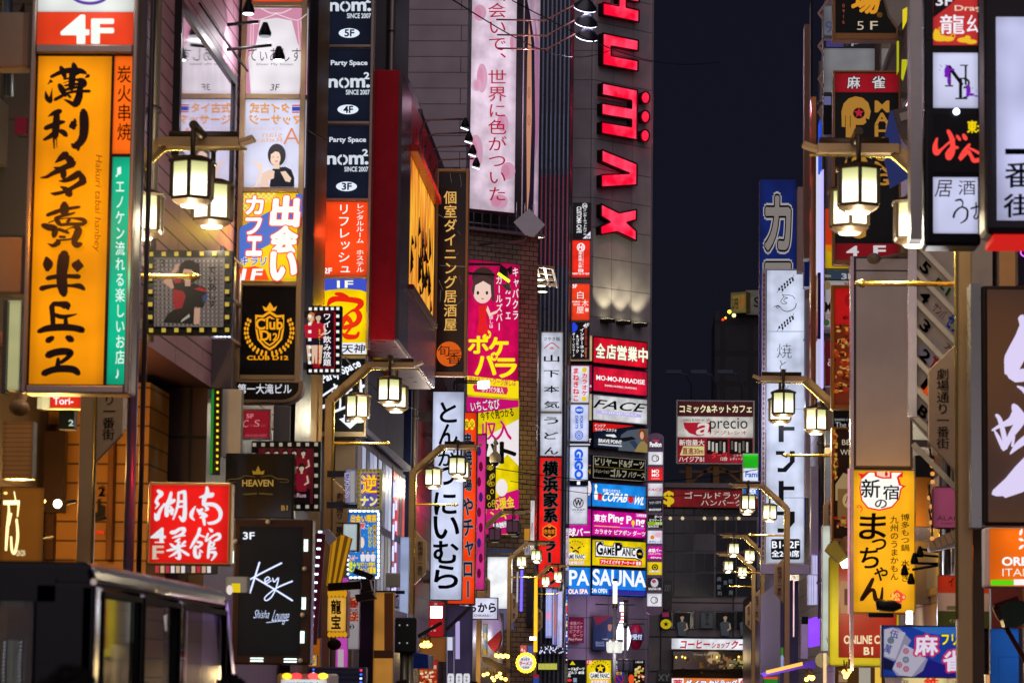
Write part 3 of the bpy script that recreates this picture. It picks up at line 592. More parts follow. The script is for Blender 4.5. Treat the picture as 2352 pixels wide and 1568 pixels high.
# ================================================================== the tall tower block at the end of the street
U()
HB = empty('tower_block', P(1375, 1553, 157) - Vector((0, 0, CAMZ)), 'tall dull purple tiled tower block with huge red letters down its corner', 'building')
HB.location.z = 0
TILE = WALL('dark_tile', '#989296', '#8c868c', '#5a5458', 2.05, 1.55, .022, .5, off=0)
a = P(1275, 700, 156); U('D2')
HY = 45
cpl = Sign('ref', 'x', 'x', 156.5, 636, 740, 1020, 1400, yaw=HY, body=False)      # measuring plane of the bevelled corner
b = cpl.hit(636, 742); c = cpl.hit(1012, 785); bpy.data.objects.remove(cpl.root)
pts = [(a.x, b.y), (b.x, b.y), (c.x, c.y), (c.x+.15, c.y+.12), (c.x+.15, c.y+18), (a.x, c.y+18)]
o = MB().prism([(x-HB.location.x, y-HB.location.y) for x, y in pts], 0, 52).build('wall', TILE, HB)
q = MB(); q.box(c.x+.15-HB.location.x, c.x+.24-HB.location.x, c.y+.1-HB.location.y, c.y+9-HB.location.y, 0, 52.2); q.build('corner_strip', MET('#4a4448'), HB)
q = MB(); q.prism([(x-HB.location.x, y-HB.location.y) for x, y in ((a.x-.1, b.y-.1), (b.x+.02, b.y-.1), (c.x+.2, c.y), (c.x+.2, c.y+18), (a.x-.1, c.y+18))], 52.01, 52.8); q.build('parapet', M('#6a6068', 0, .6), HB)
HD = b.y
# red letters
U('D1')
H_ = [[(708,20),(818,42),(818,-20),(868,-10),(868,52),(957,70),(955,155),(708,105)], [(708,230),(952,280),(950,353),(765,320),(765,385),(950,420),(948,493),(706,448)],
 [(704,573),(946,622),(942,965),(698,920),(698,840),(905,875),(905,825),(700,790),(700,712),(905,748),(905,695),(702,655)], [(700,1032),(943,1130),(941,1275),(696,1290),(696,1205),(890,1195),(700,1115)],
 [(695,1405),(820,1467),(940,1443),(938,1515),(872,1533),(938,1590),(938,1660),(805,1597),(692,1617),(692,1560),(760,1530),(695,1490)]]
H_[0] = [(708,20),(818,42),(818,-32),(708,-52),(708,-136),(957,-86),(957,18),(868,0),(868,52),(957,72),(955,155),(708,105)]
NM = ['H', 'U', 'three bar M', 'V shaped', 'X']
def glow_mat():
    m, t, b_ = base_mat('lit_red_letter'); N = t.nodes.new; co = N('ShaderNodeTexCoord'); n = N('ShaderNodeTexNoise'); n.inputs['Scale'].default_value = .7; n.inputs['Detail'].default_value = 3
    r = N('ShaderNodeValToRGB'); r.color_ramp.elements[0].position = .42; r.color_ramp.elements[0].color = lin('#e8002c'); r.color_ramp.elements[1].position = .7; r.color_ramp.elements[1].color = lin('#ff5a80')
    t.links.new(co.outputs['Object'], n.inputs[0]); t.links.new(n.outputs[0], r.inputs[0]); t.links.new(r.outputs[0], b_.inputs['Emission Color']); b_.inputs['Emission Strength'].default_value = 1.1; b_.inputs['Base Color'].default_value = (.2, .01, .03, 1); return m
GM = glow_mat()
def letter(name, label, pts, D=None):
    n_ = 0 if len(pts) < 16 else 1
    ys = [p[1] for p in pts]; xs = [p[0] for p in pts]
    s = Sign(name, label, 'lit letter', HD, 636, min(ys), 1012, max(ys), yaw=HY, body=False, group='red letters on the tower block')
    s.O = b - s.n*.37; s.root.location = s.hit((min(xs)+max(xs))/2, max(ys)); s.b = s.root.location.copy()
    pl = [s.m(x, y) for x, y in pts]; cx = sum(p[0] for p in pl)/len(pl); cz = sum(p[1] for p in pl)/len(pl)
    q = MB(); q.slab(pl, .03, .34); s.part('case', q, M('#2a1418', 0, .4))
    q = MB(); q.slab(pl, 0, .029); s.part('face', q, GM); lamp('POINT', 'letter_glow', (cx, -.5, cz), 22 if n_ == 0 else 10, (1, .05, .12), s.root, 0)  # unseen point lamp added in front for the letter's red spill
    # rim a little wider than the face
    q = MB(); n = len(pl)
    for i in range(n):
        p, r = pl[i], pl[(i+1) % n]; q.bar((p[0], .0, p[1]), (r[0], .0, r[1]), .08, .08)
    s.part('rim', q, M('#3a1018', 0, .4))
for pts_, nm in zip(H_, NM): letter('red_letter', f'giant glowing red {nm} letter turned on its side on the tower block', pts_)
for i, (x, y) in enumerate(((1001, 674), (1000, 805), (998, 936))):
    letter('red_dot', f'{["top", "middle", "bottom"][i]} one of the three red discs beside the three bar letter', [(x+30*math.cos(t*math.pi/10), y+42*math.sin(t*math.pi/10)) for t in range(20)])
# three floodlights that wash the wall
U('D2')
for x, y in ((715, 655), (825, 668), (940, 683)):
    s = Sign('wall_floodlight', f'{"left middle right".split()[(715, 825, 940).index(x)]} one of three uplights below the X letter', 'floodlight', HD, 636, y-14, 1012, y, yaw=HY, body=False, group='uplights on the tower block')
    s.O = b - s.n*.02; s.root.location = s.hit(x, y); s.root.location -= s.n*.0
    q = MB(); q.box(-.3, .3, -.55, -.02, -.02, .16); q.build('housing', M('#2a2624'), s.root, .02)
    q = MB(); q.box(-.25, .25, -.5, -.1, .161, .17); q.build('lens', M('#fff4c0', 4), s.root)
    lamp('SPOT', 'bulb', (0, -.75, .1), 330, (1, .9, .55), s.root, .1, (0, .3, 4.2), 75)
# ---- the stack of lit boards on the corner
def board(name, label, y0l, y1l, y0r, y1r, fill, col, e=1.0, edge='#2a2028', cat='lit board'):
    """edges given left and right in the current view"""
    s = Sign(name, label, cat, HD, XL, y0l, XR, y1l, yaw=HY, body=False, group='lit boards stacked on the corner of the tower block')
    s.O = b - s.n*.30; s.root.location = s.hit((XL+XR)/2, (y1l+y1r)/2); s.b = s.root.location.copy()
    p = [s.m(XL, y0l), s.m(XR, y0r), s.m(XR, y1r), s.m(XL, y1l)]; p[1] = (p[1][0], p[0][1]); p[2] = (p[2][0], p[3][1])
    q = MB(); q.slab(p, 0, .27); s.part('frame', q, MET(edge)); x0, x1, z0, z1 = p[0][0], p[1][0], p[3][1], p[0][1]
    g = .06; q = MB(); q.box(x0+g, x1-g, -s.L*1.5, 0, z0+g, z1-g); s.pan = q.build('panel', M(col, e, .4, 0, e > 0), s.root); s.e = e; s.lay = 0
    s.bx = (x0, x1, z0, z1); fill(s); s.done(); return s
def B_(s, u, v):      # board fractions -> pixels are not needed: fractions straight into the board
    x0, x1, z0, z1 = s.bx; return x0+(x1-x0)*u, z1-(z1-z0)*v
class Frac:
    """writes on a board in fractions of its face (0..1 across and down)"""
    def __init__(f, s): f.s = s; f.o = s.m; s.m = lambda x, y: B_(s, x, y)
U('D2'); XL, XR = 640, 1017
def f1(s): Frac(s); [s.T_(ch, .05+i*.19, .26-.0*i, .215+i*.19, .76, '#fff8e0', b=.06, ol=('#1c3010', .1)) for i, ch in enumerate('全店営業中')]
board('lit_board', 'red board with five cream outlined characters, top of the corner stack', 745, 935, 788, 970, f1, '#e0142c')
def f2(s): Frac(s); s.T_('MO-MO-PARADISE', .06, .36, .94, .53, '#ffffff', b=.035); s.T_('SHABU-SHABU | SUKIYAKI', .21, .68, .79, .77, '#ffffff', b=.02)
board('lit_board', 'crimson restaurant board with white capital lettering and violet edge', 948, 1130, 985, 1160, f2, '#dc1838', edge='#5a2090')
def f3(s): Frac(s); s.T_('FACE', .06, .2, .94, .52, '#1c1c24', b=.02, e=.05, sh=.35); s.rect(.05, .6, .88, .73, '#b8b0e8'); s.T_('SHINJUKU', .15, .62, .78, .71, '#e8e8f8', b=.02)
board('lit_board', 'pale grey board with slanted black capitals', 1143, 1328, 1178, 1362, f3, '#d8d8dc', edge='#c8c8d0')
def f4(s):
    Frac(s); s.poly([(.0,.0),(.75,.0),(.0,.36)], '#e01818'); s.T_('インドア', .02, .05, .22, .17, '#ffffff', b=.03, rot=-3); s.T_('サバゲースタジオ', .03, .19, .42, .31, '#ffffff', b=.03, rot=-3)
    s.poly([(.45,1),(.5,.4),(.62,.2),(.8,.12),(1,.05),(1,1)], '#5a6470', .7); s.poly([(.48,.52),(.7,.42),(.78,.5),(.6,.62),(.5,.66)], '#20262e', .3); s.poly([(.64,.62),(.74,.55),(.82,.75),(.78,.95)], '#3c5070', .5)
    s.poly([(.8,.75),(.86,.58),(.96,.55),(1,.6),(1,1),(.74,1)], '#a08850', .8); s.ell(.88, .3, .07, .22, '#8a4a28', .7); s.poly([(.83,.2),(.93,.08),(.98,.5),(.99,.72),(.93,.6)], '#8a4a28', .7); s.ell(.87, .35, .035, .15, '#e0a888', .9)
    s.T_('BRAVE POINT', .08, .62, .5, .75, '#ffffff', b=.06); s.rect(.07, .8, .5, .86, '#d0d4e0'); s.poly([(.2,.44),(.36,.4),(.4,.5),(.33,.52),(.3,.5),(.22,.5)], '#ffffff')
board('lit_board', 'dark game studio board with red corner and a woman with a rifle', 1340, 1520, 1366, 1566, f4, '#141c30', .8)
U('D3'); XL, XR = 632, 1008
def f5(s): Frac(s); s.rect(.02, .03, .98, .97, '#e8e0c8'); s.rect(.03, .05, .97, .95, '#14120e', .2); s.T_('ビリヤード&ダーツ', .05, .1, .95, .42, '#f8f0d0', b=.05); s.rect(.05, .47, .95, .495, '#c8a848'); s.T_('シミュレーション', .03, .6, .31, .74, '#f8f0d0', b=.04); s.T_('ゴルフ', .33, .53, .62, .86, '#f8f0d0', b=.06); s.T_('バグース', .65, .6, .96, .84, '#f8f0d0', b=.04)
board('lit_board', 'black billiards and darts board with cream kana', -5, 158, 5, 185, f5, '#14120e', .3)
def f6(s):
    Frac(s); s.T_('新宿コパボウル', .2, .24, .52, .38, '#ffffff', b=.03); s.poly([(.05,.7),(.035,.5),(.06,.3),(.045,.16),(.06,.08),(.08,.08),(.095,.16),(.08,.3),(.11,.5),(.095,.7)], '#ffffff'); s.ell(.14, .58, .04, .15, '#e02020')
    s.T_('COPAB', .19, .4, .64, .72, '#ffffff', b=.05, sh=.15); s.ell(.7, .6, .05, .15, '#e02020'); s.T_('WL', .76, .46, .95, .78, '#ffffff', b=.05, sh=.15)
board('lit_board', 'blue bowling board with white pin and red balls', 180, 355, 200, 375, f6, '#1c90f0', edge='#a01888')
def f7(s):
    Frac(s); s.T_('東京', .04, .18, .26, .45, '#ffffff', b=.05); s.T_('Ping', .3, .15, .57, .52, '#ffffff', b=.06); s.T_('P', .63, .18, .71, .45, '#ffffff', b=.06); s.ell(.745, .42, .03, .1, '#ffd820'); s.rect(.735, .5, .75, .58, '#ffd820'); s.T_('ng', .8, .3, .95, .58, '#ffffff', b=.06)
    s.rect(.03, .6, .5, .625, '#ffd820'); s.rect(.5, .6, .95, .625, '#6080f0'); s.T_('カラオケ ピアポン ダーツ', .04, .72, .96, .9, '#ffffff', b=.03); s.rect(.78, .06, .98, .2, '#e060c0'); s.T_('24時間営業', .8, .08, .97, .18, '#ffffff', b=.02)
board('lit_board', 'magenta table tennis and karaoke board', 368, 555, 385, 580, f7, '#d8109c', edge='#a01888')
def f8(s):
    Frac(s); s.poly([(.06,.1),(.2,.08),(.22,.22),(.38,.24),(.4,.1),(.54,.1),(.56,.24),(.78,.26),(.88,.22),(.95,.34),(.95,.55),(.88,.72),(.78,.66),(.06,.66)], '#18181c', .1); s.poly([(.07,.13),(.19,.11),(.21,.25),(.39,.27),(.41,.13),(.53,.13),(.55,.27),(.78,.29),(.88,.26),(.94,.36),(.94,.53),(.88,.68),(.78,.62),(.07,.62)], '#f4f4f8')
    s.T_('G', .08, .14, .19, .56, '#18181c', b=.06, e=.1); s.T_('AME', .2, .3, .4, .56, '#18181c', b=.06, e=.1); s.T_('P', .42, .14, .53, .56, '#18181c', b=.06, e=.1); s.T_('ANIC', .54, .3, .78, .56, '#18181c', b=.06, e=.1)
    s.ell(.86, .47, .065, .19, '#18181c', .1); s.star(.86, .47, .055, '#f0c020'); s.poly([(.12,.72),(.9,.72),(.9,.92),(.12,.92)], '#e01828'); s.T_('プライズ ビデオ アーケード 音楽', .14, .75, .88, .89, '#ffffff', b=.04)
board('lit_board', 'yellow game arcade board with thick outlined capitals', 570, 762, 585, 778, f8, '#f8dc10')
def f9(s):
    Frac(s); s.T_('SAUNA', .02, .08, .98, .62, '#f4f8ff', b=.05); s.T_('24h OPEN', .0, .75, .27, .9, '#ffffff', b=.04); s.rect(.3, .76, .98, .95, '#1838b0', .8); s.T_('Private Room Restaurant', .33, .78, .95, .93, '#5a2878', b=.03, e=.8)
board('lit_board', 'blue board with huge white SAUNA capitals', 768, 962, 786, 978, f9, '#1c80e8')
# ---- boards on the flat face to the left of the corner
def lboard(label, x0, y0, x1, y1, col, e, fill):
    s = Sign('lit_board', label, 'lit board', HD-.35, x0, y0, x1, y1, T=.33, fc='#4a3a44', group='lit boards on the flat face of the tower block'); s.panel(x0+2, y0+2, x1-2, y1-2, col, e); fill(s); s.done()
U('D2')
lboard('beige board with a cut off ring, behind the narrow sign column', 460, 742, 636, 920, '#e0c090', .9, lambda s: s.ring(485, 800, 26, 30, 8, '#801828', .6))
lboard('crimson board behind the narrow sign column, left of the crimson restaurant board', 456, 945, 634, 1130, '#b01848', .8, lambda s: s.rect(470, 1085, 630, 1100, '#e8d0d8', .8))
lboard('beige pale board behind the narrow sign column, left of the slanted capitals', 454, 1143, 634, 1328, '#d8c8a0', .9, lambda s: s.poly([(456,1150),(478,1150),(462,1190),(456,1190)], '#302820', .2))
lboard('black board with white cut off capitals, left of the game studio board', 450, 1340, 630, 1500, '#16141c', .4, lambda s: (s.T_('BRAVE POINT', 452, 1455, 628, 1478, '#f0f0f8', b=.05, e=.9), s.rect(452, 1488, 620, 1500, '#d0d0e0', .8)))
U('D3')
lboard('dark board with a yellow 4 and N, left of the billiards board', 444, 0, 628, 150, '#1a1a40', .6, lambda s: (s.T_('4', 446, 92, 470, 126, '#f0c020', b=.04), s.T_('N', 606, 95, 622, 126, '#f0c020', b=.04), s.rect(446, 66, 626, 71, '#c8a848')))
lboard('blue board with cut off kana, left of the bowling board', 444, 172, 628, 350, '#1878d8', .95, lambda s: (s.ell(612, 225, 18, 50, '#f4e8f0'), s.T_('ボウ', 442, 285, 476, 340, '#f4f4ff', b=.04), s.star(462, 262, 26, '#f0a020')))
lboard('magenta board lettered with a cut off bar name, left of the table tennis board', 444, 366, 628, 556, '#d010a0', .95, lambda s: s.T_('卓球バー', 425, 500, 618, 555, '#ffffff', b=.04))
def pn(s):
    s.star(520, 640, 44, '#201c10', .1); s.star(520, 632, 34, '#f0c020')
    for i in range(9): a = math.radians(200+i*17); s.star(520+62*math.cos(a), 650+62*math.sin(a), 7, '#302c10', .1)
    s.poly([(470,675),(502,665),(525,680),(586,682),(586,715),(470,715)], '#f4f4f8'); s.T_('GAME PANIC', 450, 682, 582, 712, '#18181c', b=.05, e=.1); s.T_('新宿歌舞伎町', 440, 728, 580, 752, '#f8f0f0', b=.04, ol=('#c03030', .1))
lboard('yellow arcade board with a black star face, left of the big arcade board', 442, 566, 626, 760, '#f8d810', 1, pn)
lboard('blue board with white PA capitals, left of the sauna board', 442, 768, 624, 962, '#1c84ec', 1, lambda s: (s.T_('SPA', 420, 790, 612, 892, '#f4f8ff', b=.04), s.T_('OLA SPA', 472, 920, 604, 950, '#ffffff', b=.05, ol=('#d02020', .12))))
# ---- narrow column of hanging signs in front of that face
def col_sign(label, x0, y0, x1, y1, col, e, fill, D=151, fc='#5a5058'):
    s = Sign('hanging_sign', label, 'hanging sign', D, x0, y0, x1, y1, T=.6, fc=fc, fw=2, rim=.01, group='column of hanging signs before the tower block'); s.panel(x0+3, y0+3, x1-3, y1-3, col, e); fill(s); s.done(); s.arms(-1, .5, r=.06); return s
U('D1')
col_sign('dark internet cafe sign with vertical capitals, topmost of the narrow column', 500, 1395, 630, 1647, '#1c1a20', .6, lambda s: (s.T_('CUSTOMA CAFE', 545-90, 1515-16, 545+90, 1515+16, '#f0f0f4', b=.03, e=1, rot=90), s.ring(584, 1420, 18, 20, 3, '#f0f0f4', 1), s.T_('24h', 571, 1411, 598, 1430, '#f0f0f4', b=.03, e=1), s.V_('インターネットカフェ', 570, 1442, 600, 1620, '#f0f0f4', b=.02, e=1), s.poly([(570,1645),(624,1595),(624,1645)], '#e0e0f0', 1), s.T_('7F', 594, 1626, 620, 1644, '#202020', b=.04, e=.1)))
U('D2')
def hi(s):
    s.ring(558, 137, 28, 29, 6, '#ffffff'); s.T_('Hi', 542, 118, 576, 155, '#ffffff', b=.04, sh=.2); s.V_('海底撈火鍋', 540, 165, 564, 280, '#ffffff', b=.02); s.V_('カイテイロウヒナベ', 566, 165, 578, 278, '#ffffff', b=.01); s.rect(540, 287, 574, 307, '#ffffff'); s.T_('6F', 546, 290, 568, 304, '#f02818', b=.03); s.T_('営業時間 午前11時~午前6時', 498, 312, 616, 326, '#ffffff', b=.02)
col_sign('red hot pot sign with a white ring and small vertical characters', 495, 86, 622, 346, '#f42c18', 1, hi)
col_sign('orange red pub sign marked 5F', 492, 385, 620, 640, '#f8401c', 1, lambda s: (s.T_('5F', 500, 392, 530, 416, '#ffffff', b=.04), s.T_('白', 532, 438, 576, 492, '#fff4f0', b=0), s.T_('木', 562, 497, 610, 545, '#fff4f0', b=0), s.T_('屋', 528, 545, 578, 592, '#fff4f0', b=0), s.T_('SHiRO', 498, 506, 552, 518, '#ffffff', b=.02), s.T_('KiYA', 508, 525, 552, 538, '#ffffff', b=.02), s.rect(587, 556, 610, 580, '#f8d8d0')))
col_sign('black cyber cafe sign with blue disc and white kana', 490, 648, 618, 905, '#14121a', .5, lambda s: (s.poly([(498,655),(515,655),(535,680),(530,705),(512,722),(498,722)], '#2848e0', .9), s.T_('4F', 574, 660, 612, 690, '#f0f0f0', b=.03, e=1, sh=.2), s.V_('インターネット', 550, 692, 580, 895, '#f4f4f8', b=.04, e=1), s.V_('&コミック', 522, 735, 546, 865, '#f4f4f8', b=.04, e=1), s.V_('ダーツ・ビリヤード', 498, 725, 518, 892, '#f4f4f8', b=.03, e=1), s.T_('GRAN CYBER CAFE', 592-60, 752-7, 592+60, 752+7, '#d04030', b=.02, e=.9, rot=90), s.T_('bagus', 592-32, 862-10, 592+32, 862+10, '#d07040', b=.03, e=.9, rot=90)))
col_sign('white karaoke sign with red kana and yellow faces', 487, 950, 616, 1208, '#e4e4f4', 1, lambda s: (s.V_('カラオケ', 562, 1000, 604, 1160, '#e02020', b=.06), s.V_('まねきねこ', 500, 962, 546, 1198, '#e02020', b=.06), s.ell(582, 980, 17, 17, '#e8c818'), s.ell(580, 1180, 17, 17, '#e8c818')))
col_sign('pale blue poker and darts sign with a target', 482, 1215, 612, 1473, '#d0d8f8', 1, lambda s: (s.ell(547, 1257, 28, 26, '#2060d8'), s.rect(520, 1240, 574, 1274, '#2060d8'), s.T_('GiGO', 527, 1248, 568, 1264, '#ffffff', b=.04), s.T_('POKER', 562-44, 1340-9, 562+44, 1340+9, '#2060d8', b=.05, rot=90), s.T_('DARTS', 529-44, 1340-9, 529+44, 1340+9, '#2060d8', b=.05, rot=90), s.ring(545, 1430, 29, 30, 6, '#2060d8'), s.ring(545, 1430, 18, 19, 5, '#2060d8'), s.ell(545, 1430, 7, 7, '#2060d8')))
U('D3')
col_sign('white sign with blue sideways letters above a black 1 strip', 478, -62, 608, 205, '#dce4fc', 1, lambda s: (s.T_('GiGO', 543-100, 60-26, 543+100, 60+26, '#1c60e8', b=.08, rot=90), s.rect(480, 172, 606, 204, '#181820', .1), s.T_('1', 534, 178, 549, 200, '#ffffff', b=.04)))
def warp(s): s.ring(540, 326, 36, 36, 6, '#282830', .2); s.T_('W', 516, 304, 564, 348, '#282830', b=.05, e=.2); s.T_('WARP', 494, 366, 584, 381, '#282830', b=.01, e=.2); s.T_('SHINJUKU', 510, 387, 570, 393, '#606068', b=0, e=.4)
col_sign('pale grey sign with a round monogram, lowest of the narrow column', 475, 212, 604, 474, '#d8d8e8', 1, warp)
# ---- rounded small tower of square signs
s = Sign('sign_tower', 'slim round topped pylon of little square signs beside the tower block', 'sign tower', 150, 1012, -35-120, 1125, 1100, T=.5, body=False)
X0, X1, Z0, Z1 = s.R; W = X1-X0; q = MB(); cx = (X0+X1)/2; r = W/2
prof = [(X0, Z0+r*.6)]+[(cx+r*math.cos(math.pi+math.pi*i/10), Z0+r*.6+r*.6*math.sin(math.pi+math.pi*i/10)) for i in range(1, 10)]+[(X1, Z0+r*.6), (X1, Z1-r*.6)]+[(cx+r*math.cos(math.pi*i/10), Z1-r*.6+r*.6*math.sin(math.pi*i/10)) for i in range(1, 10)]+[(X0, Z1-r*.6)]
q.slab(prof, 0, .5); s.part('body', q, M('#7a6a88', 0, .5))
cells = [('#e8e8f0', 'ring'), ('#e82020', 'MO'), ('#d8d8e0', 'FACE'), ('#20242c', 'BRAVE'), ('#181814', 'BAGUS'), ('#e8e4f0', 'ボウリング'), ('#d010a0', '卓球バー'), ('#f0d010', 'GAME PANIC'), ('#20202c', 'SAUNA 24h'), ('#e8e8f4', 'ring2')]
s.T_('Pavilion', 1032-0, -82, 1112, -60, '#ffffff', b=.05, e=.9) if False else None
s.panel(1030, -112, 1115, -52, '#70607c', .3); s.T_('Pavilion', 1033, -92, 1112, -60, '#ffffff', b=.05, e=1); s.rect(1050, -108, 1096, -98, '#e02050', .9)
for i, (c_, t) in enumerate(cells):
    y0 = -25+i*108.3; x0, x1 = 1022-i*.9, 1122-i*.9; s.panel(x0, y0, x1, y0+88, c_, .95 if c_[1] in 'ef d' else .8, label=None)
    m_ = (x0+x1)/2
    if t.startswith('ring'): s.ring(m_-3, y0+45, 24, 24, 5, '#282830', .2); s.ring(m_+14, y0+45, 10, 20, 3, '#a04020', .6)
    elif t == 'MO': s.T_('MO', m_-24, y0+14, m_+24, y0+36, '#ffffff', b=.05); s.T_('MO', m_-24, y0+42, m_+24, y0+62, '#ffffff', b=.05); s.rect(m_-28, y0+74, m_+28, y0+78, '#f0c0c0')
    elif t == 'FACE': s.T_(t, m_-46, y0+34, m_+46, y0+52, '#d02868', b=.03, sh=.3)
    elif t == 'BRAVE': s.T_('サバゲースタジオ', m_-40, y0+14, m_+40, y0+34, '#e8e8f0', b=.02, rot=-4); s.T_('BRAVE POINT', m_-42, y0+66, m_+42, y0+80, '#ffffff', b=.05)
    elif t == 'BAGUS': s.T_('ダーツ', m_-4, y0+4, m_+46, y0+24, '#ffffff', b=.05); s.T_('ビリヤード', m_-38, y0+28, m_+46, y0+46, '#ffffff', b=.05); s.rect(x0, y0+48, x1, y0+70, '#98c010'); s.T_('ゴルフ', m_, y0+51, m_+46, y0+68, '#fff8e0', b=.05); s.T_('BAGUS', m_-46, y0+72, m_+24, y0+86, '#ffffff', b=.03)
    elif t == 'ボウリング': s.ell(m_-18, y0+46, 14, 14, '#e08020'); s.ell(m_+22, y0+30, 22, 18, '#e8b0c8'); s.T_(t, m_-42, y0+68, m_+46, y0+86, '#3050c0', b=.05)
    elif t == '卓球バー': s.T_(t, m_-44, y0+16, m_+46, y0+42, '#ffffff', b=.05); s.T_('カラオケ ピアポン', m_-44, y0+46, m_+44, y0+58, '#ffffff', b=.03); s.T_('東京PingPong', m_-28, y0+72, m_+44, y0+84, '#ffffff', b=.04)
    elif t == 'GAME PANIC': s.ring(m_+2, y0+36, 22, 22, 8, '#282410', .1); s.star(m_+2, y0+36, 14, '#282410', .1); s.T_(t, m_-36, y0+56, m_+40, y0+70, '#ffffff', b=.04, ol=('#181818', .1))
    else: s.ell(m_, y0+35, 26, 30, '#d8d0d8'); s.ell(m_-4, y0+24, 14, 12, '#b04060'); s.T_(t, m_-42, y0+68, m_+44, y0+84, '#ffffff', b=.03)
s.done()
# ---- things low on the tower block's corner
U('D3'); XL, XR = 640, 1000
s = Sign('picture_sign', 'dim blue game studio poster low on the tower block', 'poster', HD-.4, 638, 1104, 775, 1340, T=.1, fc='#202028'); s.panel(640, 1106, 773, 1338, '#1c2c58', .7); s.poly([(642,1106),(770,1106),(665,1170)], '#802038', .7); s.ell(757, 1180, 14, 30, '#c08878', .7); s.poly([(720,1300),(740,1220),(773,1200),(773,1330)], '#28406a', .8); s.T_('BRAVE', 660, 1280, 718, 1300, '#8890b8', b=.06); s.rect(660, 1305, 720, 1312, '#8890b8'); s.poly([(698,1262),(745,1258),(748,1275),(730,1270)], '#a0a8c8'); s.done()
s = Sign('picture_sign', 'dark crimson table tennis poster low on the tower block', 'poster', HD-.4, 470, 1115, 578, 1287, T=.1, fc='#401020'); s.panel(471, 1116, 577, 1286, '#80143c', .7)
for i, t in enumerate(('卓球バー', 'カラオケ', 'ピアポン', 'ダーツ')): s.T_(t, 482+(i == 3)*20, 1142+i*28, 570, 1165+i*28, '#d8a0b8', b=.03)
s.T_('Ping Pong', 472, 1255, 566, 1278, '#d8b0b0', b=.05); s.done()
# striped neon bowling pin
s = Sign('neon_pin', 'bowling pin outline made of white striped neon tubes', 'neon sign', HD-1.6, 795, 1005, 905, 1345, T=.2, body=False)
q = MB(); q2 = MB()
for i in range(26):
    y = 1018+i*12.6; t = (y-1018)/327; hw = 22 if t < .18 else (14 if t < .33 else 14+38*math.sin(min(1, (t-.33)/.42)*math.pi/2) if t < .75 else 52-22*((t-.75)/.25)**1.5)
    p = s.m(848-hw, y); r_ = s.m(848+hw, y); (q2 if 5 <= i <= 9 and i % 2 else q).tube([(p[0], -.3, p[1]), (r_[0], -.3, r_[1])], .05, 6)
s.part('tubes', q, M('#e8ecff', 3)); s.part('red_tubes', q2, M('#ff5020', 2)); q = MB(); p = s.m(848, 1012); r_ = s.m(848, 1345); q.bar((p[0], -.1, p[1]), (r_[0], -.1, r_[1]), .3, .1); s.part('backing_bar', q, M('#303038'))
h = s.hit(848, 1180); lamp('POINT', 'glow', h-Vector((0, 1.0, 0))-s.root.location, 500, (.75, .45, 1), s.root, 1.2)
s = Sign('ball_sign', 'huge crimson bowling ball ornament with a dark strip lettered in white', 'sign', HD-.6, 888, 1148, 985, 1340, T=.2, body=False)
p = s.m(936, 1245); rr = abs(s.m(985, 1245)[0]-s.m(888, 1245)[0])/2; q = MB(); q.ball((p[0], .2, p[1]), rr, 0, (1, .5, 1.95*.98), 24); s.part('ball', q, M('#7c1028', 0, .25))
s.panel(890, 1222, 992, 1272, '#1a1a4a', .5); s.lay = 2; o_ = s.pan; o_.location.y = -.5*rr-.15; s.T_('F受付', 902, 1230, 978, 1266, '#d8e0ff', b=.04, e=1); s.done()
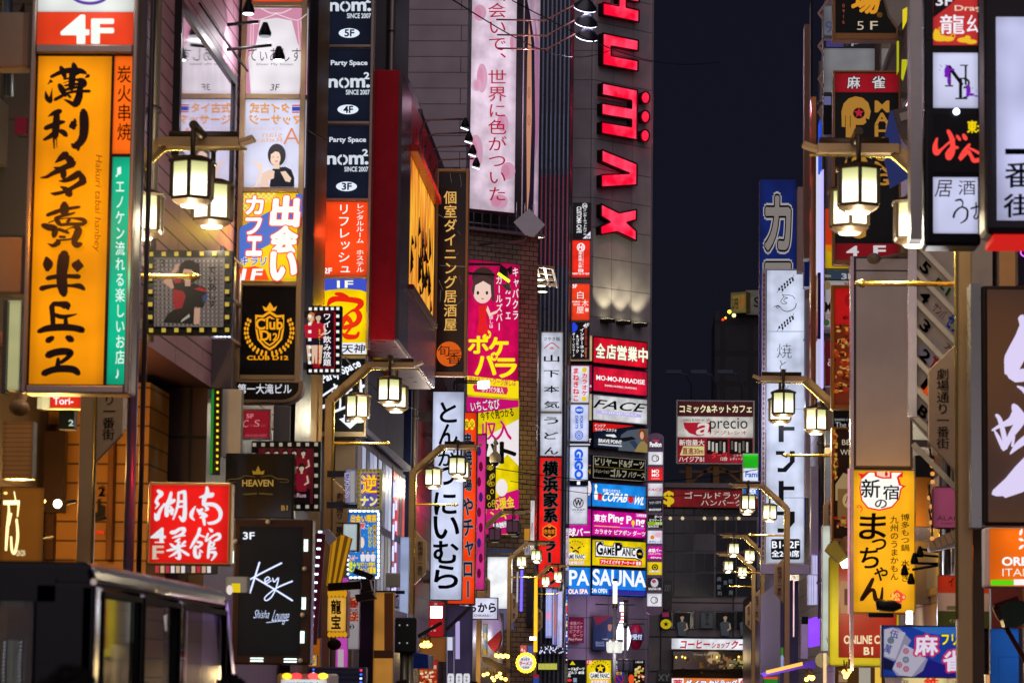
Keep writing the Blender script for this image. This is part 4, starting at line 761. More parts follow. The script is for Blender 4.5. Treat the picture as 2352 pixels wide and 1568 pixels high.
# panels at street level
for lb, x0, x1, cols in (('black billiards lightbox', 402, 590, 0), ('yellow arcade lightbox', 595, 768, 1), ('bowling price lightbox', 775, 868, 2), ('food photo lightbox', 880, 998, 3)):
    s = Sign('street_lightbox', lb+' at street level under the tower block', 'lightbox', HD-2, x0, 1405, x1, 1590, T=.3, fc='#28242c')
    if cols == 0:
        s.panel(x0+3, 1408, x1-3, 1588, '#12181a', .5); s.T_('ビリヤード&ダーツ', 408, 1456, 582, 1480, '#f4f4f0', b=.04, e=1); s.T_('ゴルフ 卓球', 470, 1484, 580, 1504, '#f4f4f0', b=.04, e=1); s.T_('BAGUS', 408, 1504, 486, 1524, '#f4f4f0', b=.03, e=1); s.poly([(480,1440),(500,1412),(520,1440)], '#e0c020', 1); s.rect(405, 1535, 450, 1560, '#40c050', 1); s.ell(478, 1546, 18, 10, '#e03030', 1); s.rect(505, 1530, 530, 1560, '#8090b0', 1)
    elif cols == 1:
        s.panel(x0+3, 1408, x1-3, 1588, '#f4d808', 1); s.poly([(598,1408),(650,1408),(598,1450)], '#e03820'); s.T_('1.2F', 600, 1412, 632, 1430, '#ffffff', b=.03); s.ell(692, 1470, 36, 34, '#201c10', .1); s.star(692, 1466, 30, '#f4c818')
        for i in range(9): a_ = math.radians(200+i*17.5); s.star(692+64*math.cos(a_), 1475+62*math.sin(a_), 7, '#302c10', .1)
        s.poly([(618,1496),(650,1488),(690,1496),(756,1494),(756,1534),(618,1534)], '#f4f4f8'); s.T_('GAME PANIC', 624, 1500, 752, 1530, '#18181c', b=.05, e=.1); s.T_('新宿歌舞伎町', 628, 1545, 750, 1568, '#f8f0f0', b=.04, ol=('#c03030', .1))
    elif cols == 2:
        s.panel(x0+3, 1408, x1-3, 1588, '#2838a0', .9); s.rect(778, 1408, 850, 1440, '#181828', .3); s.T_('4F OPEN', 795, 1412, 864, 1432, '#ffffff', b=.05); s.T_('BOWLING', 794, 1446, 848, 1466, '#f4f4f8', b=.04); s.T_('PING PONG', 794, 1470, 848, 1486, '#f06080', b=.04); s.rect(794, 1490, 838, 1506, '#e8c818'); s.T_('DARTS', 798, 1492, 834, 1504, '#302000', b=.04, e=.1)
    else:
        s.panel(x0+3, 1408, x1-3, 1588, '#181012', .5)
        for i in range(26): s.ell(960+random.uniform(-30, 28), 1495+random.uniform(-45, 65), random.uniform(5, 13), random.uniform(5, 12), random.choice(['#e0903c', '#f0c060', '#c84828', '#a8b838', '#f0d8a0']), .9, 10)
        s.T_('しゃぶしゃぶ', 935, 1412, 985, 1428, '#f4f0e8', b=.03, e=1); s.ell(905, 1540, 20, 34, '#e05020', 1)
    s.done()
# ================================================================== office block at the very end
U()
OB = empty('office_block', P(1640, 1553, 178)-Vector((0, 0, CAMZ)), 'dark office block closing the street, grid of black windows above a lit cafe', 'building'); OB.location.z = 0
a = P(1488, 1300, 178); b2 = P(1800, 1300, 178); topz = P(1640, 1185, 178).z; U('E3')
bx = OB.location
OD = 178
o = MB().box(a.x-bx.x, b2.x-bx.x+6, 178-bx.y, 14, 0, topz).build('wall', WALL('office', '#8c888c', '#848084', '#4a4648', 4.2, 2.0, .05, .6, off=0), OB)
def ob(x0, y0, x1, y1, name, mat, d=.05, dep=.1):
    p, r_ = P(x0, y1, OD), P(x1, y0, OD); q = MB(); q.box(p.x-bx.x, r_.x-bx.x, -d, -d+dep, p.z, r_.z); return q.build(name, mat, OB)
DG = M('#262a34', 0, .12)
cols_ = [(5, 85), (97, 158), (166, 300), (310, 440), (455, 590), (598, 735)]
for ry0, ry1, dv in ((365, 405, 2), (448, 530, 2), (545, 655, 1), (675, 795, 2), (812, 970, 1), (1075, 1190, 1)):
    for k, (x0, x1) in enumerate(cols_):
        if k == 0: continue
        f = ob(x0-3, ry0-5, x1+3, ry1+5, 'window', M('#6a686e', 0, .5), .06, .06)
        if (ry0, k) in ((545, 3), (1075, 3)): mt = M('#6a6a70', 0, .5)
        else: mt = DG
        p_ = ob(x0, ry0, x1, ry1, 'pane', mt, .08, .02); p_.parent = f
        if dv == 2 and k > 1:
            m_ = (x0+x1)/2; b_ = ob(m_-3, ry0, m_+3, ry1, 'mullion', M('#58565a'), .1, .02); b_.parent = f
# faint pictures behind some panes
def obq(name, label, cat, x0, y0, x1, y1, col, e, fill=None):
    s = Sign(name, label, cat, OD-.25, x0, y0, x1, y1, T=.05, body=False); s.panel(x0, y0, x1, y1, col, e, rough=.2); fill and fill(s); s.done(); return s
obq('window_poster', 'dark window poster with pale vertical characters', 'window poster', 455, 815, 588, 968, '#101318', .2, lambda s: [s.T_(t, x, y, x+28, y+30, '#6a7280', b=.04, e=.5) for t, x, y in (('病', 462, 835), ('愛', 462, 890), ('枕', 540, 850), ('男', 542, 930), ('約', 466, 932), ('束', 505, 860))])
for lb, x0, x1 in (('man in pale clothes', 168, 275), ('person leaning on one arm', 456, 580), ('man in a dark jacket', 600, 705)): obq('window_poster', 'dim window poster of a '+lb, 'window poster', x0, 1082, x1, 1188, '#14181e', .3, lambda s: s.fig((x0+x1)/2, 1090, 150, cloth='#5a6068', e=.35))
obq('window_poster', 'pale window film lettered BLUE sideways', 'window poster', 350, 1082, 436, 1188, '#54585e', .35, lambda s: s.T_('BLUE', 395-42, 1130-12, 395+42, 1130+12, '#2a2c30', b=.02, e=.2, rot=90))
obq('window_poster', 'yellow arcade window poster low on the office block', 'window poster', 70, 1075, 148, 1188, '#1c1a18', .2, lambda s: (s.ell(110, 1160, 38, 34, '#c8b018', .8), s.star(110, 1160, 20, '#302c10', .1), s.rect(85, 1080, 130, 1110, '#a03060', .5)))
for y0, y1, t in ((860, 1060, 'AXXY'), (1475, 1560, 'AXY')): obq('wall_lettering', f'faint grey letters {"above" if y0 < 1000 else "below"} on the pale wall of the office block', 'lettering', 92 if y0 < 1000 else 50, y0, 150 if y0 < 1000 else 140, y1, '#5c585a', .12, lambda s: s.T_(t[1:], 98 if y0 < 1000 else 55, y0+30, 145 if y0 < 1000 else 135, y0+75, '#8a8688', b=0, e=.3))
# red hamburger signboard
s = Sign('signboard', 'dull red signboard with white kana and a yellow dollar mark on the office roof edge', 'signboard', OD-.8, 96, 232, 760, 360, T=.5, fc='#4a2020'); s.panel(98, 238, 750, 356, '#7c1c20', .75, rough=.6)
s.T_('ゴールドラッシュ', 240, 250, 750, 298, '#d0c8c0', b=.01, e=.8); s.T_('ハンバーグ', 352, 304, 640, 346, '#d0c8c0', b=.01, e=.8); s.T_('$', 96, 248, 162, 348, '#d8b820', b=.06, e=.9); s.done()
for i, x in enumerate((140, 224, 375, 447, 530, 612)):
    l = P(x, 432, OD-.4); q = MB(); q.ball((0, 0, 0), .1); q.tube([(0, 0, .05), (0, .5, .1)], .03); o = q.build('eave_lamp', [M('#c8b890', 1.2)]); o.location = l
    tag(o, f'small eave lamp under the red signboard, {["first", "second", "third", "fourth", "fifth", "sixth"][i]} from the pylon', 'eave lamp', 'eave lamps of the office block')
q = MB(); p, r_ = P(100, 205, OD-.5), P(760, 225, OD-.5); q.box(p.x, r_.x, OD-.6, OD-.1, r_.z, p.z+.15)
tag(q.build('ledge', M('#8a8078', 0, .6)), 'rusty pale ledge above the red signboard', 'ledge')
# comic cafe billboard on its steel legs
U('E2')
s = Sign('rooftop_billboard', 'comic and net cafe billboard, brown white and red, on rusty steel legs', 'billboard', OD, 180, 1190, 720, 1628, T=.6, fc='#a0a098', fw=6, rim=.05)  # faces glow as if backlit, the lighting put into their colour
s.panel(190, 1198, 710, 1300, '#4a1820', .75); s.T_('コミック&ネットカフェ', 205, 1222, 700, 1275, '#f0e8b8', b=.04, e=.95)
s.panel(190, 1302, 710, 1444, '#d8d4cc', .85); s.T_('comics & internet cafe', 225, 1312, 415, 1334, '#383030', b=0, e=.2); s.poly([(228,1342),(420,1342),(420,1420),(330,1434),(270,1415),(238,1380)], '#b01c30'); s.T_('a', 325, 1345, 415, 1425, '#e8dcd8', b=.02, sh=.25); s.T_('precio', 412, 1310, 672, 1410, '#382c30', b=.0, e=.15); s.T_('アプレシオ', 438, 1400, 665, 1424, '#b01c30', b=.02)
s.panel(190, 1446, 710, 1622, '#941828', .8); s.T_('新宿最大', 202, 1460, 374, 1500, '#f0e8e0', b=.03); s.poly([(228,1505),(374,1505),(374,1568),(206,1568)], '#e0d890'); s.T_('直進30m', 224, 1515, 366, 1560, '#982030', b=.04); s.T_('ハイジアB1', 200, 1576, 372, 1612, '#f0e0d8', b=.03)
for x0, x1 in ((390, 535), (548, 704)):
    s.rect(x0, 1456, x1, 1560, '#282220', .2)
    for i in range(5): s.rect(x0+10+i*26, 1470+(i*7) % 20, x0+24+i*26, 1530+(i*11) % 25, random.choice(['#d8d0c8', '#a09888', '#686058']), .7)
s.T_('ダーツ', 425, 1542, 530, 1590, '#e04030', b=.04); s.T_('12台', 486, 1578, 532, 1606, '#f0e0d8', b=.03); s.T_('インターネット', 575, 1562, 650, 1576, '#f0e0d8', b=.02); s.T_('レディース', 552, 1582, 640, 1604, '#f0e0d8', b=.02)
s.done()
q = MB()
for x in (268, 455, 640):
    p, r_ = P(x, 1628, OD+.3), P(x, 1760, OD+.3); q.bar(p, r_, .35, .3)
for x, y in ((268, 1628), (455, 1755), (640, 1628)): pass
for a_, b_ in (((290, 1750), (430, 1640)), ((620, 1750), (480, 1640)), ((200, 1680), (640, 1680))): q.bar(P(*a_, OD+.3), P(*b_, OD+.3), .14, .14)
rt = s.root.location; bmesh.ops.translate(q.bm, vec=-rt, verts=q.bm.verts); s.part('truss', q, M('#7a5a38', 0, .7))
for i, x in enumerate((285, 455, 635)):
    p = P(x, 1190, OD+.2); q = MB(); q.tube([(0, 0, 0), (0, -.1, .9), (-.3, -1.0, 1.4), (-.9, -1.4, 1.5)], .06); q.box(-1.5, -.6, -1.7, -1.2, 1.42, 1.62); o = q.build('arm_lamp', M('#4a5068', 0, .4)); o.location = p
    tag(o, f'unlit arm lamp on the comic cafe billboard, {["left", "middle", "right"][i]} of the three', 'arm lamp', 'arm lamps over the comic cafe billboard')
# cafe at the foot
U('E3')
s = Sign('signboard', 'long white lit coffee shop signboard with red handwritten kana', 'signboard', OD-1.2, 147, 1260, 770, 1337, T=.6, fc='#808488'); s.panel(149, 1262, 768, 1335, '#e0e4ec', 1.0)
s.T_('コーヒー', 212, 1272, 412, 1326, '#b81828', b=.06, sh=.15); s.T_('ショップ', 428, 1284, 548, 1324, '#b81828', b=.06, sh=.1); s.T_('クール', 562, 1275, 710, 1328, '#b81828', b=.07, sh=.2); s.done()
s = Sign('shop_window', 'brown lit cafe window with small yellow lamps inside', 'shop window', OD-.6, 158, 1345, 720, 1530, T=.5, fc='#2a1c14'); s.panel(162, 1350, 716, 1485, '#2e1d10', .7, rough=.1)
for i in range(46): x = random.uniform(445, 650); y = random.uniform(1365, 1460); s.rect(x, y, x+random.uniform(8, 28), y+random.uniform(6, 26), random.choice(['#c8a850', '#a06828', '#806850', '#d8c890', '#687850', '#503018']), .7)
for i in range(20): x = random.uniform(168, 430); y = random.uniform(1365, 1470); s.rect(x, y, x+random.uniform(5, 30), y+random.uniform(8, 40), random.choice(['#6a4420', '#4a2c14', '#7a5428', '#584028']), .6)
for x, y in ((222, 1385), (242, 1392), (180, 1388), (460, 1388), (610, 1385)): s.ell(x, y, 6, 8, '#ffc850', 3)
s.T_('Private Room', 302, 1362, 428, 1376, '#c8b898', b=0, e=.6); s.rect(162, 1470, 716, 1485, '#181210', .2); s.done()
h = s.root.location; lamp('POINT', 'cafe_glow', (0, -1.5, 1.2), 60, (1, .7, .35), s.root, .4)
s = Sign('signboard', 'orange and white drugstore signboard with blue edged kana at the bottom', 'signboard', OD-1.5, 147, 1530, 720, 1640, T=.6, fc='#303850'); s.panel(149, 1533, 718, 1638, '#f08020', 1); s.rect(150, 1534, 232, 1638, '#f0f0f8'); s.rect(610, 1534, 718, 1638, '#f0f0f8'); s.T_('薬', 160, 1542, 222, 1600, '#d01828', b=.05); s.T_('ダイコク', 240, 1545, 440, 1600, '#ffffff', b=.06, ol=('#2030a0', .14)); s.T_('ドラッグ', 450, 1545, 600, 1580, '#ffffff', b=.06, ol=('#2030a0', .14)); s.T_('免', 620, 1542, 672, 1595, '#d01828', b=.05); s.done()
# dark tower far behind with a roof sign
U('E2')
TB = empty('far_tower', P(700, 2400, 330)-Vector((0, 0, CAMZ)), 'almost black tower far behind the office block', 'building'); TB.location.z = 0; p, r_ = P(440, 900, 330), P(800, 600, 330)
MB().box(p.x-TB.location.x, r_.x-TB.location.x+8, -4, 14, 0, P(600, 610, 330).z).build('wall', WALL('far', '#1a1a1e', '#1e1e22', '#101012', 3, 3.3, .3, .6, off=0), TB)
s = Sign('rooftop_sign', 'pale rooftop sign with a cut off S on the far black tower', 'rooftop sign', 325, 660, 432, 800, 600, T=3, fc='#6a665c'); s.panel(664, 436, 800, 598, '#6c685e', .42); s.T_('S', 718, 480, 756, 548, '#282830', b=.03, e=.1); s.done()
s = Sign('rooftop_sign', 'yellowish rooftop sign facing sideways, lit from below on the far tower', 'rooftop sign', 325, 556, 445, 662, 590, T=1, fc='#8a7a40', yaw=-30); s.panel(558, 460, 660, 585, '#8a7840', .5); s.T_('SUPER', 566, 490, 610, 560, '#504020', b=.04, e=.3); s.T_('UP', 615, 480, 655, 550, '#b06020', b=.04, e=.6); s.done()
for i, (x, y, c_) in enumerate(((547, 580, '#ffd848'), (578, 605, '#ffe890'), (520, 622, '#ffa030'), (502, 634, '#ff3020'))):
    q = MB(); q.ball((0, 0, 0), .2 if i < 2 else .12); o = q.build('roof_lamp', M(c_, 3)); o.location = P(x, y, 320); tag(o, f'tiny {["yellow", "pale yellow", "orange", "red"][i]} roof lamp on the far black tower', 'roof lamp')
# ---- slim twin street lanterns in front of the tower block
U('D3')
def pylon(x, ytop, yl, D, lab, on):
    base = P(x, 1500, D); k = UO[2]*D/F; e = empty('square_lamp', (base.x, D, 0), lab, 'street lamp', 0, 'cylinder lamps before the tower block'); Z = lambda y: P(x, y, D).z
    zt, zb = Z(ytop), Z(yl); MB().tube([(0, 0, 0), (0, 0, zb)], .085, 12).build('post', M('#8a8a96', 0, .4), e)
    MB().tube([(0, 0, zb), (0, 0, zt)], .1, 12).build('light_tube', M('#f4f0d8', 2.2) if on else M('#60606a', 0, .3), e); MB().tube([(0, 0, zt), (0, 0, zt+.12)], .11, 12).build('cap', M('#3a3a42'), e); MB().tube([(0, 0, zb-.25), (0, 0, zb)], .12, 12).build('collar', MET('#6a6a70'), e)
    z1, z2 = Z(yl+265), Z(yl+340)
    for i in range(4):
        a_ = i*math.pi/2+.4; c_ = Vector((.24*math.cos(a_), .24*math.sin(a_), 0)); f = MB().lathe([(.1, z2), (.15, z2+.12), (.16, z1-.1), (.16, z1)], c_, 10).build('lamp_shade', M('#e8e8e0', .95) if on else M('#70708a', 0, .3), e); MB().lathe([(.165, z1), (.165, z1+.12)], c_, 10).build('shade_cap', MET('#b0a8b0'), f)
    MB().tube([(-.9, 0, zb-.05), (.9, 0, zb-.05)], .035, 8).build('cross_arm', MET(), e)
    if on: lamp('POINT', 'bulb', (0, -.8, z2), 70, (1, .95, .85), e, .3)
pylon(788, 866, 1018, 140, 'lit grey post lamp with a glowing tube top before the sauna board', True)
pylon(862, 1010, 1150, 146, 'unlit grey post lamp just behind the glowing tube lamp', False)
# no parking sign
s = Sign('road_sign', 'round blue no parking sign with red rim', 'road sign', 132, 790, 1508, 852, 1572, T=.06, body=False); p = s.m(821, 1540); r_ = abs(s.m(852, 1540)[0]-p[0]); q = MB(); q.tube([(p[0], 0, p[1]), (p[0], .04, p[1])], r_, 24); s.part('disc', q, M('#c02030')); s.e = 0; s.lay = 4; s.ell(821, 1540, 25, 26, '#2040c0', .35); s.poly([(800,1522),(806,1517),(842,1558),(836,1563)], '#d02030', .5); s.ring(821, 1540, 31, 32, 7, '#d02838', .5); s.done()
q = MB(); q.tube([(p[0], .08, p[1]+.3), (p[0], .08, -s.root.location.z)], .04); s.part('post', q, MET())
# ================================================================== right side, near to far
U('F1')
# --- big white street name box in a black case
s = Sign('street_name_box', 'big white lightbox with blue black street name characters in a thick black case', 'street sign', 22.5, 1108, -140, 2100, 1614, T=.45, fc='#181418', fm=M('#161216', 0, .3), bev=.05)
X0, X1, Z0, Z1 = s.R
s.panel(1188, 120, 2000, 1520, '#c6c8ee', 1.0); s.T_('一', 1250, 1030, 1500, 1062, '#1c2034', b=.02, e=.1)
s.T_('番', 1246, 1120, 1470, 1294, '#1c2034', b=.02, e=.1); s.T_('街', 1236, 1340, 1470, 1500, '#1c2034', b=.02, e=.1)
q = MB(); z = s.m(1500, 1605)[1]; q.box(X0+.06, X1, -.004, .55, z-.06, z-.012); s.part('red_strip', q, M('#e01c14', .8))
q = MB(); z = s.m(1500, -12)[1]; q.box(X0+.25, X1-.4, -.02, .0, z, z+.05); s.part('red_tube', q, M('#ff3040', 1.6))
s.done()
# --- tenant tower left of it
s = Sign('sign_tower', 'black cased tenant tower of four boxes, dragon name on top and white pub box below', 'sign tower', 26, 692, -160, 1078, 1690, T=.4, fc='#1a161a', fm=M('#161318', 0, .3), bev=.03)
X0, X1, Z0, Z1 = s.R
s.panel(752, -120, 1058, 313, '#c83030', .95, label='red panel with white characters and yellow clouds')
s.poly([(752,-120),(905,-120),(905,0),(840,60),(752,125)], '#281820', .3); s.T_('3F', 772, -20, 880, 42, '#e8e4f0', b=.03); s.T_('Dragon', 900, 42, 1170, 90, '#f0d8c0', b=.02)
s.T_('龍', 800, 108, 965, 238, '#f4f0fa', b=.02); s.T_('幺', 982, 110, 1058, 228, '#f4f0fa', b=.02)
for x, y, a, b2 in ((775,250,26,40),(800,270,50,22),(850,275,44,18),(770,225,14,18),(960,285,46,18),(985,270,22,16),(1010,298,40,16)): s.ell(x, y, a, b2, '#f0c028')
s.ring(885, 258, 16, 16, 6, '#f0c028'); s.ring(795, 210, 12, 12, 5, '#f0c028')
s.panel(752, 366, 1060, 745, '#d4d6f6', 1.0, label='white panel with overlapping serif monogram')
K = '#2a2230'
s.poly([(828,452),(870,452),(960,580),(948,600),(850,470),(850,460)], K, .1)
for a_ in ((862,470,874,595),(968,456,982,590),(928,545,950,685)): s.rect(*a_, K, .1)
for a_ in ((832,592,888,602),(935,452,990,460),(902,680,985,690),(910,543,960,551)): s.rect(*a_, K, .1)
s.ring(958, 580, 44, 38, 14, K, .1, -90, 90); s.ring(955, 645, 48, 42, 12, K, .1, 0, 90)
for x, y, a, b2 in ((845,500,20,36),(855,560,10,36),(838,530,14,14),(870,490,26,8),(990,630,16,34),(1010,662,22,10),(1045,672,16,6),(985,660,12,20)): s.ell(x, y, a, b2, '#7818b8', .9)
for x, y in ((795,460),(806,470),(792,492),(1018,618),(1045,634)): s.star(x, y, 8, '#483868', .4, q=.2)
s.panel(752, 790, 1066, 1190, '#181218', .3, label='black panel with red brush kana')
RB = '#ff4840'
s.st([(778,955,14,765,1010,34,775,1055,40,810,1030,18,860,985,16,900,960,12),(855,905,26,880,960,34,885,1040,36,860,1090,36,845,1060,20,880,1020,24,920,1020,20),(915,940,20,935,965,22),(960,935,26,975,960,30),(1000,1000,20,960,1050,26,935,1100,26,985,1050,30,1010,1075,24,1030,1110,30,1066,1105,30),(985,1020,14,1030,1040,18,1066,1060,20)], RB, 1)
s.T_('東', 985, 838, 1050, 920, '#f0d010', b=.05, e=1); s.T_(':', 1052, 870, 1064, 910, '#f0d010', b=.03, e=1)
s.panel(752, 1222, 1060, 1608, '#d0d2f4', 1.0, label='white pub panel with thin brush writing')
s.T_('居', 768, 1242, 880, 1358, '#1e2034', b=.0, e=.1, sh=.15); s.T_('酒', 925, 1245, 1042, 1345, '#1e2034', b=0, e=.1)
s.st([(905,1385,12,940,1378,14,955,1400,10,950,1425,8),(890,1500,16,905,1460,14,945,1430,12,985,1450,14,980,1510,14,940,1540,8),(1010,1440,12,1062,1425,12),(1045,1400,10,1045,1470,10,1030,1500,10,1050,1510,10,1062,1480,8)], '#1e2034', .1)
s.done()
q = MB(); q.tube([(X1+.02, -.03, Z0+.12), (X1+.02, -.03, Z1)], .035, 8); s.part('light_edge_tube', q, M('#9a8a70', 0, .3)); q = MB(); q.box(X0-.12, X0-.02, 0, .3, Z0+.05, Z1); s.part('side_rail', q, MET('#8a8480'))
q = MB(); q.ball((s.m(908, 777)[0], -.05, s.m(908, 777)[1]), .03); s.part('spot', q, M('#d8e0ff', 4))
# --- brown brush sign at the right edge
U('F2')
s = Sign('vertical_sign', 'dark brown sign with huge ragged white brush strokes at the right edge', 'shop sign', 29, 1086, 402, 2100, 2055, T=.35, fc='#2a1c18', fm=M('#32241e', 0, .45), bev=.03)
X0, X1, Z0, Z1 = s.R
bm_, bt, bb = base_mat('lit_brown_panel'); n_ = bt.nodes.new('ShaderNodeTexNoise'); co_ = bt.nodes.new('ShaderNodeTexCoord'); rr_ = bt.nodes.new('ShaderNodeValToRGB'); n_.inputs['Scale'].default_value = .55; n_.inputs['Detail'].default_value = 1
rr_.color_ramp.elements[0].position = .35; rr_.color_ramp.elements[0].color = lin('#33221e'); rr_.color_ramp.elements[1].position = .75; rr_.color_ramp.elements[1].color = lin('#6a4018')
bt.links.new(co_.outputs['Object'], n_.inputs[0]); bt.links.new(n_.outputs[0], rr_.inputs[0]); bt.links.new(rr_.outputs[0], bb.inputs['Emission Color']); bb.inputs['Emission Strength'].default_value = .9; bb.inputs['Base Color'].default_value = (.02, .012, .01, 1)
s.panel(1128, 430, 2070, 2030, '#4a2a1a', .8, mat=bm_)
sv = UO[:]; UO[:] = [3896*.57422, 1100*.57422, .37046]; W_ = '#dcd0f4'
s.poly([(272,268),(285,250),(305,245),(330,300),(330,500),(310,530),(275,595),(330,592),(360,640),(300,662),(255,665),(215,640),(192,600),(186,540),(190,500),(215,450),(258,370),(282,310)], W_, 1)
s.poly([(186,520),(200,500),(198,620),(188,610)], W_, 1)
s.st([(340,590,20,300,610,60,260,630,50),(138,868,20,160,900,28,185,1000,32,195,1070,30),(112,962,12,160,935,24,230,905,50,260,860,60),(125,965,10,150,1010,24,180,1075,26),(245,812,36,265,850,60,285,900,60,230,990,40,200,1050,30,180,1085,16),(245,1000,16,235,1060,18),(280,880,30,340,910,40,380,1000,40),(222,1108,10,270,1055,40,330,1010,50),(265,692,10,300,710,26,340,750,36)], W_, 1)
s.poly([(105,1360),(112,1335),(190,1262),(250,1190),(310,1128),(380,1090),(380,1330),(310,1340),(280,1352),(190,1382),(175,1370),(135,1372)], W_, 1)
UO[:] = sv; s.done()
q = MB(); q.box(X0-.1, X0-.003, .0, .34, Z0-.02, Z1+.02); s.part('side_case', q, MET('#9a9a98', .3))
# --- orange pizza style sign
U('F3')
s = Sign('shop_sign', 'orange lightbox with white capitals and an Italian flag stripe', 'shop sign', 31, 1112, 498, 2000, 912, T=.35, fc='#cfd0d8', fm=M('#b8b8c4', 0, .4), bev=.02)
s.panel(1142, 504, 1990, 902, '#ff7414', 1); s.T_('ORE', 1228, 700, 1400, 756, '#ffffff', b=.05); s.T_('ITALIAN', 1228, 778, 1560, 830, '#fff0e0', b=-.005)
for x0, y0, x1, y1 in ((1350,545,1362,508),(1345,575,1372,585),(1345,640,1372,618)): s.st([(x0,y0,14,(x0+x1)/2,(y0+y1)/2,20,x1,y1,8)], '#ffffff')
s.rect(1148, 856, 1303, 894, '#58d010'); s.rect(1305, 852, 1460, 892, '#f4f4f4'); s.rect(1462, 850, 1620, 890, '#e02818'); s.done()
# --- slanted floor guide with steel strips
U('F2')
s = Sign('slanted_floor_guide', 'tall faded floor guide with slanted steel strips and floor numbers', 'floor guide', 36, 592, 60, 1190, 1500, T=.2, body=False)
def sl(name, pts, mat, y0, y1): q = MB(); q.slab([s.m(x, y) for x, y in pts], y0, y1); return s.part(name, q, mat)
sl('back', [(600,85),(1160,85),(1160,1500),(1000,1760),(600,1300)], M('#b0a298', 0, .5), .0, .2)
s.pan = s.root
for k in range(8):
    y = 90+k*200
    q = MB(); a_, b_ = s.m(610, y), s.m(1165, y+575); q.bar((a_[0], -.05, a_[1]), (b_[0], -.05, b_[1]), .04, .06); s.part('steel_strip', q, MET('#b8ac98', .3))
q = MB(); a_, b_ = s.m(604, 60), s.m(604, 1305); q.bar((a_[0], -.06, a_[1]), (b_[0], -.06, b_[1]), .1, .1); s.part('edge_rail', q, MET('#c0b4b4', .25))
s.e = 0; s.lay = 2
s.poly([(1020,480),(1068,560),(1068,730),(880,570),(930,505)], '#b01828', .25); s.poly([(720,1050),(780,1110),(780,1240),(665,1110)], '#ff5a10', .55)
s.poly([(630,850),(700,790),(840,940),(780,1010)], '#9a94a4', 0)
for t, x, y, c_ in (('5', 697, 280, '#28262a'), ('4', 692, 480, '#28324a'), ('3', 695, 680, '#28262a'), ('2', 695, 885, '#282a40'), ('1', 695, 1080, '#383838')): s.T_(t, x-(32 if t != '1' else 12), y-34, x+(32 if t != '1' else 12), y+34, c_, b=.05, e=0, rot=48, sh=-.2)
s.T_('B1', 640, 1255, 750, 1320, '#28262a', b=.05, e=0, rot=45, sh=-.2); s.T_('F-1', 755, 385, 870, 440, '#207838', b=.06, e=.1, rot=42, sh=-.2); s.T_('TV', 725, 915, 815, 985, '#c02820', b=.05, e=.2, rot=42, sh=-.2); s.T_('サンバ', 740, 545, 845, 610, '#b85868', b=.02, e=.1, rot=45, sh=-.2); s.T_('センパ', 830, 640, 1000, 735, '#2858c0', b=.06, e=.15, rot=45, sh=-.2); s.T_('レ', 1025, 640, 1062, 690, '#181418', b=.04, e=0); s.T_('ア', 825, 810, 875, 850, '#b05868', b=.04, e=.1, rot=45)
s.T_('R', 740, 1340, 790, 1400, '#c03828', b=.05, e=.2, rot=40)
s.done()
# --- grey blank panel over the yellow hot pot sign
s = Sign('blank_sign', 'weathered grey blank panel stacked over the yellow hot pot sign', 'blank sign', 44, 205, 200, 610, 1655, T=.28, fc='#6a6062', fm=M('#5a5254', 0, .5))
ST = WALL('stained', '#d4c8c6', '#ccc0be', '#5a5052', 40, 2.86, .012, .6, off=0)
s.panel(222, 215, 592, 1640, '#6a6060', 0, mat=ST); 
s.done(); X0, X1, Z0, Z1 = s.R; q = MB(); q.box(X0-.05, X0-.002, -.03, .2, Z0-2.9, Z1); s.part('edge_rail', q, MET('#b8a0a8', .25))
q = MB(); a_ = s.m(330, 240); q.ball((a_[0], -.4, a_[1]), .1, 0, (1, 1.6, .8)); q.tube([(a_[0], -.3, a_[1]), (a_[0]+.4, 0, a_[1]+.12), (a_[0]+1.2, .1, a_[1]+.3)], .02); s.part('dead_spotlight', q, M('#8a7c70', 0, .5))
s.arms(1, .6)
U('F3')
s = Sign('vertical_sign', 'yellow hot pot restaurant sign with big brown hiragana and a pig face outline', 'shop sign', 44, 178, 95, 628, 1092, T=.28, fc='#9a6a48', fw=0)
s.panel(196, 104, 622, 1078, '#ffb41c', 1.0)
s.poly([(250,140),(300,112),(545,112),(540,150),(515,150),(530,200),(565,210),(535,230),(520,300),(470,360),(380,380),(300,365),(255,310),(242,220),(255,170)], '#e81c20'); s.poly([(258,165),(310,118),(535,118),(500,148),(515,205),(540,214),(524,228),(512,296),(465,350),(380,370),(305,356),(264,306),(252,222)], '#fdfbf4')
s.poly([(232,122),(260,158),(285,130)], '#e81c20'); s.poly([(345,112),(350,145),(400,160),(465,160),(465,112)], '#e81c20'); s.poly([(362,112),(365,138),(405,150),(452,148),(452,112)], '#f8c8b0'); s.ell(428, 128, 10, 16, '#c01018'); s.ring(240, 352, 16, 10, 5, '#e81c20'); s.st([(255,350,6,262,370,6,250,390,5)], '#e81c20')
for ch, x0, y0, x1, y1 in (('新',255,165,385,290),('宿',405,205,515,305),('の',350,305,430,362)): s.T_(ch, x0, y0, x1, y1, '#201816', b=.025, e=.05)
for ch, x0, y0, x1, y1 in (('ま',245,400,425,575),('っ',328,575,425,650),('ち',245,635,375,775),('ゃ',345,770,435,862)): s.T_(ch, x0, y0, x1, y1, '#3c241e', b=.03, e=.1, sh=.05)
s.st([(335,850,24,300,920,34,255,995,26,310,935,24,340,930,26,355,990,32,390,990,26,400,910,12)], '#5a2c22', .15)
s.V_('九州のうまかもん', 452, 415, 512, 862, '#3c2018', b=.02, e=.1, ); s.V_('博多もつ鍋 水炊き', 525, 400, 588, 872, '#3c2018', b=.02, e=.1)
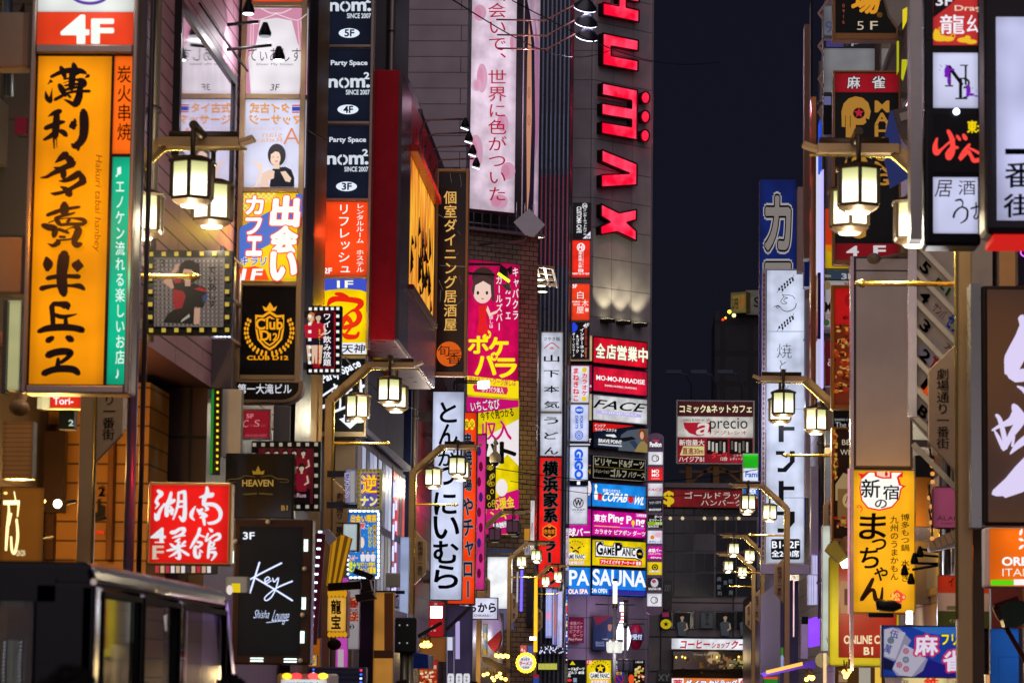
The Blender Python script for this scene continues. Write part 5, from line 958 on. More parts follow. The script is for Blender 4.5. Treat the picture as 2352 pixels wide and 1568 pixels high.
s.star(500, 975, 52, '#f04838', q=.75); s.ell(500, 975, 44, 42, '#f04838'); s.ell(545, 975, 16, 20, '#f04838'); s.T_('松', 458, 945, 520, 1000, '#ffc848', b=.04); s.ell(546, 975, 9, 11, '#ffb878')
s.done(); s.arms(1, .6)
X0, X1, Z0, Z1 = s.R; q = MB(); q.tube([(X0-.02, -.04, Z0), (X0-.02, -.04, Z1)], .014, 8); s.part('edge_sheen', q, M('#f0a8c0', .8))  # pink sheen of a reflective edge, put in as a glowing tube
# black flood lamp and arms below it
s = Sign('floodlight', 'round black floodlight hung under the yellow hot pot sign', 'floodlight', 43, 340, 998, 530, 1080, T=.1, body=False); p0 = s.m(352, 1035); p1 = s.m(525, 1040)
q = MB(); q.tube([(p0[0], -.2, p0[1]), (p0[0]+.04, -.2, p0[1]+.005), (p1[0]-.1, -.2, p1[1]), (p1[0], -.2, p1[1])], [.06, .085, .08, .03], 16); q.box(p0[0]-.1, p1[0]-.1, -.1, .05, p0[1]-.16, p0[1]-.1); s.part('housing', q, M('#24242c', 0, .35)); q = MB(); q.tube([(p0[0]+.3, 0, p0[1]-.3), (p0[0]+.3, 0.2, p0[1]-.9)], .02); s.part('cable', q, M('#181818'))
# cluster of arm spotlights right of it
s = Sign('spotlight_cluster', 'cluster of four black spotlights on thin arms in front of the yellow hot pot sign', 'spotlights', 42, 520, 640, 960, 880, T=.1, body=False)
for (x0, y0, x1, y1, x2, y2) in ((660,650,925,682,930,690),(640,690,920,705,930,700),(590,745,900,748,935,745),(600,790,905,735,935,735)):
    a_, b_ = s.m(x0, y0), s.m(x1, y1); q = MB(); q.tube([(b_[0]+.1, .3, b_[1]), (b_[0], 0, b_[1]), (a_[0], -.25, a_[1])], .018); s.part('arm', q, M('#141418', 0, .4))
for x, y in ((650,665),(612,710),(545,790),(590,850)): a_ = s.m(x, y); q = MB(); q.lathe([(.045, -.08), (.055, -.05), (.03, .04), (.02, .07)], (a_[0], -.25, a_[1]), 10); s.part('spot_head', q, M('#101014', 0, .4))
q = MB(); a_ = s.m(945, 690); q.box(a_[0]-.02, a_[0]+.06, -.05, .05, a_[1]-.5, a_[1]+.2); s.part('post', q, MET('#b8b4c0'))
# small white lit lamp
def flood(label, D, x, y, w_, h_, en, tgt=(0, -1, 0), col='#f4f8ff', name='floodlight', tilt=0, group=None):
    c_ = P(x, y, D); k = UO[2]*D/F; e = empty(name, c_, label, 'floodlight', 0, group); a_, b_ = w_*k/2, h_*k/2
    MB().box(-a_*1.1, a_*1.1, .0, .12, -b_*1.1, b_*1.1).build('housing', M('#3a3a40', 0, .4), e, .01); MB().box(-a_, a_, -.012, 0, -b_, b_).build('lens', M(col, 6), e)
    MB().tube([(0, .1, 0), (0, .3, -.05), (0, .6, -.05)], .03).build('arm', MET('#4a4a4c'), e)
    if en: lamp('SPOT', 'bulb', (0, -.08, 0), en, lin(col)[:3], e, .1, Vector(tgt)*5, 150)
    return e
flood('small white floodlight glaring under the yellow hot pot sign', 41.5, 588, 1115, 44, 90, 160, (-.3, -1, .3))
# --- red online cafe sign with yellow frame
s = Sign('shop_sign', 'red sign in a fat yellow frame lettered with an online cafe and B1', 'shop sign', 47, 36, 690, 520, 1452, T=.3, fc='#d8c838', fm=M('#c8b428', 0, .5), bev=.04)
s.panel(100, 745, 500, 1392, '#c8301c', .62, rough=.3); s.rect(115, 865, 170, 1085, '#d8a070', .5); s.rect(140, 918, 168, 1030, '#8a4a30', .4)
s.T_('ONLINE CAFE', 138, 1240, 470, 1294, '#f0d8b0', b=.06, e=.95); s.T_('B1', 275, 1320, 335, 1370, '#f0d8b0', b=.06, e=.95); s.done()
# --- blue mahjong sign
s = Sign('shop_sign', 'blue mahjong parlour sign with three big tiles and pink edged characters', 'shop sign', 33, 396, 1170, 985, 1530, T=.2, fc='#4a3840', fw=6, rim=.015)
s.panel(408, 1180, 978, 1522, '#2048b8', .6)
s.poly([(600,1180),(978,1180),(978,1260),(700,1220)], '#3878d8', .6); s.poly([(408,1390),(480,1420),(470,1480),(408,1470)], '#181c4a', .5); s.poly([(720,1400),(978,1500),(978,1522),(600,1522),(680,1480)], '#20208a', .6)
TL = '#b4b0c4'
s.poly([(412,1195),(470,1182),(520,1190),(600,1272),(520,1400),(480,1415),(412,1385)], '#8c88a4', .8); s.poly([(414,1198),(465,1186),(560,1220),(490,1400),(414,1380)], TL, .8); s.T_('伍', 452, 1202, 512, 1255, '#3048a0', b=.03, e=.6, rot=12); s.T_('萬', 415, 1300, 462, 1360, '#3a48a0', b=.03, e=.6, rot=20); s.ell(458, 1272, 24, 24, '#687888', .7)
s.poly([(550,1296),(712,1400),(680,1480),(620,1520),(500,1515),(468,1470)], '#8c88a4', .8); s.poly([(550,1298),(618,1335),(700,1395),(600,1522),(520,1510),(470,1465)], TL, .8)
for x, y in ((562,1345),(515,1440),(562,1468)): s.ring(x, y, 20, 20, 6, '#b02848', .8); s.ell(x, y, 6, 6, '#b02848', .8); [s.ell(x+11*math.cos(t*1.256), y+11*math.sin(t*1.256), 4, 4, '#b02848', .8, 8) for t in range(5)]
s.ell(560, 1405, 22, 22, '#808898', .8); s.ring(560, 1405, 22, 22, 5, '#505868', .8)
s.T_('麻', 625, 1240, 778, 1372, '#e0d8ec', b=.05, e=.9, ol=('#c02860', .16)); s.T_('雀', 820, 1345, 958, 1482, '#e0d8ec', b=.05, e=.9, ol=('#c02860', .16)); s.T_('フリー', 808, 1230, 985, 1302, '#f0e020', b=.05, e=1, ol=('#302a20', .12)); s.done()
# --- pink sweets plaque, indian restaurant sign, blue wall
s = Sign('shop_sign', 'faded rounded pink plaque of a sweets shop half behind the lamp post', 'shop sign', 37, 745, 210, 1075, 506, T=.12, fc='#6a3a48', fm=M('#8a4a60', 0, .4), bev=.06)
s.panel(756, 222, 1068, 496, '#b05070', .55); s.T_('ÀLAMODE', 778, 410, 1068, 446, '#4a2030', b=-.005, e=.1); s.T_('SWEETS & DINING', 808, 462, 1060, 476, '#4a2030', b=-.005, e=.1)
for i in range(14): x = 900+i*11; s.rect(x, 240, x+3, 300+(i*37) % 130, '#8a3c58', .4)
s.done()
s = Sign('shop_sign', 'worn orange white and green restaurant sign, striped like a flag', 'shop sign', 38, 782, 825, 1150, 1192, T=.1, fc='#5a4030')
s.panel(784, 828, 1148, 944, '#c83418', .6); s.T_('イン', 858, 840, 945, 900, '#401810', b=.02, e=.1); s.T_('リ', 1060, 840, 1090, 890, '#401810', b=.02, e=.1)
s.panel(784, 945, 1148, 1072, '#c09078', .55); s.rect(845, 1035, 945, 1062, '#7a6a40', .4); s.ring(965, 1010, 48, 92, 14, '#a03828', .5)
for i in range(16): a_ = i*math.pi/8; s.ell(965+46*math.cos(a_), 1010+94*math.sin(a_), 7, 9, '#a03828', .5, 8)
s.panel(784, 1073, 1148, 1188, '#4c4a20', .5); s.T_('インド レストラン', 862, 1125, 1060, 1150, '#c0b070', b=.02, e=.5); s.done()
U('F3')
s = Sign('blue_hoarding', 'plain blue panelled hoarding behind a black stay bar at the lower right', 'hoarding', 36, 1148, 1195, 2000, 1700, T=.2, fc='#1c4890', fm=M('#2050a8', 0, .5))
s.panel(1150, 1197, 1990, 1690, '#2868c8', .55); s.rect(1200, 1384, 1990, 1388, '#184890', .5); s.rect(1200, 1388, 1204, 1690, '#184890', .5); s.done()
s = Sign('floodlight', 'big dark square floodlight on a bent bracket over the blue hoarding', 'floodlight', 34, 1168, 985, 1378, 1190, T=.2, body=False)
q = MB(); q.slab([s.m(x, y) for x, y in ((1195,1045),(1250,1015),(1345,1000),(1378,1030),(1378,1150),(1300,1188),(1225,1180),(1205,1110))], -.3, 0); s.part('housing', q, M('#26302c', 0, .3)); q = MB(); a_, b_ = s.m(1165, 1040), s.m(1215, 1130); q.bar((a_[0], -.1, a_[1]), (b_[0], -.1, b_[1]), .06, .06); a_, b_ = s.m(1165, 1040), s.m(1330, 985); q.bar((a_[0], -.1, a_[1]), (b_[0], -.1, b_[1]), .06, .06); a_, b_ = s.m(1245, 1185), s.m(1420, 1480); q.bar((a_[0], -.1, a_[1]), (b_[0], -.1, b_[1]), .05, .05); s.part('bracket', q, M('#3a1818', 0, .4))
s = Sign('wall_lightbox', 'narrow yellow lightbox of cut off red characters under the blue mahjong sign', 'shop sign', 36, 540, 1525, 850, 1640, T=.1, fc='#a09058'); s.panel(543, 1528, 848, 1638, '#f0d898', .95); s.T_('鉄', 690, 1532, 790, 1600, '#e02818', b=.06); s.T_('新宿', 546, 1545, 580, 1575, '#302010', b=.02, e=.1); s.done()
# --- mahjong and market signs above
U('F1')
s = Sign('vertical_sign', 'black sign with a golden hand letter, red top band reading mahjong and red 4F foot', 'shop sign', 47, 62, 490, 528, 1822, T=.3, fc='#8a6038', fw=15, rim=.04)
s.panel(78, 508, 512, 637, '#a01020', .75); s.T_('麻', 160, 528, 248, 612, '#d0c8cc', b=.03, e=.9, ol=('#181014', .1)); s.T_('雀', 330, 528, 420, 612, '#d0c8cc', b=.03, e=.9, ol=('#181014', .1))
s.panel(78, 638, 512, 1677, '#191617', .5, rough=.25); GD = '#b07c30'
s.poly([(122,860),(120,770),(135,715),(170,680),(215,666),(265,675),(305,710),(322,770),(310,825),(285,815),(292,845),(270,862),(218,862),(218,1045),(150,1045),(150,878),(122,875)], GD, .85); s.ell(240, 782, 40, 38, '#191617', .5); s.star(240, 780, 38, '#b82030', .85); s.rect(145, 800, 149, 880, '#191617', .5); s.rect(178, 800, 182, 880, '#191617', .5)
for i, ch in enumerate('MAHJONG'): s.T_(ch, 352, 700+i*84, 445, 775+i*84, GD, b=.05, e=.85)
for ch, x0, y0, x1, y1 in (('o', 150, 1080, 290, 1190), ('i', 190, 1210, 250, 1300), ('n', 150, 1320, 290, 1440), ('t', 160, 1440, 275, 1635)): s.T_(ch, x0, y0, x1, y1, GD, b=.06, e=.85)
s.panel(78, 1678, 512, 1790, '#8c101c', .75); s.T_('4', 158, 1697, 235, 1762, '#d0c8cc', b=.05, e=.9); s.T_('F', 345, 1695, 420, 1765, '#d0c8cc', b=.05, e=.9); s.done(); s.arms(1, .6)
s = Sign('vertical_sign', 'black sign with a golden brush character and 5F, above the golden hand sign', 'shop sign', 48, 60, -160, 510, 276, T=.3, fc='#8a6038', fw=16, rim=.05)
s.panel(80, -150, 505, 228, '#15110f', .4, rough=.25); s.T_('場', 200, -90, 385, 92, '#e09828', b=.06, e=.85, sh=.15); s.V_('0916', 118, 22, 150, 172, '#c05838', b=0, e=.6); s.T_('5', 226, 150, 274, 210, '#d0c0a8', b=-.01, e=.85); s.T_('F', 318, 150, 370, 208, '#d0c0a8', b=0, e=.85); s.T_('®', 364, 90, 400, 124, '#b07020', b=0, e=.6); s.done(); s.arms(1, .6)
# --- food signs on the building edge
U('E2')
s = Sign('vertical_sign', 'wood framed sign, red above and a photo of grilled dishes below', 'shop sign', 50, 1248, 398, 1425, 1250, T=.25, fc='#b8742c', fw=22, rim=.04)
s.panel(1272, 418, 1410, 668, '#c41818', .75); s.ell(1372, 500, 30, 45, '#a01418', .7); s.T_('MENU', 1330, 610, 1376, 634, '#401010', b=.04, e=.2)
s.panel(1272, 670, 1410, 1220, '#7a2c14', .7)
for i in range(130): y = random.uniform(675, 1130); s.ell(random.uniform(1275, 1408), y, random.uniform(5, 22), random.uniform(5, 16), random.choice(['#c86420', '#e08830', '#a02818', '#501808', '#d8a050', '#38180c', '#b84018', '#6a3010']), random.uniform(.5, .8), 9)
s.done()
s = Sign('vertical_sign', 'dark menu sign with serif capitals and a sandwich photo, under the grilled dishes sign', 'shop sign', 51, 1250, 1376, 1425, 2155, T=.25, fc='#b8742c', fw=14, rim=.04)
s.panel(1262, 1390, 1415, 2140, '#2a160e', .6); s.T_('BEER', 1322, 1460, 1440, 1496, '#d8c8a8', b=-.005, e=.8); s.T_('WINE', 1310, 1528, 1440, 1566, '#d8c8a8', b=-.005, e=.8)
for i in range(60): s.ell(random.uniform(1264, 1288), random.uniform(1395, 1740), random.uniform(5, 12), random.uniform(8, 18), random.choice(['#c87828', '#8a3a18', '#607028', '#e0a040', '#501c0c']), .65, 9)
s.poly([(1275,1770),(1330,1690),(1380,1710),(1412,1760),(1412,1880),(1275,1880)], '#b89868', .6); s.poly([(1290,1800),(1408,1800),(1408,2005),(1290,2005)], '#8a6438', .6); s.ell(1360, 1880, 36, 50, '#d8b078', .6); s.T_('八', 1340, 1850, 1390, 1900, '#302010', b=.03, e=.1)
for i in range(30): s.ell(random.uniform(1275, 1400), random.uniform(2000, 2060), random.uniform(6, 20), random.uniform(5, 12), random.choice(['#a02018', '#608028', '#c05828', '#d09040']), .6, 9)
s.done()
s = Sign('shop_sign', 'black dining sign with thin white words between the two food signs', 'shop sign', 52, 1262, 1258, 1415, 1382, T=.1, fc='#20201e'); s.panel(1264, 1260, 1413, 1380, '#14120f', .3); s.T_('DINING CAFE', 1272, 1315, 1400, 1330, '#c0c0c0', b=0, e=.8); s.T_('The G', 1276, 1340, 1400, 1376, '#c8c8c8', b=-.01, e=.8); s.done()
# --- wall boxes just left of those (tenant boxes)
U('F1')
K_ = 0
def tenant(label, x0, y0, x1, y1, col, e, fn=None, D=53):
    s = Sign('tenant_box', label, 'tenant box', D, x0, y0, x1, y1, T=.3, fc='#6a6868', group='tenant boxes behind the black hand sign'); s.panel(x0+3, y0+3, x1-3, y1-3, col, e); fn and fn(s); s.done(); return s
tenant('grey tenant box with a pale script letter, near the top of the picture', -5, 40, 350, 250, '#8a8c94', .5, lambda s: s.T_('9', 10, 150, 60, 230, '#4a5488', b=0, e=.5))
tenant('dark strip tenant box marked 7F', -5, 280, 350, 330, '#28262e', .5, lambda s: (s.rect(15, 284, 135, 326, '#4a4488', .6), s.T_('7', 145, 290, 180, 320, '#4a4648', b=.04, e=.6), s.T_('F', 190, 290, 228, 320, '#a0a0a4', b=.04, e=.8)))
tenant('blank pale grey tenant box above the mahjong band', -2, 332, 352, 640, '#98979c', .55)
tenant('dull dark tenant box beside the golden hand', -5, 650, 60, 930, '#141418', .2, lambda s: s.rect(0, 665, 50, 725, '#6a6a98', .7))
U('E2')
tenant('red and yellow tenant box left of the 4F foot', 1205, -130, 1375, 285, '#d8b010', .8, lambda s: (s.rect(1208, -127, 1372, 120, '#c83014', .8), s.poly([(1208,120),(1372,120),(1372,200),(1208,160)], '#d88010', .8), s.T_('ングパ', 1330, 258, 1372, 272, '#302010', b=.02, e=.1)))
tenant('grey blue strip tenant box marked 3F', 1205, 290, 1375, 360, '#3a4a60', .6, lambda s: (s.T_('3F', 1320, 318, 1400, 356, '#a8a8b0', b=.05, e=.9), s.ell(1225, 335, 24, 10, '#a8a080', .5)))
tenant('pale herb tenant box with a bold M', 1205, 364, 1375, 690, '#b0aeb0', .7, lambda s: (s.T_('M', 1207, 515, 1247, 580, '#28241c', b=.06, e=.2), s.ell(1215, 655, 20, 22, '#486838', .5), s.ell(1222, 400, 22, 30, '#a08858', .5), s.T_('Run', 1340, 375, 1400, 395, '#a02030', b=.05, rot=-14), [s.rect(1218, 600+i*12, 1246, 605+i*12, '#a04048') for i in range(3)]))
tenant('dark red tenant box with white initials', 1205, 770, 1375, 1090, '#6a1024', .6, lambda s: (s.T_('W', 1228, 905, 1245, 918, '#d0c8cc', b=.03, e=.9), s.T_('G', 1225, 925, 1248, 952, '#d0c8cc', b=.05, e=.9)))
tenant('grey tenant box below the dark red one', 1205, 1400, 1375, 1500, '#7a7c84', .55)
tenant('grey yellow lit tenant box over a glass of pink light', 1205, 1512, 1260, 1905, '#88888e', .5, lambda s: s.poly([(1207,1515),(1258,1515),(1258,1545),(1207,1570)], '#f0c880', .9))
# --- tall white katakana sign
s = Sign('vertical_sign', 'very tall white lightbox with thick navy katakana and a pig and grain drawing', 'shop sign', 86, 798, 286, 1066, 2318, T=.45, fc='#a8a4b4', fw=4, rim=.015)
X0, X1, Z0, Z1 = s.R
s.panel(803, 296, 1060, 2305, '#d0d8f0', 1.0)
for y in (716, 1250, 1860): s.rect(804, y-3, 1059, y+3, '#a8b0c8', .8)
KT = '#1c1c38'
def grain(ox, oy):
    for i in range(5):
        for dx, dy in ((0, 0), (22, 10)): s.ell(890+ox+i*18+dx, oy+425-i*16+dy*.6-dx*.1, 7, 10, KT, .1, 10)
    s.st([(874+ox,oy+452,3,886+ox,oy+432,3),(906+ox,oy+454,3,918+ox,oy+434,3),(980+ox,oy+350,3,990+ox,oy+328,3)], KT, .1); s.poly([(965+ox,oy+345),(992+ox,oy+350),(978+ox,oy+362)], KT, .1)
grain(0, 0); grain(0, 265)
s.st([(855,553,4,862,545,4,885,540,4,888,552,4,872,556,4,874,544,4,895,548,4,905,565,4,935,580,5,970,575,5,998,555,5,1006,525,5),(910,465,4,935,470,4,950,468,4,980,475,4,997,495,4),(910,465,4,918,482,4,900,512,4,915,528,4,942,524,4,922,510,4,925,495,4,948,488,4,922,482,4)], KT, .1)
s.T_('焼', 872, 802, 976, 902, '#202038', b=-.012, e=.15); s.T_('と', 892, 915, 940, 985, '#202038', b=-.01, e=.15); s.T_('ん', 900, 1055, 955, 1110, '#202038', b=-.01, e=.15)
for ch, y0, y1 in (('ト', 1335, 1478), ('ン', 1540, 1685), ('ト', 1745, 1900), ('ン', 1955, 2100)):
    if ch == 'ト': s.rect(885, y0, 920, y1, KT, .1); s.rect(920, y0+38, 994, y0+64, KT, .1)
    else: s.rect(866, y0, 926, y0+26, KT, .1); s.rect(962, y0, 996, y1-70, KT, .1); s.poly([(962,y1-72),(996,y1-72),(935,y1),(878,y1),(878,y1-30),(915,y1-28)], KT, .1)
x0, y0, x1, y1 = 832, 2144, 1034, 2285
s.poly([(x0+10,y0),(x1-10,y0),(x1,y0+10),(x1,y1-10),(x1-10,y1),(x0+10,y1),(x0,y1-10),(x0,y0+10)], '#20202e', .1); s.T_('B1~2F', 840, 2160, 1025, 2206, '#f0f4ff', b=.04); s.T_('全200席', 836, 2222, 1026, 2268, '#f0f4ff', b=.04)
s.done()
q = MB(); W = abs(s.m(770, 1200)[0]-s.m(798, 1200)[0]); q.box(X0-W, X0-.004, .02, .5, Z0, Z1); s.part('side_panel', q, M('#b0a0a4', 0, .5)); q = MB()
for i in range(58): z = Z0+.12+i*(Z1-Z0-.2)/58; q.box(X0-W*.75, X0-W*.35, -.0, .022, z, z+.09)
s.part('vents', q, M('#6a5450', 0, .5)); U('E3'); z = s.m(900, 815)[1]; q = MB(); q.box(X0-W*1.2, X1+.35, -.05, .5, z, Z0-.003); s.part('base_tray', q, M('#9a8ab0', 0, .4)); s.arms(1, .8, r=.1)
U('E2')
# --- blue karaoke sign
s = Sign('vertical_sign', 'tall blue sign with grey outlined katakana behind the white katakana lightbox', 'shop sign', 92, 752, -330-0, 1006, 2500-300, T=.7, fc='#1c3070', fm=M('#1a3078', 0, .45))
s.panel(755, -325, 1003, 2190, '#102a80', .55, rough=.4)
for t, y0, y1 in (('カ', -235, 178), ('ロ', 225, 560)):
    for c_, b_ in (('#b0a8a8', .13), ('#181828', .085), ('#8c8480', .05)): s.T_(t, 796, y0+30, 964, y1-30, c_, b=b_, e=.75 if b_ != .085 else .1)
s.done()
# convenience store corner sign
U('E3')
s = Sign('shop_sign', 'small convenience store sign, green and white over a blue liquor strip', 'shop sign', 105, 638, -15, 752, 278, T=.4, fc='#c0c4cc', bev=.02)
s.panel(643, -10, 748, 86, '#28c020', 1); s.rect(643, -10, 748, 4, '#40d038'); s.panel(641, 87, 749, 175, '#e4ecfc', 1); s.T_('Fami', 658, 112, 746, 148, '#1c58c8', b=.05); s.panel(644, 182, 748, 272, '#1c70e0', 1); s.T_('酒', 676, 208, 728, 262, '#f0f4ff', b=.04); s.done(); s.arms(1, .6, r=.08)
# ================================================================== buildings along the street
SID = WALL('siding', '#d8a0b4', '#cc98ac', '#5a3c4a', 4.0, .2, .012, .5)
SIDP = WALL('siding_pale', '#8e8288', '#867a80', '#4a4448', 3.0, .45, .012, .6)
BRK = WALL('brick', '#7c6658', '#6c584c', '#2e2622', .42, .2, .018, .8)
DTL = WALL('dark_tiles', '#4a2c26', '#322428', '#141012', .55, 1.1, .02, .35, off=0)
RTL = WALL('red_tiles', '#6a3028', '#582a26', '#181010', .35, .5, .03, .4, off=0)
BEI = WALL('beige', '#5c5048', '#544840', '#463c34', 2.4, 1.2, .012, .7)
STN = M('#6a5230', 0, .6)
def block(name, label, X0, X1, Y0, Y1, Z1, mat, cat='building'):
    e = empty(name, ((X0+X1)/2, Y0, 0), label, cat); e['_'] = 0; del e['_']
    MB().box(X0-(X0+X1)/2, X1-(X0+X1)/2, 0, Y1-Y0, 0, Z1).build('wall', mat, e); return e
def addbox(e, nm, x0, x1, y0, y1, z0, z1, mat, bev=0, parent=None):
    l = e.location; return MB().box(x0-l.x, x1-l.x, y0-l.y, y1-l.y, z0-l.z, z1-l.z).build(nm, mat, parent or e, bev)
# left ------------------------------------------------------------------------------
e = block('building', 'beige shop house at the far left edge behind the orange lightbox', -12, -6.9, 20, 34.5, 16, BEI)
for z in (4.5, 8.2, 11.4): addbox(e, 'window', -6.9, -6.86, 26.6, 30.2, z, z+1.7, M('#c8b878', .55)); addbox(e, 'cornice', -6.9, -6.6, 24, 34, z+2.2, z+2.85, M('#5c5048', 0, .7), .02)
wood = WALL('boards', '#b87c34', '#a87030', '#5c3a14', 3, .22, .012, .55)
U('A3')
e = block('building', 'timber fronted bar glowing amber at the lower left', -12, -5.75, 34.6, 36.0, 4.9, wood)
for nm, x0, y0, x1, y1, c_ in (('post', 320, -200, 400, 720, '#4a2c18'), ('post', 735, -200, 800, 720, '#7a4820'), ('post', 245, -300, 300, 720, '#3a2a20')):
    p, r_ = P(x0, y1, 34.5), P(x1, y0, 34.5); addbox(e, nm, p.x, r_.x, 34.4, 34.58, p.z, r_.z, M(c_, 0, .5), .01)
s = Sign('wall_lettering', 'dark figure 2 and boot shape on the amber boards of the timber bar', 'lettering', 34.5, 595, 200, 745, 550, T=.03, body=False); s.e = 0; s.T_('2', 680, 218, 720, 280, '#181008', b=.04, e=0); s.poly([(675,300),(690,300),(692,340),(720,350),(720,415),(660,430),(605,425),(610,410),(670,390)], '#1c120a', 0); s.T_('N-DON', 585, 518, 715, 542, '#ff3020', b=.05, e=1); s.done()
s = Sign('neon_sign', 'warm glowing neon script on a dim amber wall board at the left edge', 'neon sign', 27.5, 0, 215, 300, 735, T=.1, fc='#5a3c20', yaw=20); s.panel(4, 220, 296, 730, '#8a5014', .7)
s.st([(40,650,16,50,500,22,60,380,16,55,320,10),(60,480,12,75,400,16),(75,560,14,80,650,18,100,670,18,120,560,20,112,440,16),(118,420,10,125,350,14,130,310,8),(95,250,8,105,310,10)], '#ffe8a0', 1.6); s.rect(20, 310, 130, 340, '#fff0b0', 2); s.ell(35, 260, 14, 10, '#ffd870', 1.5); s.T_('22N 22N', 110, 652, 168, 690, '#ffe8b0', b=.02, e=1.2); s.done()
for i, (x, y, r_, en) in enumerate(((182, 330, .06, 70), (397, 332, .045, 90), (240, 582, .05, 40), (615, 448, .045, 60))):
    q = MB(); q.ball((0, 0, 0), r_, 0, (2.2 if i == 0 else 1, 1, .6 if i == 0 else 1)); q.tube([(0, .05, 0), (.1, .4, .05)], .02, mi=1); o = q.build('bare_bulb', [M('#fff0b8', 8), M('#2a2018')]); o.location = P(x, y, 30+i*1.0)
    tag(o, ['long glaring amber bulb on the neon script board', 'round glaring amber bulb beside the timber bar post', 'small spotlight bulb low on the timber bar', 'white glowing bulb under the boot shape'][i], 'lamp'); lamp('POINT', 'bulb_light', (0, -.4, 0), en, (1, .58, .16), o, .1)
q = MB(); q.tube([(0, 0, 0), (-.05, -.15, -.25), (-.02, -.3, -.3)], .04); q.ball((-.02, -.35, -.3), .1, 0, (1, 1.4, .8)); o = q.build('pipe_lamp', M('#9a7858', 0, .4)); o.location = P(205, -520, 29); tag(o, 'curved brass pipe lamp below the orange lightbox', 'lamp')
e = block('building', 'pink lit clapboard wall with barred balcony behind the near lantern', -12, -5.32, 36.2, 46.0, 5.0, DTL)
addbox(e, 'upper_wall', -12, -5.3, 30.6, 46.02, 5.01, 19, SID); addbox(e, 'end_wall', -12, -5.36, 30.5, 30.59, 5.01, 19, BEI)
# things on that wall: steel frames, glass, balcony, dark tile base
gl = M('#d8c8d8', 0, .04, .95)
z0, z1 = P(400, 940-0, 40).z, 10.9
U('B1')
def wp(x, y, Xw=-5.3):   # pixel to a place on the street-parallel wall
    r = ray(x, y); return CC+r*(Xw/r.x)
l = e.location
s_ = [wp(*p) for p in ((255, 940), (335, 165), (655, 545), (630, 940))]
q = MB(); q.box(-5.3-l.x+.002, -5.3-l.x+.05, 33-l.y, 37.3-l.y, 7.35, 8.9); q.build('window_pane', gl, e)
q = MB()
for yy in (32.95, 37.35): q.box(-5.32-l.x, -5.22-l.x, yy-l.y-.06, yy-l.y+.06, 7.25, 9.0)
for zz in (7.3, 8.95): q.box(-5.32-l.x, -5.221-l.x, 33.01-l.y, 37.29-l.y, zz-.05, zz+.05)
q.build('window_frame', MET('#2a2628'), e)
addbox(e, 'red_canopy', -5.32, -4.95, 38.6, 41.5, 9.9, 10.7, M('#b02040', 0, .4), .03)
q = MB()
for i in range(9): q.tube([(-5.2-l.x, 36.3-l.y+i*.55, 5.7), (-5.2-l.x, 36.3-l.y+i*.55, 6.7)], .03, 6)
for zz in (5.7, 6.2, 6.7): q.tube([(-5.2-l.x, 36.3-l.y, zz), (-5.2-l.x, 40.9-l.y, zz)], .03, 6)
q.build('balcony_rail', MET('#b0a4a8'), e)
addbox(e, 'pilaster', -5.34, -5.18, 44.0, 46.0, .1, 18.5, M('#191416', 0, .4))
s = Sign('wall_sign', 'narrow black 3F sign at the edge of the pink curtain panel', 'wall sign', 41, 655, 418, 795, 700, T=.1, fc='#181619'); s.panel(657, 420, 793, 698, '#17161a', .3); s.T_('3F', 655, 488, 765, 555, '#b8b8c0', b=-.005, e=.8); s.done()
s = Sign('wall_sign', 'short red and white strip sign above the narrow black 3F sign', 'wall sign', 41.2, 655, 130, 795, 412, T=.1, fc='#48404a'); s.panel(657, 130, 712, 410, '#e02838', .9); s.panel(714, 195, 793, 410, '#c8d0dc', .8); s.done()
q = MB(); p, r_ = P(630, 945, 40.8), P(788, 705, 40.8); q.lathe([((r_.x-p.x)/2, p.z), ((r_.x-p.x)/2, r_.z)], ((p.x+r_.x)/2, 40.8, 0), 20); o = q.build('steel_duct', MET('#b0986c', .25)); tag(o, 'shiny round steel duct beside the mirror writing panel', 'duct')
# pink folded flyers and small boxes
U('B2')
for i, (x0, y0, x1, y1) in enumerate(((255, 735, 345, 830), (325, 735, 410, 870), (395, 765, 490, 930))):
    p, r_ = P(x0, y1, 37.2), P(x1, y0, 37.2); q = MB(); h = (r_.z-p.z); w_ = r_.x-p.x
    for k in range(3): q.slab([(k*w_/3, h*.55+h*.4*(k == 0)), (k*w_/3+w_*.3, h*.9), (k*w_/3+w_*.25, h*.15*k), (k*w_/3+.02, h*.2)], -.02*k, .01-.02*k)
    o = q.build('hanging_cloth', M('#b8708c', 0, .7)); o.location = (p.x, 37.2, p.z); tag(o, f'pink ragged cloth strips under the film strip girl picture, {["left", "middle", "right"][i]} bunch', 'cloth')
s = Sign('wall_board', 'dull grey metal panel left of the black crest panel', 'wall panel', 36.3, 580, 770, 735, 1105, T=.2, fc='#5a5054', fm=M('#5e5458', 0, .5)); s.done()
s = Sign('light_strip', 'little white light strip under the film strip girl picture', 'light', 36.5, 598, 728, 735, 770, T=.05, body=False); q = MB(); p, r_ = s.m(598, 768), s.m(735, 730); n_ = 5
for i in range(n_): q.box(p[0]+(r_[0]-p[0])*i/n_, p[0]+(r_[0]-p[0])*(i+.7)/n_, -.02, .0, p[1]+.02, r_[1]-.02)
s.part('tubes', q, M('#c8dcff', 3))
s = Sign('green_strip_sign', 'slim green strip with a column of yellow bulbs behind the black crest tower', 'bulb strip', 35.9, 588, 1108, 660, 1700, T=.1, fc='#181a18'); s.panel(590, 1110, 608, 1698, '#18902c', .8); 
for i in range(13): s.ell(640, 1135+i*44, 9, 10, '#f0c828', 1.3, 10)
s.done()
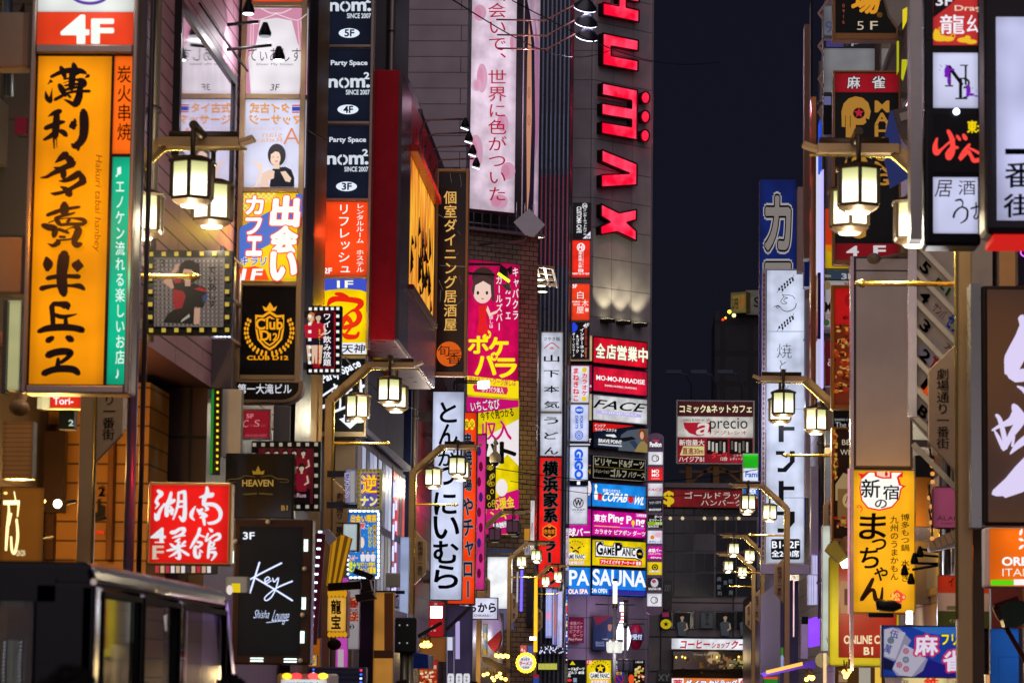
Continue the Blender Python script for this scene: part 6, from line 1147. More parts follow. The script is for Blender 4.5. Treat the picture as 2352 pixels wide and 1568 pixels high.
s = Sign('shop_sign', 'small crimson 5F sign with thin script under the round cornered name plate', 'shop sign', 37.4, 810, 1250, 1005, 1455, T=.1, fc='#9a9090', fw=6); s.panel(816, 1262, 1000, 1448, '#9c1828', .75); s.T_('5F', 838, 1284, 886, 1312, '#e08890', b=.04); s.T_('C', 815, 1325, 850, 1375, '#e0a0a0', b=-.01, sh=.2); s.T_('S', 892, 1325, 930, 1372, '#e0a0a0', b=-.01, sh=.2); s.T_('ristal  tar', 850, 1348, 975, 1372, '#b04050', b=0); s.T_('03-5155-5267', 832, 1424, 980, 1440, '#c86070', b=.01); s.done()
s = Sign('plaster_wall', 'grubby white plaster wall strip left of the crimson 5F sign', 'wall', 36.1, 662, 1112, 800, 1580, T=.2, fm=M('#c8c0b4', 0, .8)); s.done(); s = Sign('mesh_board', 'grey mesh panel right of the crimson 5F sign', 'wall panel', 37.5, 1022, 1225, 1135, 1480, T=.1, fm=M('#5c585a', 0, .5)); s.done()
e = block('building', 'ochre stone pier building behind the first two sign towers', -12, -5.6, 46.1, 51.5, 20, STN)
# heaven sign, key sign, hunan sign -------------------------------------------------
U('B3')
s = film('picture_sign', 'film strip sign of dim red portraits behind the golden crown sign', 36, 868, -98, 1345, 378, 8, 7, '#b8ac98', '#6c1424', e=.6, he=.75, bw=48, hs=.5)
for i in range(5): s.fig(985+i*62, -40, 170, cloth='#801420', e=.6)
s.rect(1170, 232, 1280, 335, '#181014', .3); s.fig(1222, 60, 190, cloth='#8a1428', e=.6); s.T_('La Rue', 1140, 262, 1252, 290, '#d0a0a8', b=.02, e=.8); s.done()
s = Sign('shop_sign', 'black glass sign with a faint golden crown and ornate capitals', 'shop sign', 35.5, 690, -15, 1165, 430, T=.2, fc='#6a6a70', fm=M('#16171a', 0, .25)); s.panel(695, -10, 1150, 425, '#0e1012', 0, rough=.1)
s.poly([(882,130),(878,102),(900,112),(918,70),(936,112),(962,102),(955,130)], '#9a7420', .8); s.T_('HEAVEN', 810, 168, 1022, 212, '#b89040', b=.03, e=.8)
for k in (-1, 1): s.st([(918+k*20,148,5,918+k*90,140,6,918+k*130,160,8,918+k*200,165,6,918+k*205,185,4,918+k*150,182,4),(918+k*10,262,12,918+k*100,268,10)], '#5a4620', .7)
s.T_('B1', 1080, 345, 1122, 378, '#b89040', b=.02, e=.7); s.done()
s = Sign('shop_sign', 'square red lightbox with white brush characters in a brass frame', 'shop sign', 27.5, 155, 185, 728, 755, T=.22, fc='#b88838', fm=M('#b88c40', 0, .3, .6), bev=.015)
U(580*.57422, .12816, 1920*.57422)
s.panel(96, 86, 1490, 1475, '#ee1a14', 1.0)
WH = '#e8eef4'
s.st([(235,190,60,295,240,85,230,320,55,205,390,60,240,430,50,185,510,12),(180,590,18,215,690,90,250,600,70,300,500,50,350,440,40),(475,220,50,450,330,70,400,470,80,395,630,80),(340,430,30,430,420,60,530,360,70),(420,570,50,480,530,50,490,600,70),(460,470,40,520,540,40),
 (610,220,40,605,400,50,570,550,45,515,700,28),(610,230,40,700,210,60,735,200,40),(725,220,65,730,450,70,720,650,80,690,720,70,630,650,36),(600,390,46,720,380,46),(600,480,40,720,470,40),
 (1125,130,50,1130,230,80,1080,340,80,1070,440,70),(995,310,28,1080,290,60,1200,270,90,1235,250,60),(1060,440,60,1200,435,70,1300,470,75,1370,580,75,1350,700,60,1260,760,60,1170,775,50,1140,760,20),(920,470,18,860,580,70,850,660,60,905,720,18),
 (950,520,28,990,560,70,1050,520,40),(1100,480,40,1140,520,60,1090,550,18),(990,610,40,1060,600,50,1130,640,40),(1010,670,40,1120,650,40),(1050,590,60,1070,700,60,1085,800,48),
 (490,940,70,560,930,70,640,880,60,720,880,70,700,950,60,620,1000,46,510,1035,22),(560,1010,40,740,990,28),(640,1050,40,560,1100,28),(470,1140,28,520,1180,60),(600,1100,50,640,1110,40),(740,1100,48,680,1150,36),(510,1190,38,620,1190,38,740,1170,38),(620,1150,70,630,1280,65,635,1400,60,560,1380,14),
 (410,1265,28,520,1240,50,620,1210,28),(450,1375,14,560,1310,50,620,1240,38),(650,1240,28,720,1290,50,800,1340,48),
 (1000,870,60,970,980,60,900,1100,60,830,1220,28),(980,980,40,1090,1020,28),(960,1110,50,1040,1130,50,980,1200,40,920,1200,60,920,1350,70,990,1380,50,1000,1290,38),(1000,1250,28,1050,1290,28),(1170,870,28,1215,910,70),(1150,960,40,1110,1090,38,1240,1000,40,1340,970,60,1350,1040,60,1260,1090,38),
 (1190,1090,50,1170,1200,60,1150,1390,48),(1180,1120,28,1260,1130,38,1220,1200,38),(1180,1240,28,1280,1220,38),(1180,1290,38,1280,1300,60,1260,1370,48,1205,1440,18)], WH, .95)
s.T_('4', 130, 860, 385, 1120, WH, b=.03, e=.9); s.rect(195, 1105, 370, 1124, WH, .9); s.T_('F', 165, 1180, 350, 1410, '#d8c8b0', b=.03, e=.85); s.rect(145, 1394, 265, 1412, '#d8c8b0', .85); s.done()
U('B3')
s = Sign('sign_tower', 'black lounge sign with white neon script in a dark brown bulb edged case', 'shop sign', 33, 742, 435, 1285, 1440, T=.3, fc='#32211c', fm=M('#34221c', 0, .3), bev=.02)
s.panel(782, 490, 1215, 1375, '#19191b', .6); s.T_('3F', 815, 528, 892, 576, '#e8f0ff', b=.03, e=1.1)
NW = '#d0dcff'
s.st([(928,735,12,895,840,12,862,945,12),(845,862,11,960,800,11,1080,740,12),(895,840,11,1030,920,11,1155,998,12),(965,870,8,998,850,8,985,835,7,965,855,8,975,880,8,1010,860,8),(1020,845,8,1030,870,8,1060,842,8,1040,920,9,1010,975,9,975,998,8,965,980,8,1000,945,8,1060,905,10,1155,865,11)], NW, 1.3)
s.T_('Shisha', 895, 1062, 1000, 1120, NW, b=-.012, e=1.2, sh=.3); s.T_('Lounge', 1020, 1062, 1132, 1165, NW, b=-.012, e=1.2, sh=.3); s.st([(978,1150,4,1130,1132,4)], NW, 1.2)
s.done()
for i, (x, y, v) in enumerate(((1250,620,1),(1235,1018,1),(1225,1250,1),(740,700,1),(912,1405,0),(1142,1410,0))):
    p = s.m(x, y); q = MB()
    for k in (-1, 0, 1):
        if v: q.tube([(p[0]+k*.016, -.05, p[1]-.065), (p[0]+k*.016, -.05, p[1]+.065)], .0055, 6)
        elif k: q.tube([(p[0]-.07, -.05, p[1]+k*.014), (p[0]+.07, -.05, p[1]+k*.014)], .007, 6)
    s.part('white_tube', q, M('#d8f0e8', 2.5))
for x, y in ((988,458),(1240,780),(1225,1098),(1212,1412),(765,590)): p = s.m(x, y); q = MB(); q.ball((p[0], -.04, p[1]), .026); s.part('round_bulb', q, M('#b0a8a0', 0, .2))
# led strings right of it
U('B3')
for lb, x0, x1, y0, y1 in (('curved', 1340, 1270, 560, 1300),):
    q = MB(); 
    for i in range(14): y = 520+i*58; x = 1350-i*5.2; p, r_ = P(x-14, y, 44), P(x+14, y+14, 44); [q.box(p.x+(r_.x-p.x)*k/2, p.x+(r_.x-p.x)*(k+.7)/2, 43.9, 43.95, r_.z, p.z) for k in range(2)]
    o = q.build('led_string', M('#c8e0ff', 3.5)); tag(o, 'string of paired white blue LEDs running down a dark red strip', 'LED string')
q = MB(); p0, p1 = P(1340, 540, 44.2), P(1278, 1300, 44.2); q.bar(p0, p1, .18, .05); o = q.build('red_strip', M('#701020', 0, .4)); tag(o, 'dark red slanting strip behind the paired LEDs', 'strip')
# golden bamboo sheets and gilded lantern sign behind lamp post
U('C3')
e = Sign('bamboo_sign', 'bundle of golden bamboo canes leaning behind the lamp plaque', 'bamboo sign', 47.5, 105, 540, 270, 895, T=.1, body=False); q = MB()
for i in range(16): a_, b_ = e.m(140+i*8.5, 545+abs(i-9)*4), e.m(105+i*5.5, 895); q.tube([(a_[0], -.03*(i % 3), a_[1]), (b_[0], -.03*(i % 3), b_[1])], .024, 6, i % 2)
e.part('canes', q, [M('#d8981c', .6, .4), M('#8a5a10', .4, .4)]); h = e.root.location  # warm light on the canes is put in as emission
s = Sign('lantern_box', 'gilded box lantern with glowing dark brush writing under the bamboo canes', 'lantern', 47.3, 100, 925, 238, 1252, T=.5, fc='#a8781c', bev=.02); s.panel(104, 975, 230, 1210, '#e8b048', .9)
for i in range(5): s.ell(118+i*27, 950, 15, 26, '#d89818', .9); s.ell(118+i*27, 1232, 15, 20, '#d89818', .9)
s.V_('龍宝', 128, 990, 200, 1200, '#503010', b=.05, e=.1); s.done()
q = MB(); p = P(150, 1300, 47.3); q.ball((0, 0, 0), .11, 0, (1, 1, .8)); o = q.build('paper_ball', M('#2a1810', 0, .6)); o.location = p; tag(o, 'dark round hanging bulb under the gilded box lantern', 'ornament')
s = Sign('lit_wall_strip', 'magenta lit wall strip left of the dark mesh wall', 'light panel', 49.5, 160, 838, 248, 1640, T=.1, fc='#4a2040'); s.panel(162, 840, 246, 1638, '#d050c0', .75); s.rect(175, 1335, 215, 1638, '#c8b8c0', .7); s.done()
s = Sign('menu_sign', 'tall menu sign with red food photos and a round seal', 'menu sign', 48.3, 243, 860, 325, 1335, T=.1, fc='#8a7c80'); s.panel(247, 862, 322, 1332, '#b8b0b4', .6); s.rect(252, 975, 315, 1048, '#a02818', .7); s.rect(252, 1075, 315, 1140, '#a03020', .7); s.T_('炭火焼', 255, 1055, 312, 1072, '#282028', b=.03, e=.2); s.ell(272, 1178, 16, 16, '#202020', .2); s.T_('2', 264, 1168, 280, 1188, '#e0e0e0', b=.03)
for i in range(40): s.ell(random.uniform(256, 312), random.choice([random.uniform(980, 1045), random.uniform(1080, 1135)]), 6, 5, random.choice(['#d08060', '#e0b090', '#802010', '#c05040']), .7, 8)
s.done()
s = Sign('shop_sign', 'blue sign with a big yellow red character and yellow kana in a gold block border', 'shop sign', 49, 308, 92, 472, 375, T=.25, fc='#b0a070'); s.panel(312, 97, 468, 370, '#b8a468', .7)
for i in range(6):
    s.rect(318+i*26, 99, 330+i*26, 112, '#7a6420', .6); s.rect(318+i*26, 356, 330+i*26, 368, '#7a6420', .6)
for i in range(9): s.rect(450, 120+i*27, 464, 134+i*27, '#3a3018', .5); s.rect(316, 120+i*27, 328, 134+i*27, '#8a7430', .6)
s.panel(336, 122, 448, 355, '#2038b8', .95); s.T_('逆', 342, 135, 442, 255, '#f8d820', b=.05, ol=('#ffffff', .08)); s.T_('逆', 346, 135, 444, 255, '#f8d820', b=.03, ol=('#d02830', .08)); s.T_('ナン', 335, 285, 445, 345, '#f8e040', b=.06, ol=('#e8e0f8', .09)); s.done(); s.arms(-1, .5)
s = Sign('shop_sign', 'pale twin of the blue character sign, cut off by the lamp post', 'shop sign', 48.6, 225, 92, 302, 330, T=.2, fc='#a8a098'); s.panel(228, 97, 298, 326, '#9890b8', .7); s.V_('逆ナン', 222, 120, 256, 290, '#4838a0', b=.06, ol=('#e8e0f0', .15)); s.rect(262, 110, 290, 320, '#b0b0a8', .7); s.done()
s = Sign('shop_sign', 'dazzling blue cafe board packed with yellow writing, ringed by white bulbs', 'shop sign', 49.2, 240, 375, 465, 850, T=.2, fc='#303040'); s.panel(245, 380, 460, 845, '#2878d0', .95)
for i in range(40): s.ell(random.uniform(260, 450), random.uniform(395, 830), random.uniform(3, 9), random.uniform(3, 9), random.choice(['#60b0f8', '#3050c8', '#a0e0ff', '#40a0e0']), 1, 8)
s.T_('出会い喫茶', 268, 410, 445, 460, '#f0d020', b=.06, ol=('#d02018', .08)); s.V_('肉食女子', 418, 475, 445, 635, '#803010', b=.05, ol=('#f8e840', .12)); s.V_('おもいきり', 385, 490, 412, 635, '#404020', b=.03, ol=('#f0e860', .12)); s.T_('覚', 325, 465, 365, 505, '#e03020', b=.05, ol=('#ffffff', .09))
for x in (350, 385, 420): s.fig(x, 655, 75, cloth='#e8e8f0', hair='#6a4020', e=.9)
s.ell(345, 600, 16, 38, '#f0d8c8'); s.T_('ルピー', 255, 690, 315, 722, '#e06020', b=.05, ol=('#ffffff', .09)); s.T_('モモカフェ歌舞伎', 318, 735, 435, 762, '#f0e040', b=.05, ol=('#8a2010', .12)); s.T_('逆ナン', 255, 730, 330, 800, '#f0e030', b=.06, ol=('#30a040', .12)); s.T_('ナンパ部屋', 330, 770, 440, 812, '#f0e030', b=.06, ol=('#c04010', .12)); s.done()
q = MB()
for i in range(7):
    for dx in (0, 16): p = s.m(262+i*30+dx*.6, 383); q.ball((p[0], -.06, p[1]), .02, n=8)
    for dx in (0, 16): p = s.m(262+i*30+dx*.6, 841); q.ball((p[0], -.06, p[1]), .02, n=8)
for i in range(14):
    for k in (0, 12): p = s.m(457, 400+i*32+k); q.ball((p[0], -.06, p[1]), .02, n=8)
    if i > 8: p = s.m(247, 400+i*32); q.ball((p[0], -.06, p[1]), .02, n=8)
s.part('border_bulbs', q, M('#dcecff', 2.5))
s = Sign('blank_lightbox', 'small blank pale lightbox in a brown frame beside the dazzling blue board', 'lightbox', 48, 205, 462, 325, 660, T=.2, fc='#6a5848', fw=8); s.panel(213, 472, 305, 652, '#b8c8cc', .95); s.done()
# red box building with amber hoarding ----------------------------------------------
e = empty('building', (-5.5, 53, 0), 'dark red steel clad building jutting over the street with an amber hoarding on its side', 'building')
RED = M('#c01828', 0, .3); GRY = M('#5a5058', 0, .4); l = e.location
def rb(nm, x0, x1, y0, y1, z0, z1, mat, bev=0, parent=None): k = 1.06; z_ = lambda z: max(0, 1.6+(z-1.6)*k); return addbox(e, nm, x0*k, x1*k, y0*k, y1*k, z_(z0), z_(z1), mat, bev, parent)
rb('red_box', -7.5, -4.26, 50, 58.6, 7.1, 11.65, RED, .02)
rb('side_cladding', -4.26, -4.2, 50.02, 52.0, 7.12, 11.6, M('#584048', 0, .22, .5)); rb('side_cladding', -4.26, -4.2, 52.02, 58.58, 7.12, 8.22, M('#a83440', 0, .25, .2)); rb('side_cladding', -4.26, -4.2, 52.02, 58.58, 10.75, 11.6, M('#e0242c', 0, .3))
rb('hoarding_hood', -4.26, -4.08, 52.0, 58.0, 10.62, 10.74, M('#c03020', 0, .3)); rb('hoarding_sill', -4.26, -4.12, 52.0, 58.0, 8.22, 8.3, M('#6a1820', 0, .3))
am, at_, ab = base_mat('lit_amber_hoarding'); n_ = at_.nodes.new('ShaderNodeTexNoise'); co_ = at_.nodes.new('ShaderNodeTexCoord'); mp_ = at_.nodes.new('ShaderNodeMapping'); rr_ = at_.nodes.new('ShaderNodeValToRGB'); mp_.inputs['Scale'].default_value = (1, 1.2, .25); n_.inputs['Scale'].default_value = 3; n_.inputs['Detail'].default_value = 5
for i, (p_, c_) in enumerate(((.3, '#2a1008'), (.38, '#b85008'), (.48, '#f09010'), (.62, '#ffc838'))): el = rr_.color_ramp.elements[i] if i < 2 else rr_.color_ramp.elements.new(p_); el.position = p_; el.color = lin(c_)
at_.links.new(co_.outputs['Object'], mp_.inputs[0]); at_.links.new(mp_.outputs[0], n_.inputs[0]); at_.links.new(n_.outputs[0], rr_.inputs[0]); at_.links.new(rr_.outputs[0], ab.inputs['Emission Color']); ab.inputs['Emission Strength'].default_value = .95; ab.inputs['Base Color'].default_value = (.08, .03, .01, 1)  # spotlit amber is put into the board's own emission
rb('amber_hoarding', -4.255, -4.23, 52.1, 58.3, 8.3, 10.6, am)
q = MB()
for k in range(26): yy = random.uniform(55.6, 61.2); zz = random.uniform(8.9, 10.1); r_ = random.uniform(.1, .5); q.tube([(-4.478-l.x, yy-l.y, zz-r_*.3), (-4.474-l.x, yy-l.y+.04, zz), (-4.478-l.x, yy-l.y+random.uniform(-.1, .15), zz+r_)], [.006, random.uniform(.02, .06), .006], 5)
q.build('brush_lettering', M('#180c08', 0, .5), e)
rb('lower_wall', -7.5, -4.9, 50.2, 60, 0, 7.08, WALL('granite', '#5c5a74', '#54526c', '#4a4860', 3, 2, .006, .6)); rb('corner_post', -5.2, -4.87, 49.9, 50.19, 0, 7.09, M('#746458', 0, .5))
for i in range(3):
    y0 = 50.6+i*3.1; f = rb('window', -4.9, -4.83, y0, y0+2.9, 2.9, 5.5, MET('#8a84a0', .65))
    for k in range(4): rb('pane', -4.83, -4.822, y0+.1+k*.7, y0+.68+k*.7, 3.05, 4.1, M((['#788098', '#9098c0', '#30344c', '#8088a8'] if i < 2 else ['#c02848', '#d03858', '#8090c0', '#c02038'])[k], .4, .3), 0, f); rb('pane', -4.83, -4.822, y0+.1+k*.7, y0+.68+k*.7, 4.25, 5.4, M((['#c0c8e8', '#282c44', '#a8b0d8', '#c8d0f0'] if i < 2 else ['#e82028', '#e83038', '#282c44', '#e82028'])[k], .6, .3), 0, f)
rb('ledge', -4.9, -4.65, 50.3, 60, 2.6, 2.78, M('#8a80a8', 0, .4)); rb('ledge', -4.9, -4.75, 50.3, 60, 5.6, 5.7, M('#a098b8', 0, .4))
q = MB()
for i in range(6): q.tube([(-5.09-l.x, 60.2-l.y, 3+i*.42), (-5.09-l.x, 60.2-l.y, 3.3+i*.42)], .02, 6); q.tube([(-5.09-l.x, 60.8-l.y, 3.2+i*.42), (-5.09-l.x, 60.8-l.y, 3.4+i*.42)], .02, 6)
q.build('led_bars', M('#c8d0ff', 1.4), e)
for i in range(4):
    y = 57+i*1.25; g_ = empty('gooseneck_light', (-4.45, y, 11.75-i*.04), f'black gooseneck spotlight over the amber hoarding, {["nearest", "second", "third", "farthest"][i]} of four', 'spotlight', 0, 'gooseneck spotlights on the red building')
    MB().tube([(0, 0, 0), (.08, 0, .28), (.2, 0, .34), (.82, 0, .36)], .018, 6).build('arm', MET('#7a5a58'), g_); MB().box(-.04, .02, -.1, .1, -.2, .05).build('base', MET('#504048'), g_)
    q = MB(); q.lathe([(.075, -.11), (.08, -.05), (.04, .05), (.03, .08)], (.87, 0, .3), 10); q.build('head', M('#141416', 0, .35), g_)
    q = MB(); q.bar((.79, -.02, .19), (.93, -.02, .14), .02, .02); q.build('tube', M('#e8f0ff', 4), g_); lamp('SPOT', 'bulb', (.85, 0, .05), 60, (1, .7, .55), g_, .1, (0, 0, -1.6), 120)
# dark and middle blocks
e = block('building', 'unlit black building rising behind the navy tenant tower', -9, -5.75, 64, 70, 26, WALL('night', '#2c2a2e', '#28262a', '#18181a', 5, 3.2, .02, .5, off=0))
e = block('building', 'dark building with steel balconies behind the brown marble sign', -10, -5.75, 70.2, 84, 15.5, DTL)
l = e.location
for z in (9.4, 12.6, 14.5):
    addbox(e, 'balcony', -5.74, -4.95, 77, 80, z-1.0, z-.85, M('#3a3438', 0, .6)); q = MB()
    for i in range(13): q.tube([(-5.6+i*.05-l.x, 76.98-l.y, z-.85), (-5.6+i*.05-l.x, 76.98-l.y, z)], .012, 5)
    q.tube([(-5.6-l.x, 76.98-l.y, z), (-4.95-l.x, 76.98-l.y, z)], .03, 6); q.tube([(-4.95-l.x, 76.98-l.y, z), (-4.95-l.x, 80-l.y, z)], .03, 6)
    for i in range(13): q.tube([(-4.95-l.x, 77-l.y+i*.23, z-.85), (-4.95-l.x, 77-l.y+i*.23, z)], .012, 5)
    q.build('railing', MET('#5a5458'), e)
addbox(e, 'red_tile_front', -5.75, -5.65, 70.3, 83.8, 0, 9.5, RTL); addbox(e, 'navy_pilaster', -5.75, -5.55, 70.05, 70.29, 0, 9, M('#1c2448', 0, .4))
e = block('building', 'pale mauve panel clad building above the balconies', -9, -5.25, 84.2, 86, 24, SIDP)
# brick corner building under the pink banner
U('C2')
cs = ROOFB; Bq = empty('building', (cs.O.x, cs.O.y, 0), 'brown brick corner building carrying the pink banner board', 'building', math.radians(37))
W2 = 3.7; zt = P(1250, 35, 123).z
MB().box(-.4, W2, .35, 6, 0, zt).build('wall', BRK, Bq)
MB().box(-.1, W2+.1, .05, .5, zt, zt+.12).build('roof_beam', MET('#8a8488'), Bq); q = MB()
for i in range(9): q.tube([(.1+i*.42, .4, zt+.1), (.1+i*.42, .4, zt+1.4)], .04, 6)
for z in (zt+.35, zt+.8): q.tube([(-.1, .42, z), (W2+.1, .42, z)], .035, 6)
q.build('steel_posts', MET('#6a6468'), Bq)
MB().box(-.2, W2-.1, 1.2, 5.5, zt, zt+14).build('dark_backing', M('#2a2628', 0, .7), Bq)
e = block('building', 'long brick flank running down the left kerb under the ribbed tower', -9, -5.45, 125.5, 146.5, zt+.4, BRK)
l = e.location
q = MB()
for i in range(4):     # steel lighting rack out over the street
    y = 126+i*1.9; q.bar((-5.45-l.x, y-l.y, zt-.9), (-4.1-l.x, y-l.y, zt-1.05), .12, .12)
for k in range(4): q.bar((-5.2+k*.34-l.x, 125.8-l.y, zt-.92-k*.04), (-5.2+k*.34-l.x, 132.2-l.y, zt-.92-k*.04), .09, .09)
q.build('lighting_rack', MET('#7a6a58'), e)
for i in range(3):
    g_ = empty('rack_light', (-4.75, 126.6+i*2, zt-1.35), f'warm hooded lamp under the steel rack, {["nearest", "middle", "farthest"][i]} of three', 'lamp', 0, 'hooded lamps under the steel rack'); MB().lathe([(.22, -.11), (.2, -.08), (.06, 0)], (0, 0, 0), 14).build('hood', M('#3a3028', 0, .5), g_); MB().lathe([(.2, -.12), (.2, -.111)], (0, 0, 0), 14).build('lens', M('#fff0c8', 5), g_); lamp('POINT', 'bulb', (0, 0, -.4), 120, (1, .85, .6), g_, .2)
for z in (3.5, 6, 9, 12): addbox(e, 'wall_strip', -5.45, -5.3, 127.5+z*.6, 128.1+z*.6, z, z+2.3, M('#c8b8c0', 0, .5))
U('D1')
g_ = empty('tilted_lamp_box', P(200, 1535, 121), 'grey square lamp box turned on its corner below the pink banner', 'lamp box'); q = MB(); q.slab([(-.62, .02), (0, .57), (.64, -.07), (.2, -.57), (-.14, -.5)], 0, .25); q.build('housing', MET('#8a8488', .45), g_); MB().tube([(-.05, .1, -.5), (-.15, .2, -.7), (-2, .3, -.85)], .05).build('arm', MET('#4a4448'), g_)
U('D1')
RIB = WALL('ribs', '#343848', '#2c303e', '#0e1016', .5, 60, .1, .3, .3, off=0)
e = block('building', 'ribbed dark metal tower between the banner board and the tiled tower', -14, -4.1, 147.4, 153, 40, M('#262a36', 0, .4)); l = e.location
q = MB()
for i in range(28): q.box(-9.9+i*.21-l.x, -9.82+i*.21-l.x, -.12, 0, 0, 40)
q.build('ribs', M('#505468', 0, .3, .5), e)
for i in range(9): addbox(e, 'red_neon', -5.9+i*.21, -5.875+i*.21, 147.2, 147.26, 21.5, 26, M('#a82038', .55)); addbox(e, 'white_neon', -5.9+i*.21, -5.88+i*.21, 147.2, 147.26, 26.3, 29, M('#8088a8', .4))
e = block('building', 'low row of shops between the white hiragana sign and the brick corner', -12, -5.65, 86.2, 118, 4, DTL)
# round lamps high over the street
for i, (x, y) in enumerate(((1345, 13), (1347, 48), (1349, 79))):
    U(); c_ = P(x, y, 120); g_ = empty('disc_floodlight', c_, f'bright bluish disc floodlight on a long pole, {["top", "middle", "bottom"][i]} of three', 'floodlight', 0, 'disc floodlights high over the street')
    MB().lathe([(.48, -.1), (.46, -.04), (.2, .22), (.08, .3)], (0, 0, 0), 18).build('reflector', MET('#3a3840'), g_); MB().lathe([(.46, -.13), (.46, -.101)], (0, 0, 0), 18).build('lens', M('#dcd8ff', 7), g_)
    for ch in g_.children: ch.rotation_euler = (.55, .22, 0)
    MB().tube([(-.1, .1, .25), (-1.6, .3, -.55), (-3.6, .4, -.5)], .035).build('arm', MET('#8a5a50'), g_); lamp('SPOT', 'bulb', (0, -.2, -.25), 500, (.85, .82, 1), g_, .3, (-3.6, -18, -5), 110)
# thin cables
U('C1')
for i, (a_, b_, D0, D1) in enumerate((((950, -10), (2050, 350), 70, 152), ((1376, 5), (2800, 430), 88, 156))):
    p, r_ = P(*a_, D0), P(b_[0], b_[1], D1); q = MB(); pts = [p.lerp(r_, k/12)-Vector((0, 0, .8*math.sin(math.pi*k/12))) for k in range(13)]; q.tube(pts, .018, 5); tag(q.build('cable', M('#18181c')), ['overhead cable sagging across the top of the pink banner', 'upper overhead cable running to the red letters'][i], 'cable')
# right ------------------------------------------------------------------------------
MAU = WALL('mauve_tiles', '#7c6a6c', '#726064', '#3a3032', .9, .45, .012, .5)
for i, (lb, X, Y0, Y1, Z, mt) in enumerate((('tan plaster building at the right edge behind the brush stroke sign', 4.3, 20, 38.5, 20, BEI), ('mauve tiled building behind the yellow hot pot sign', 3.97, 38.7, 55, 22, MAU), ('steel and mirror fronted building behind the tall white katakana lightbox', 4.0, 55.2, 72, 17.5, MAU), ('building of pale boxes beside the tall white katakana lightbox', 4.45, 72.2, 92, 14.5, SIDP), ('low dark building past the blue karaoke sign', 5.2, 92.2, 172, 6.0, DTL))):
    e = block('building', lb, X, X+8, Y0, Y1, Z, mt); l = e.location
    if i == 0:
        addbox(e, 'pillar', 4.18, 4.29, 34, 34.6, 0, 14, M('#a07850', 0, .5)); addbox(e, 'pillar', 3.8, 4.1, 37.8, 38.4, 0, 16, M('#5a4a44', 0, .5))
    if i in (0, 1):
        for z in (2.8, 6, 9, 12, 15):
            f = addbox(e, 'window', X-.05, X, Y0+3, Y1-3, z, z+1.6, MET('#6a6064')); addbox(e, 'pane', X-.055, X-.051, Y0+3.1, Y1-3.1, z+.1, z+1.5, M('#8a7858', .22, .1), 0, f)
U('E2')
# steel pillars and lit strips on the edge of the wall by the tall white sign
for lb, x0, x1, y0, y1, D, m_ in (('copper coloured steel pillar with wavy reflections left of the red food sign', 1108, 1145, -900, 1230, 60, MET('#a8683c', .12)), ('white light strip beside the copper steel pillar', 1155, 1182, -560, 300, 58, M('#d8d8f8', .9)), ('lower white light strip beside the copper steel pillar', 1155, 1180, 768, 1180, 58, M('#c8c8e8', .85)), ('navy strip between the two white light strips', 1156, 1180, 310, 766, 58, M('#141848', 0, .3)), ('thin violet neon line along the tenant boxes', 1188, 1197, -400, 1100, 55, M('#b8b0ff', 1.2)), ('dull copper wall edge rising to the top of the picture', 1062, 1106, -1400, 210, 66, M('#7a5848', 0, .4)), ('black recess strip beside the dull copper edge', 1107, 1122, -1560, -700, 64, M('#0e0c10', 0, .5)), ('weathered beige steel column left of the copper pillar', 1018, 1060, -280, 300, 74, M('#a89088', 0, .6)), ('royal blue slab behind the tall white katakana lightbox', 1062, 1106, 208, 405, 76, M('#1c3c98', 0, .4)), ('lower royal blue slab behind the tall white katakana lightbox', 1068, 1102, 1860, 2060, 88, M('#1c48b0', .25, .4)), ('grey box column behind the tall white katakana lightbox', 1070, 1106, 490, 1850, 82, M('#a0949c', 0, .5)), ('pale duct column right of the tall white katakana lightbox', 1110, 1160, 1645, 2250, 70, M('#b8b0cc', 0, .4)), ('blue glass strip high beside the lattice', 1170, 1182, -740, -400, 57, M('#2050e0', .8))):
    p, r_ = P(x0, y1, D), P(x1, y0, D); q = MB(); q.box(p.x, r_.x, D, D+.6, max(.1, p.z), r_.z); tag(q.build('wall_strip' if 'pillar' not in lb and 'column' not in lb else 'pillar', m_), lb, 'facade strip')
q = MB(); 
U('F1')
a_, b_ = P(-30, -20, 57), P(-8, 1000, 57)
for i in range(9):
    z0 = b_.z+(a_.z-b_.z)*i/9; z1 = b_.z+(a_.z-b_.z)*(i+1)/9; xs = (a_.x-.02, a_.x+.2); q.bar((xs[i % 2], 57, z0), (xs[(i+1) % 2], 57, z1), .04, .04)
tag(q.build('steel_lattice', MET('#9a7868')), 'narrow zigzag steel lattice high on the right wall', 'lattice')
# tilted grey box with blue side above the right near lantern
s = Sign('tilted_sign_box', 'grey vented box leaning with a blue printed side above the near right lantern', 'sign box', 43, 380, 720, 660, 1300, T=.3, body=False)
q = MB(); q.slab([s.m(x, y) for x, y in ((470,760),(610,725),(660,1060),(560,960))], 0, .3); s.part('grey_case', q, M('#6a5e5c', 0, .5)); q = MB(); q.slab([s.m(x, y) for x, y in ((455,765),(470,770),(560,1100),(580,1230),(455,1300),(400,1020))], -.05, .0); s.part('blue_side', q, M('#3c4890', .35, .4)); q = MB(); q.slab([s.m(x, y) for x, y in ((518,785),(575,768),(585,820),(530,838))], -.03, .0); s.part('vent', q, M('#b0a49c', 0, .5))
s = Sign('yellow_strip_sign', 'slim yellow sign with cut off black writing behind the dragon tower', 'shop sign', 44.5, 498, 40, 586, 560, T=.1, body=False); s.pan = s.root; s.e = 1; s.poly([(500,285),(516,285),(516,490),(500,520)], '#b8b818', .8); s.poly([(535,412),(584,412),(542,562),(530,540)], '#c8c81c', .8); s.poly([(540,70),(575,50),(570,150),(540,210)], '#e8d020', .9); s.done()
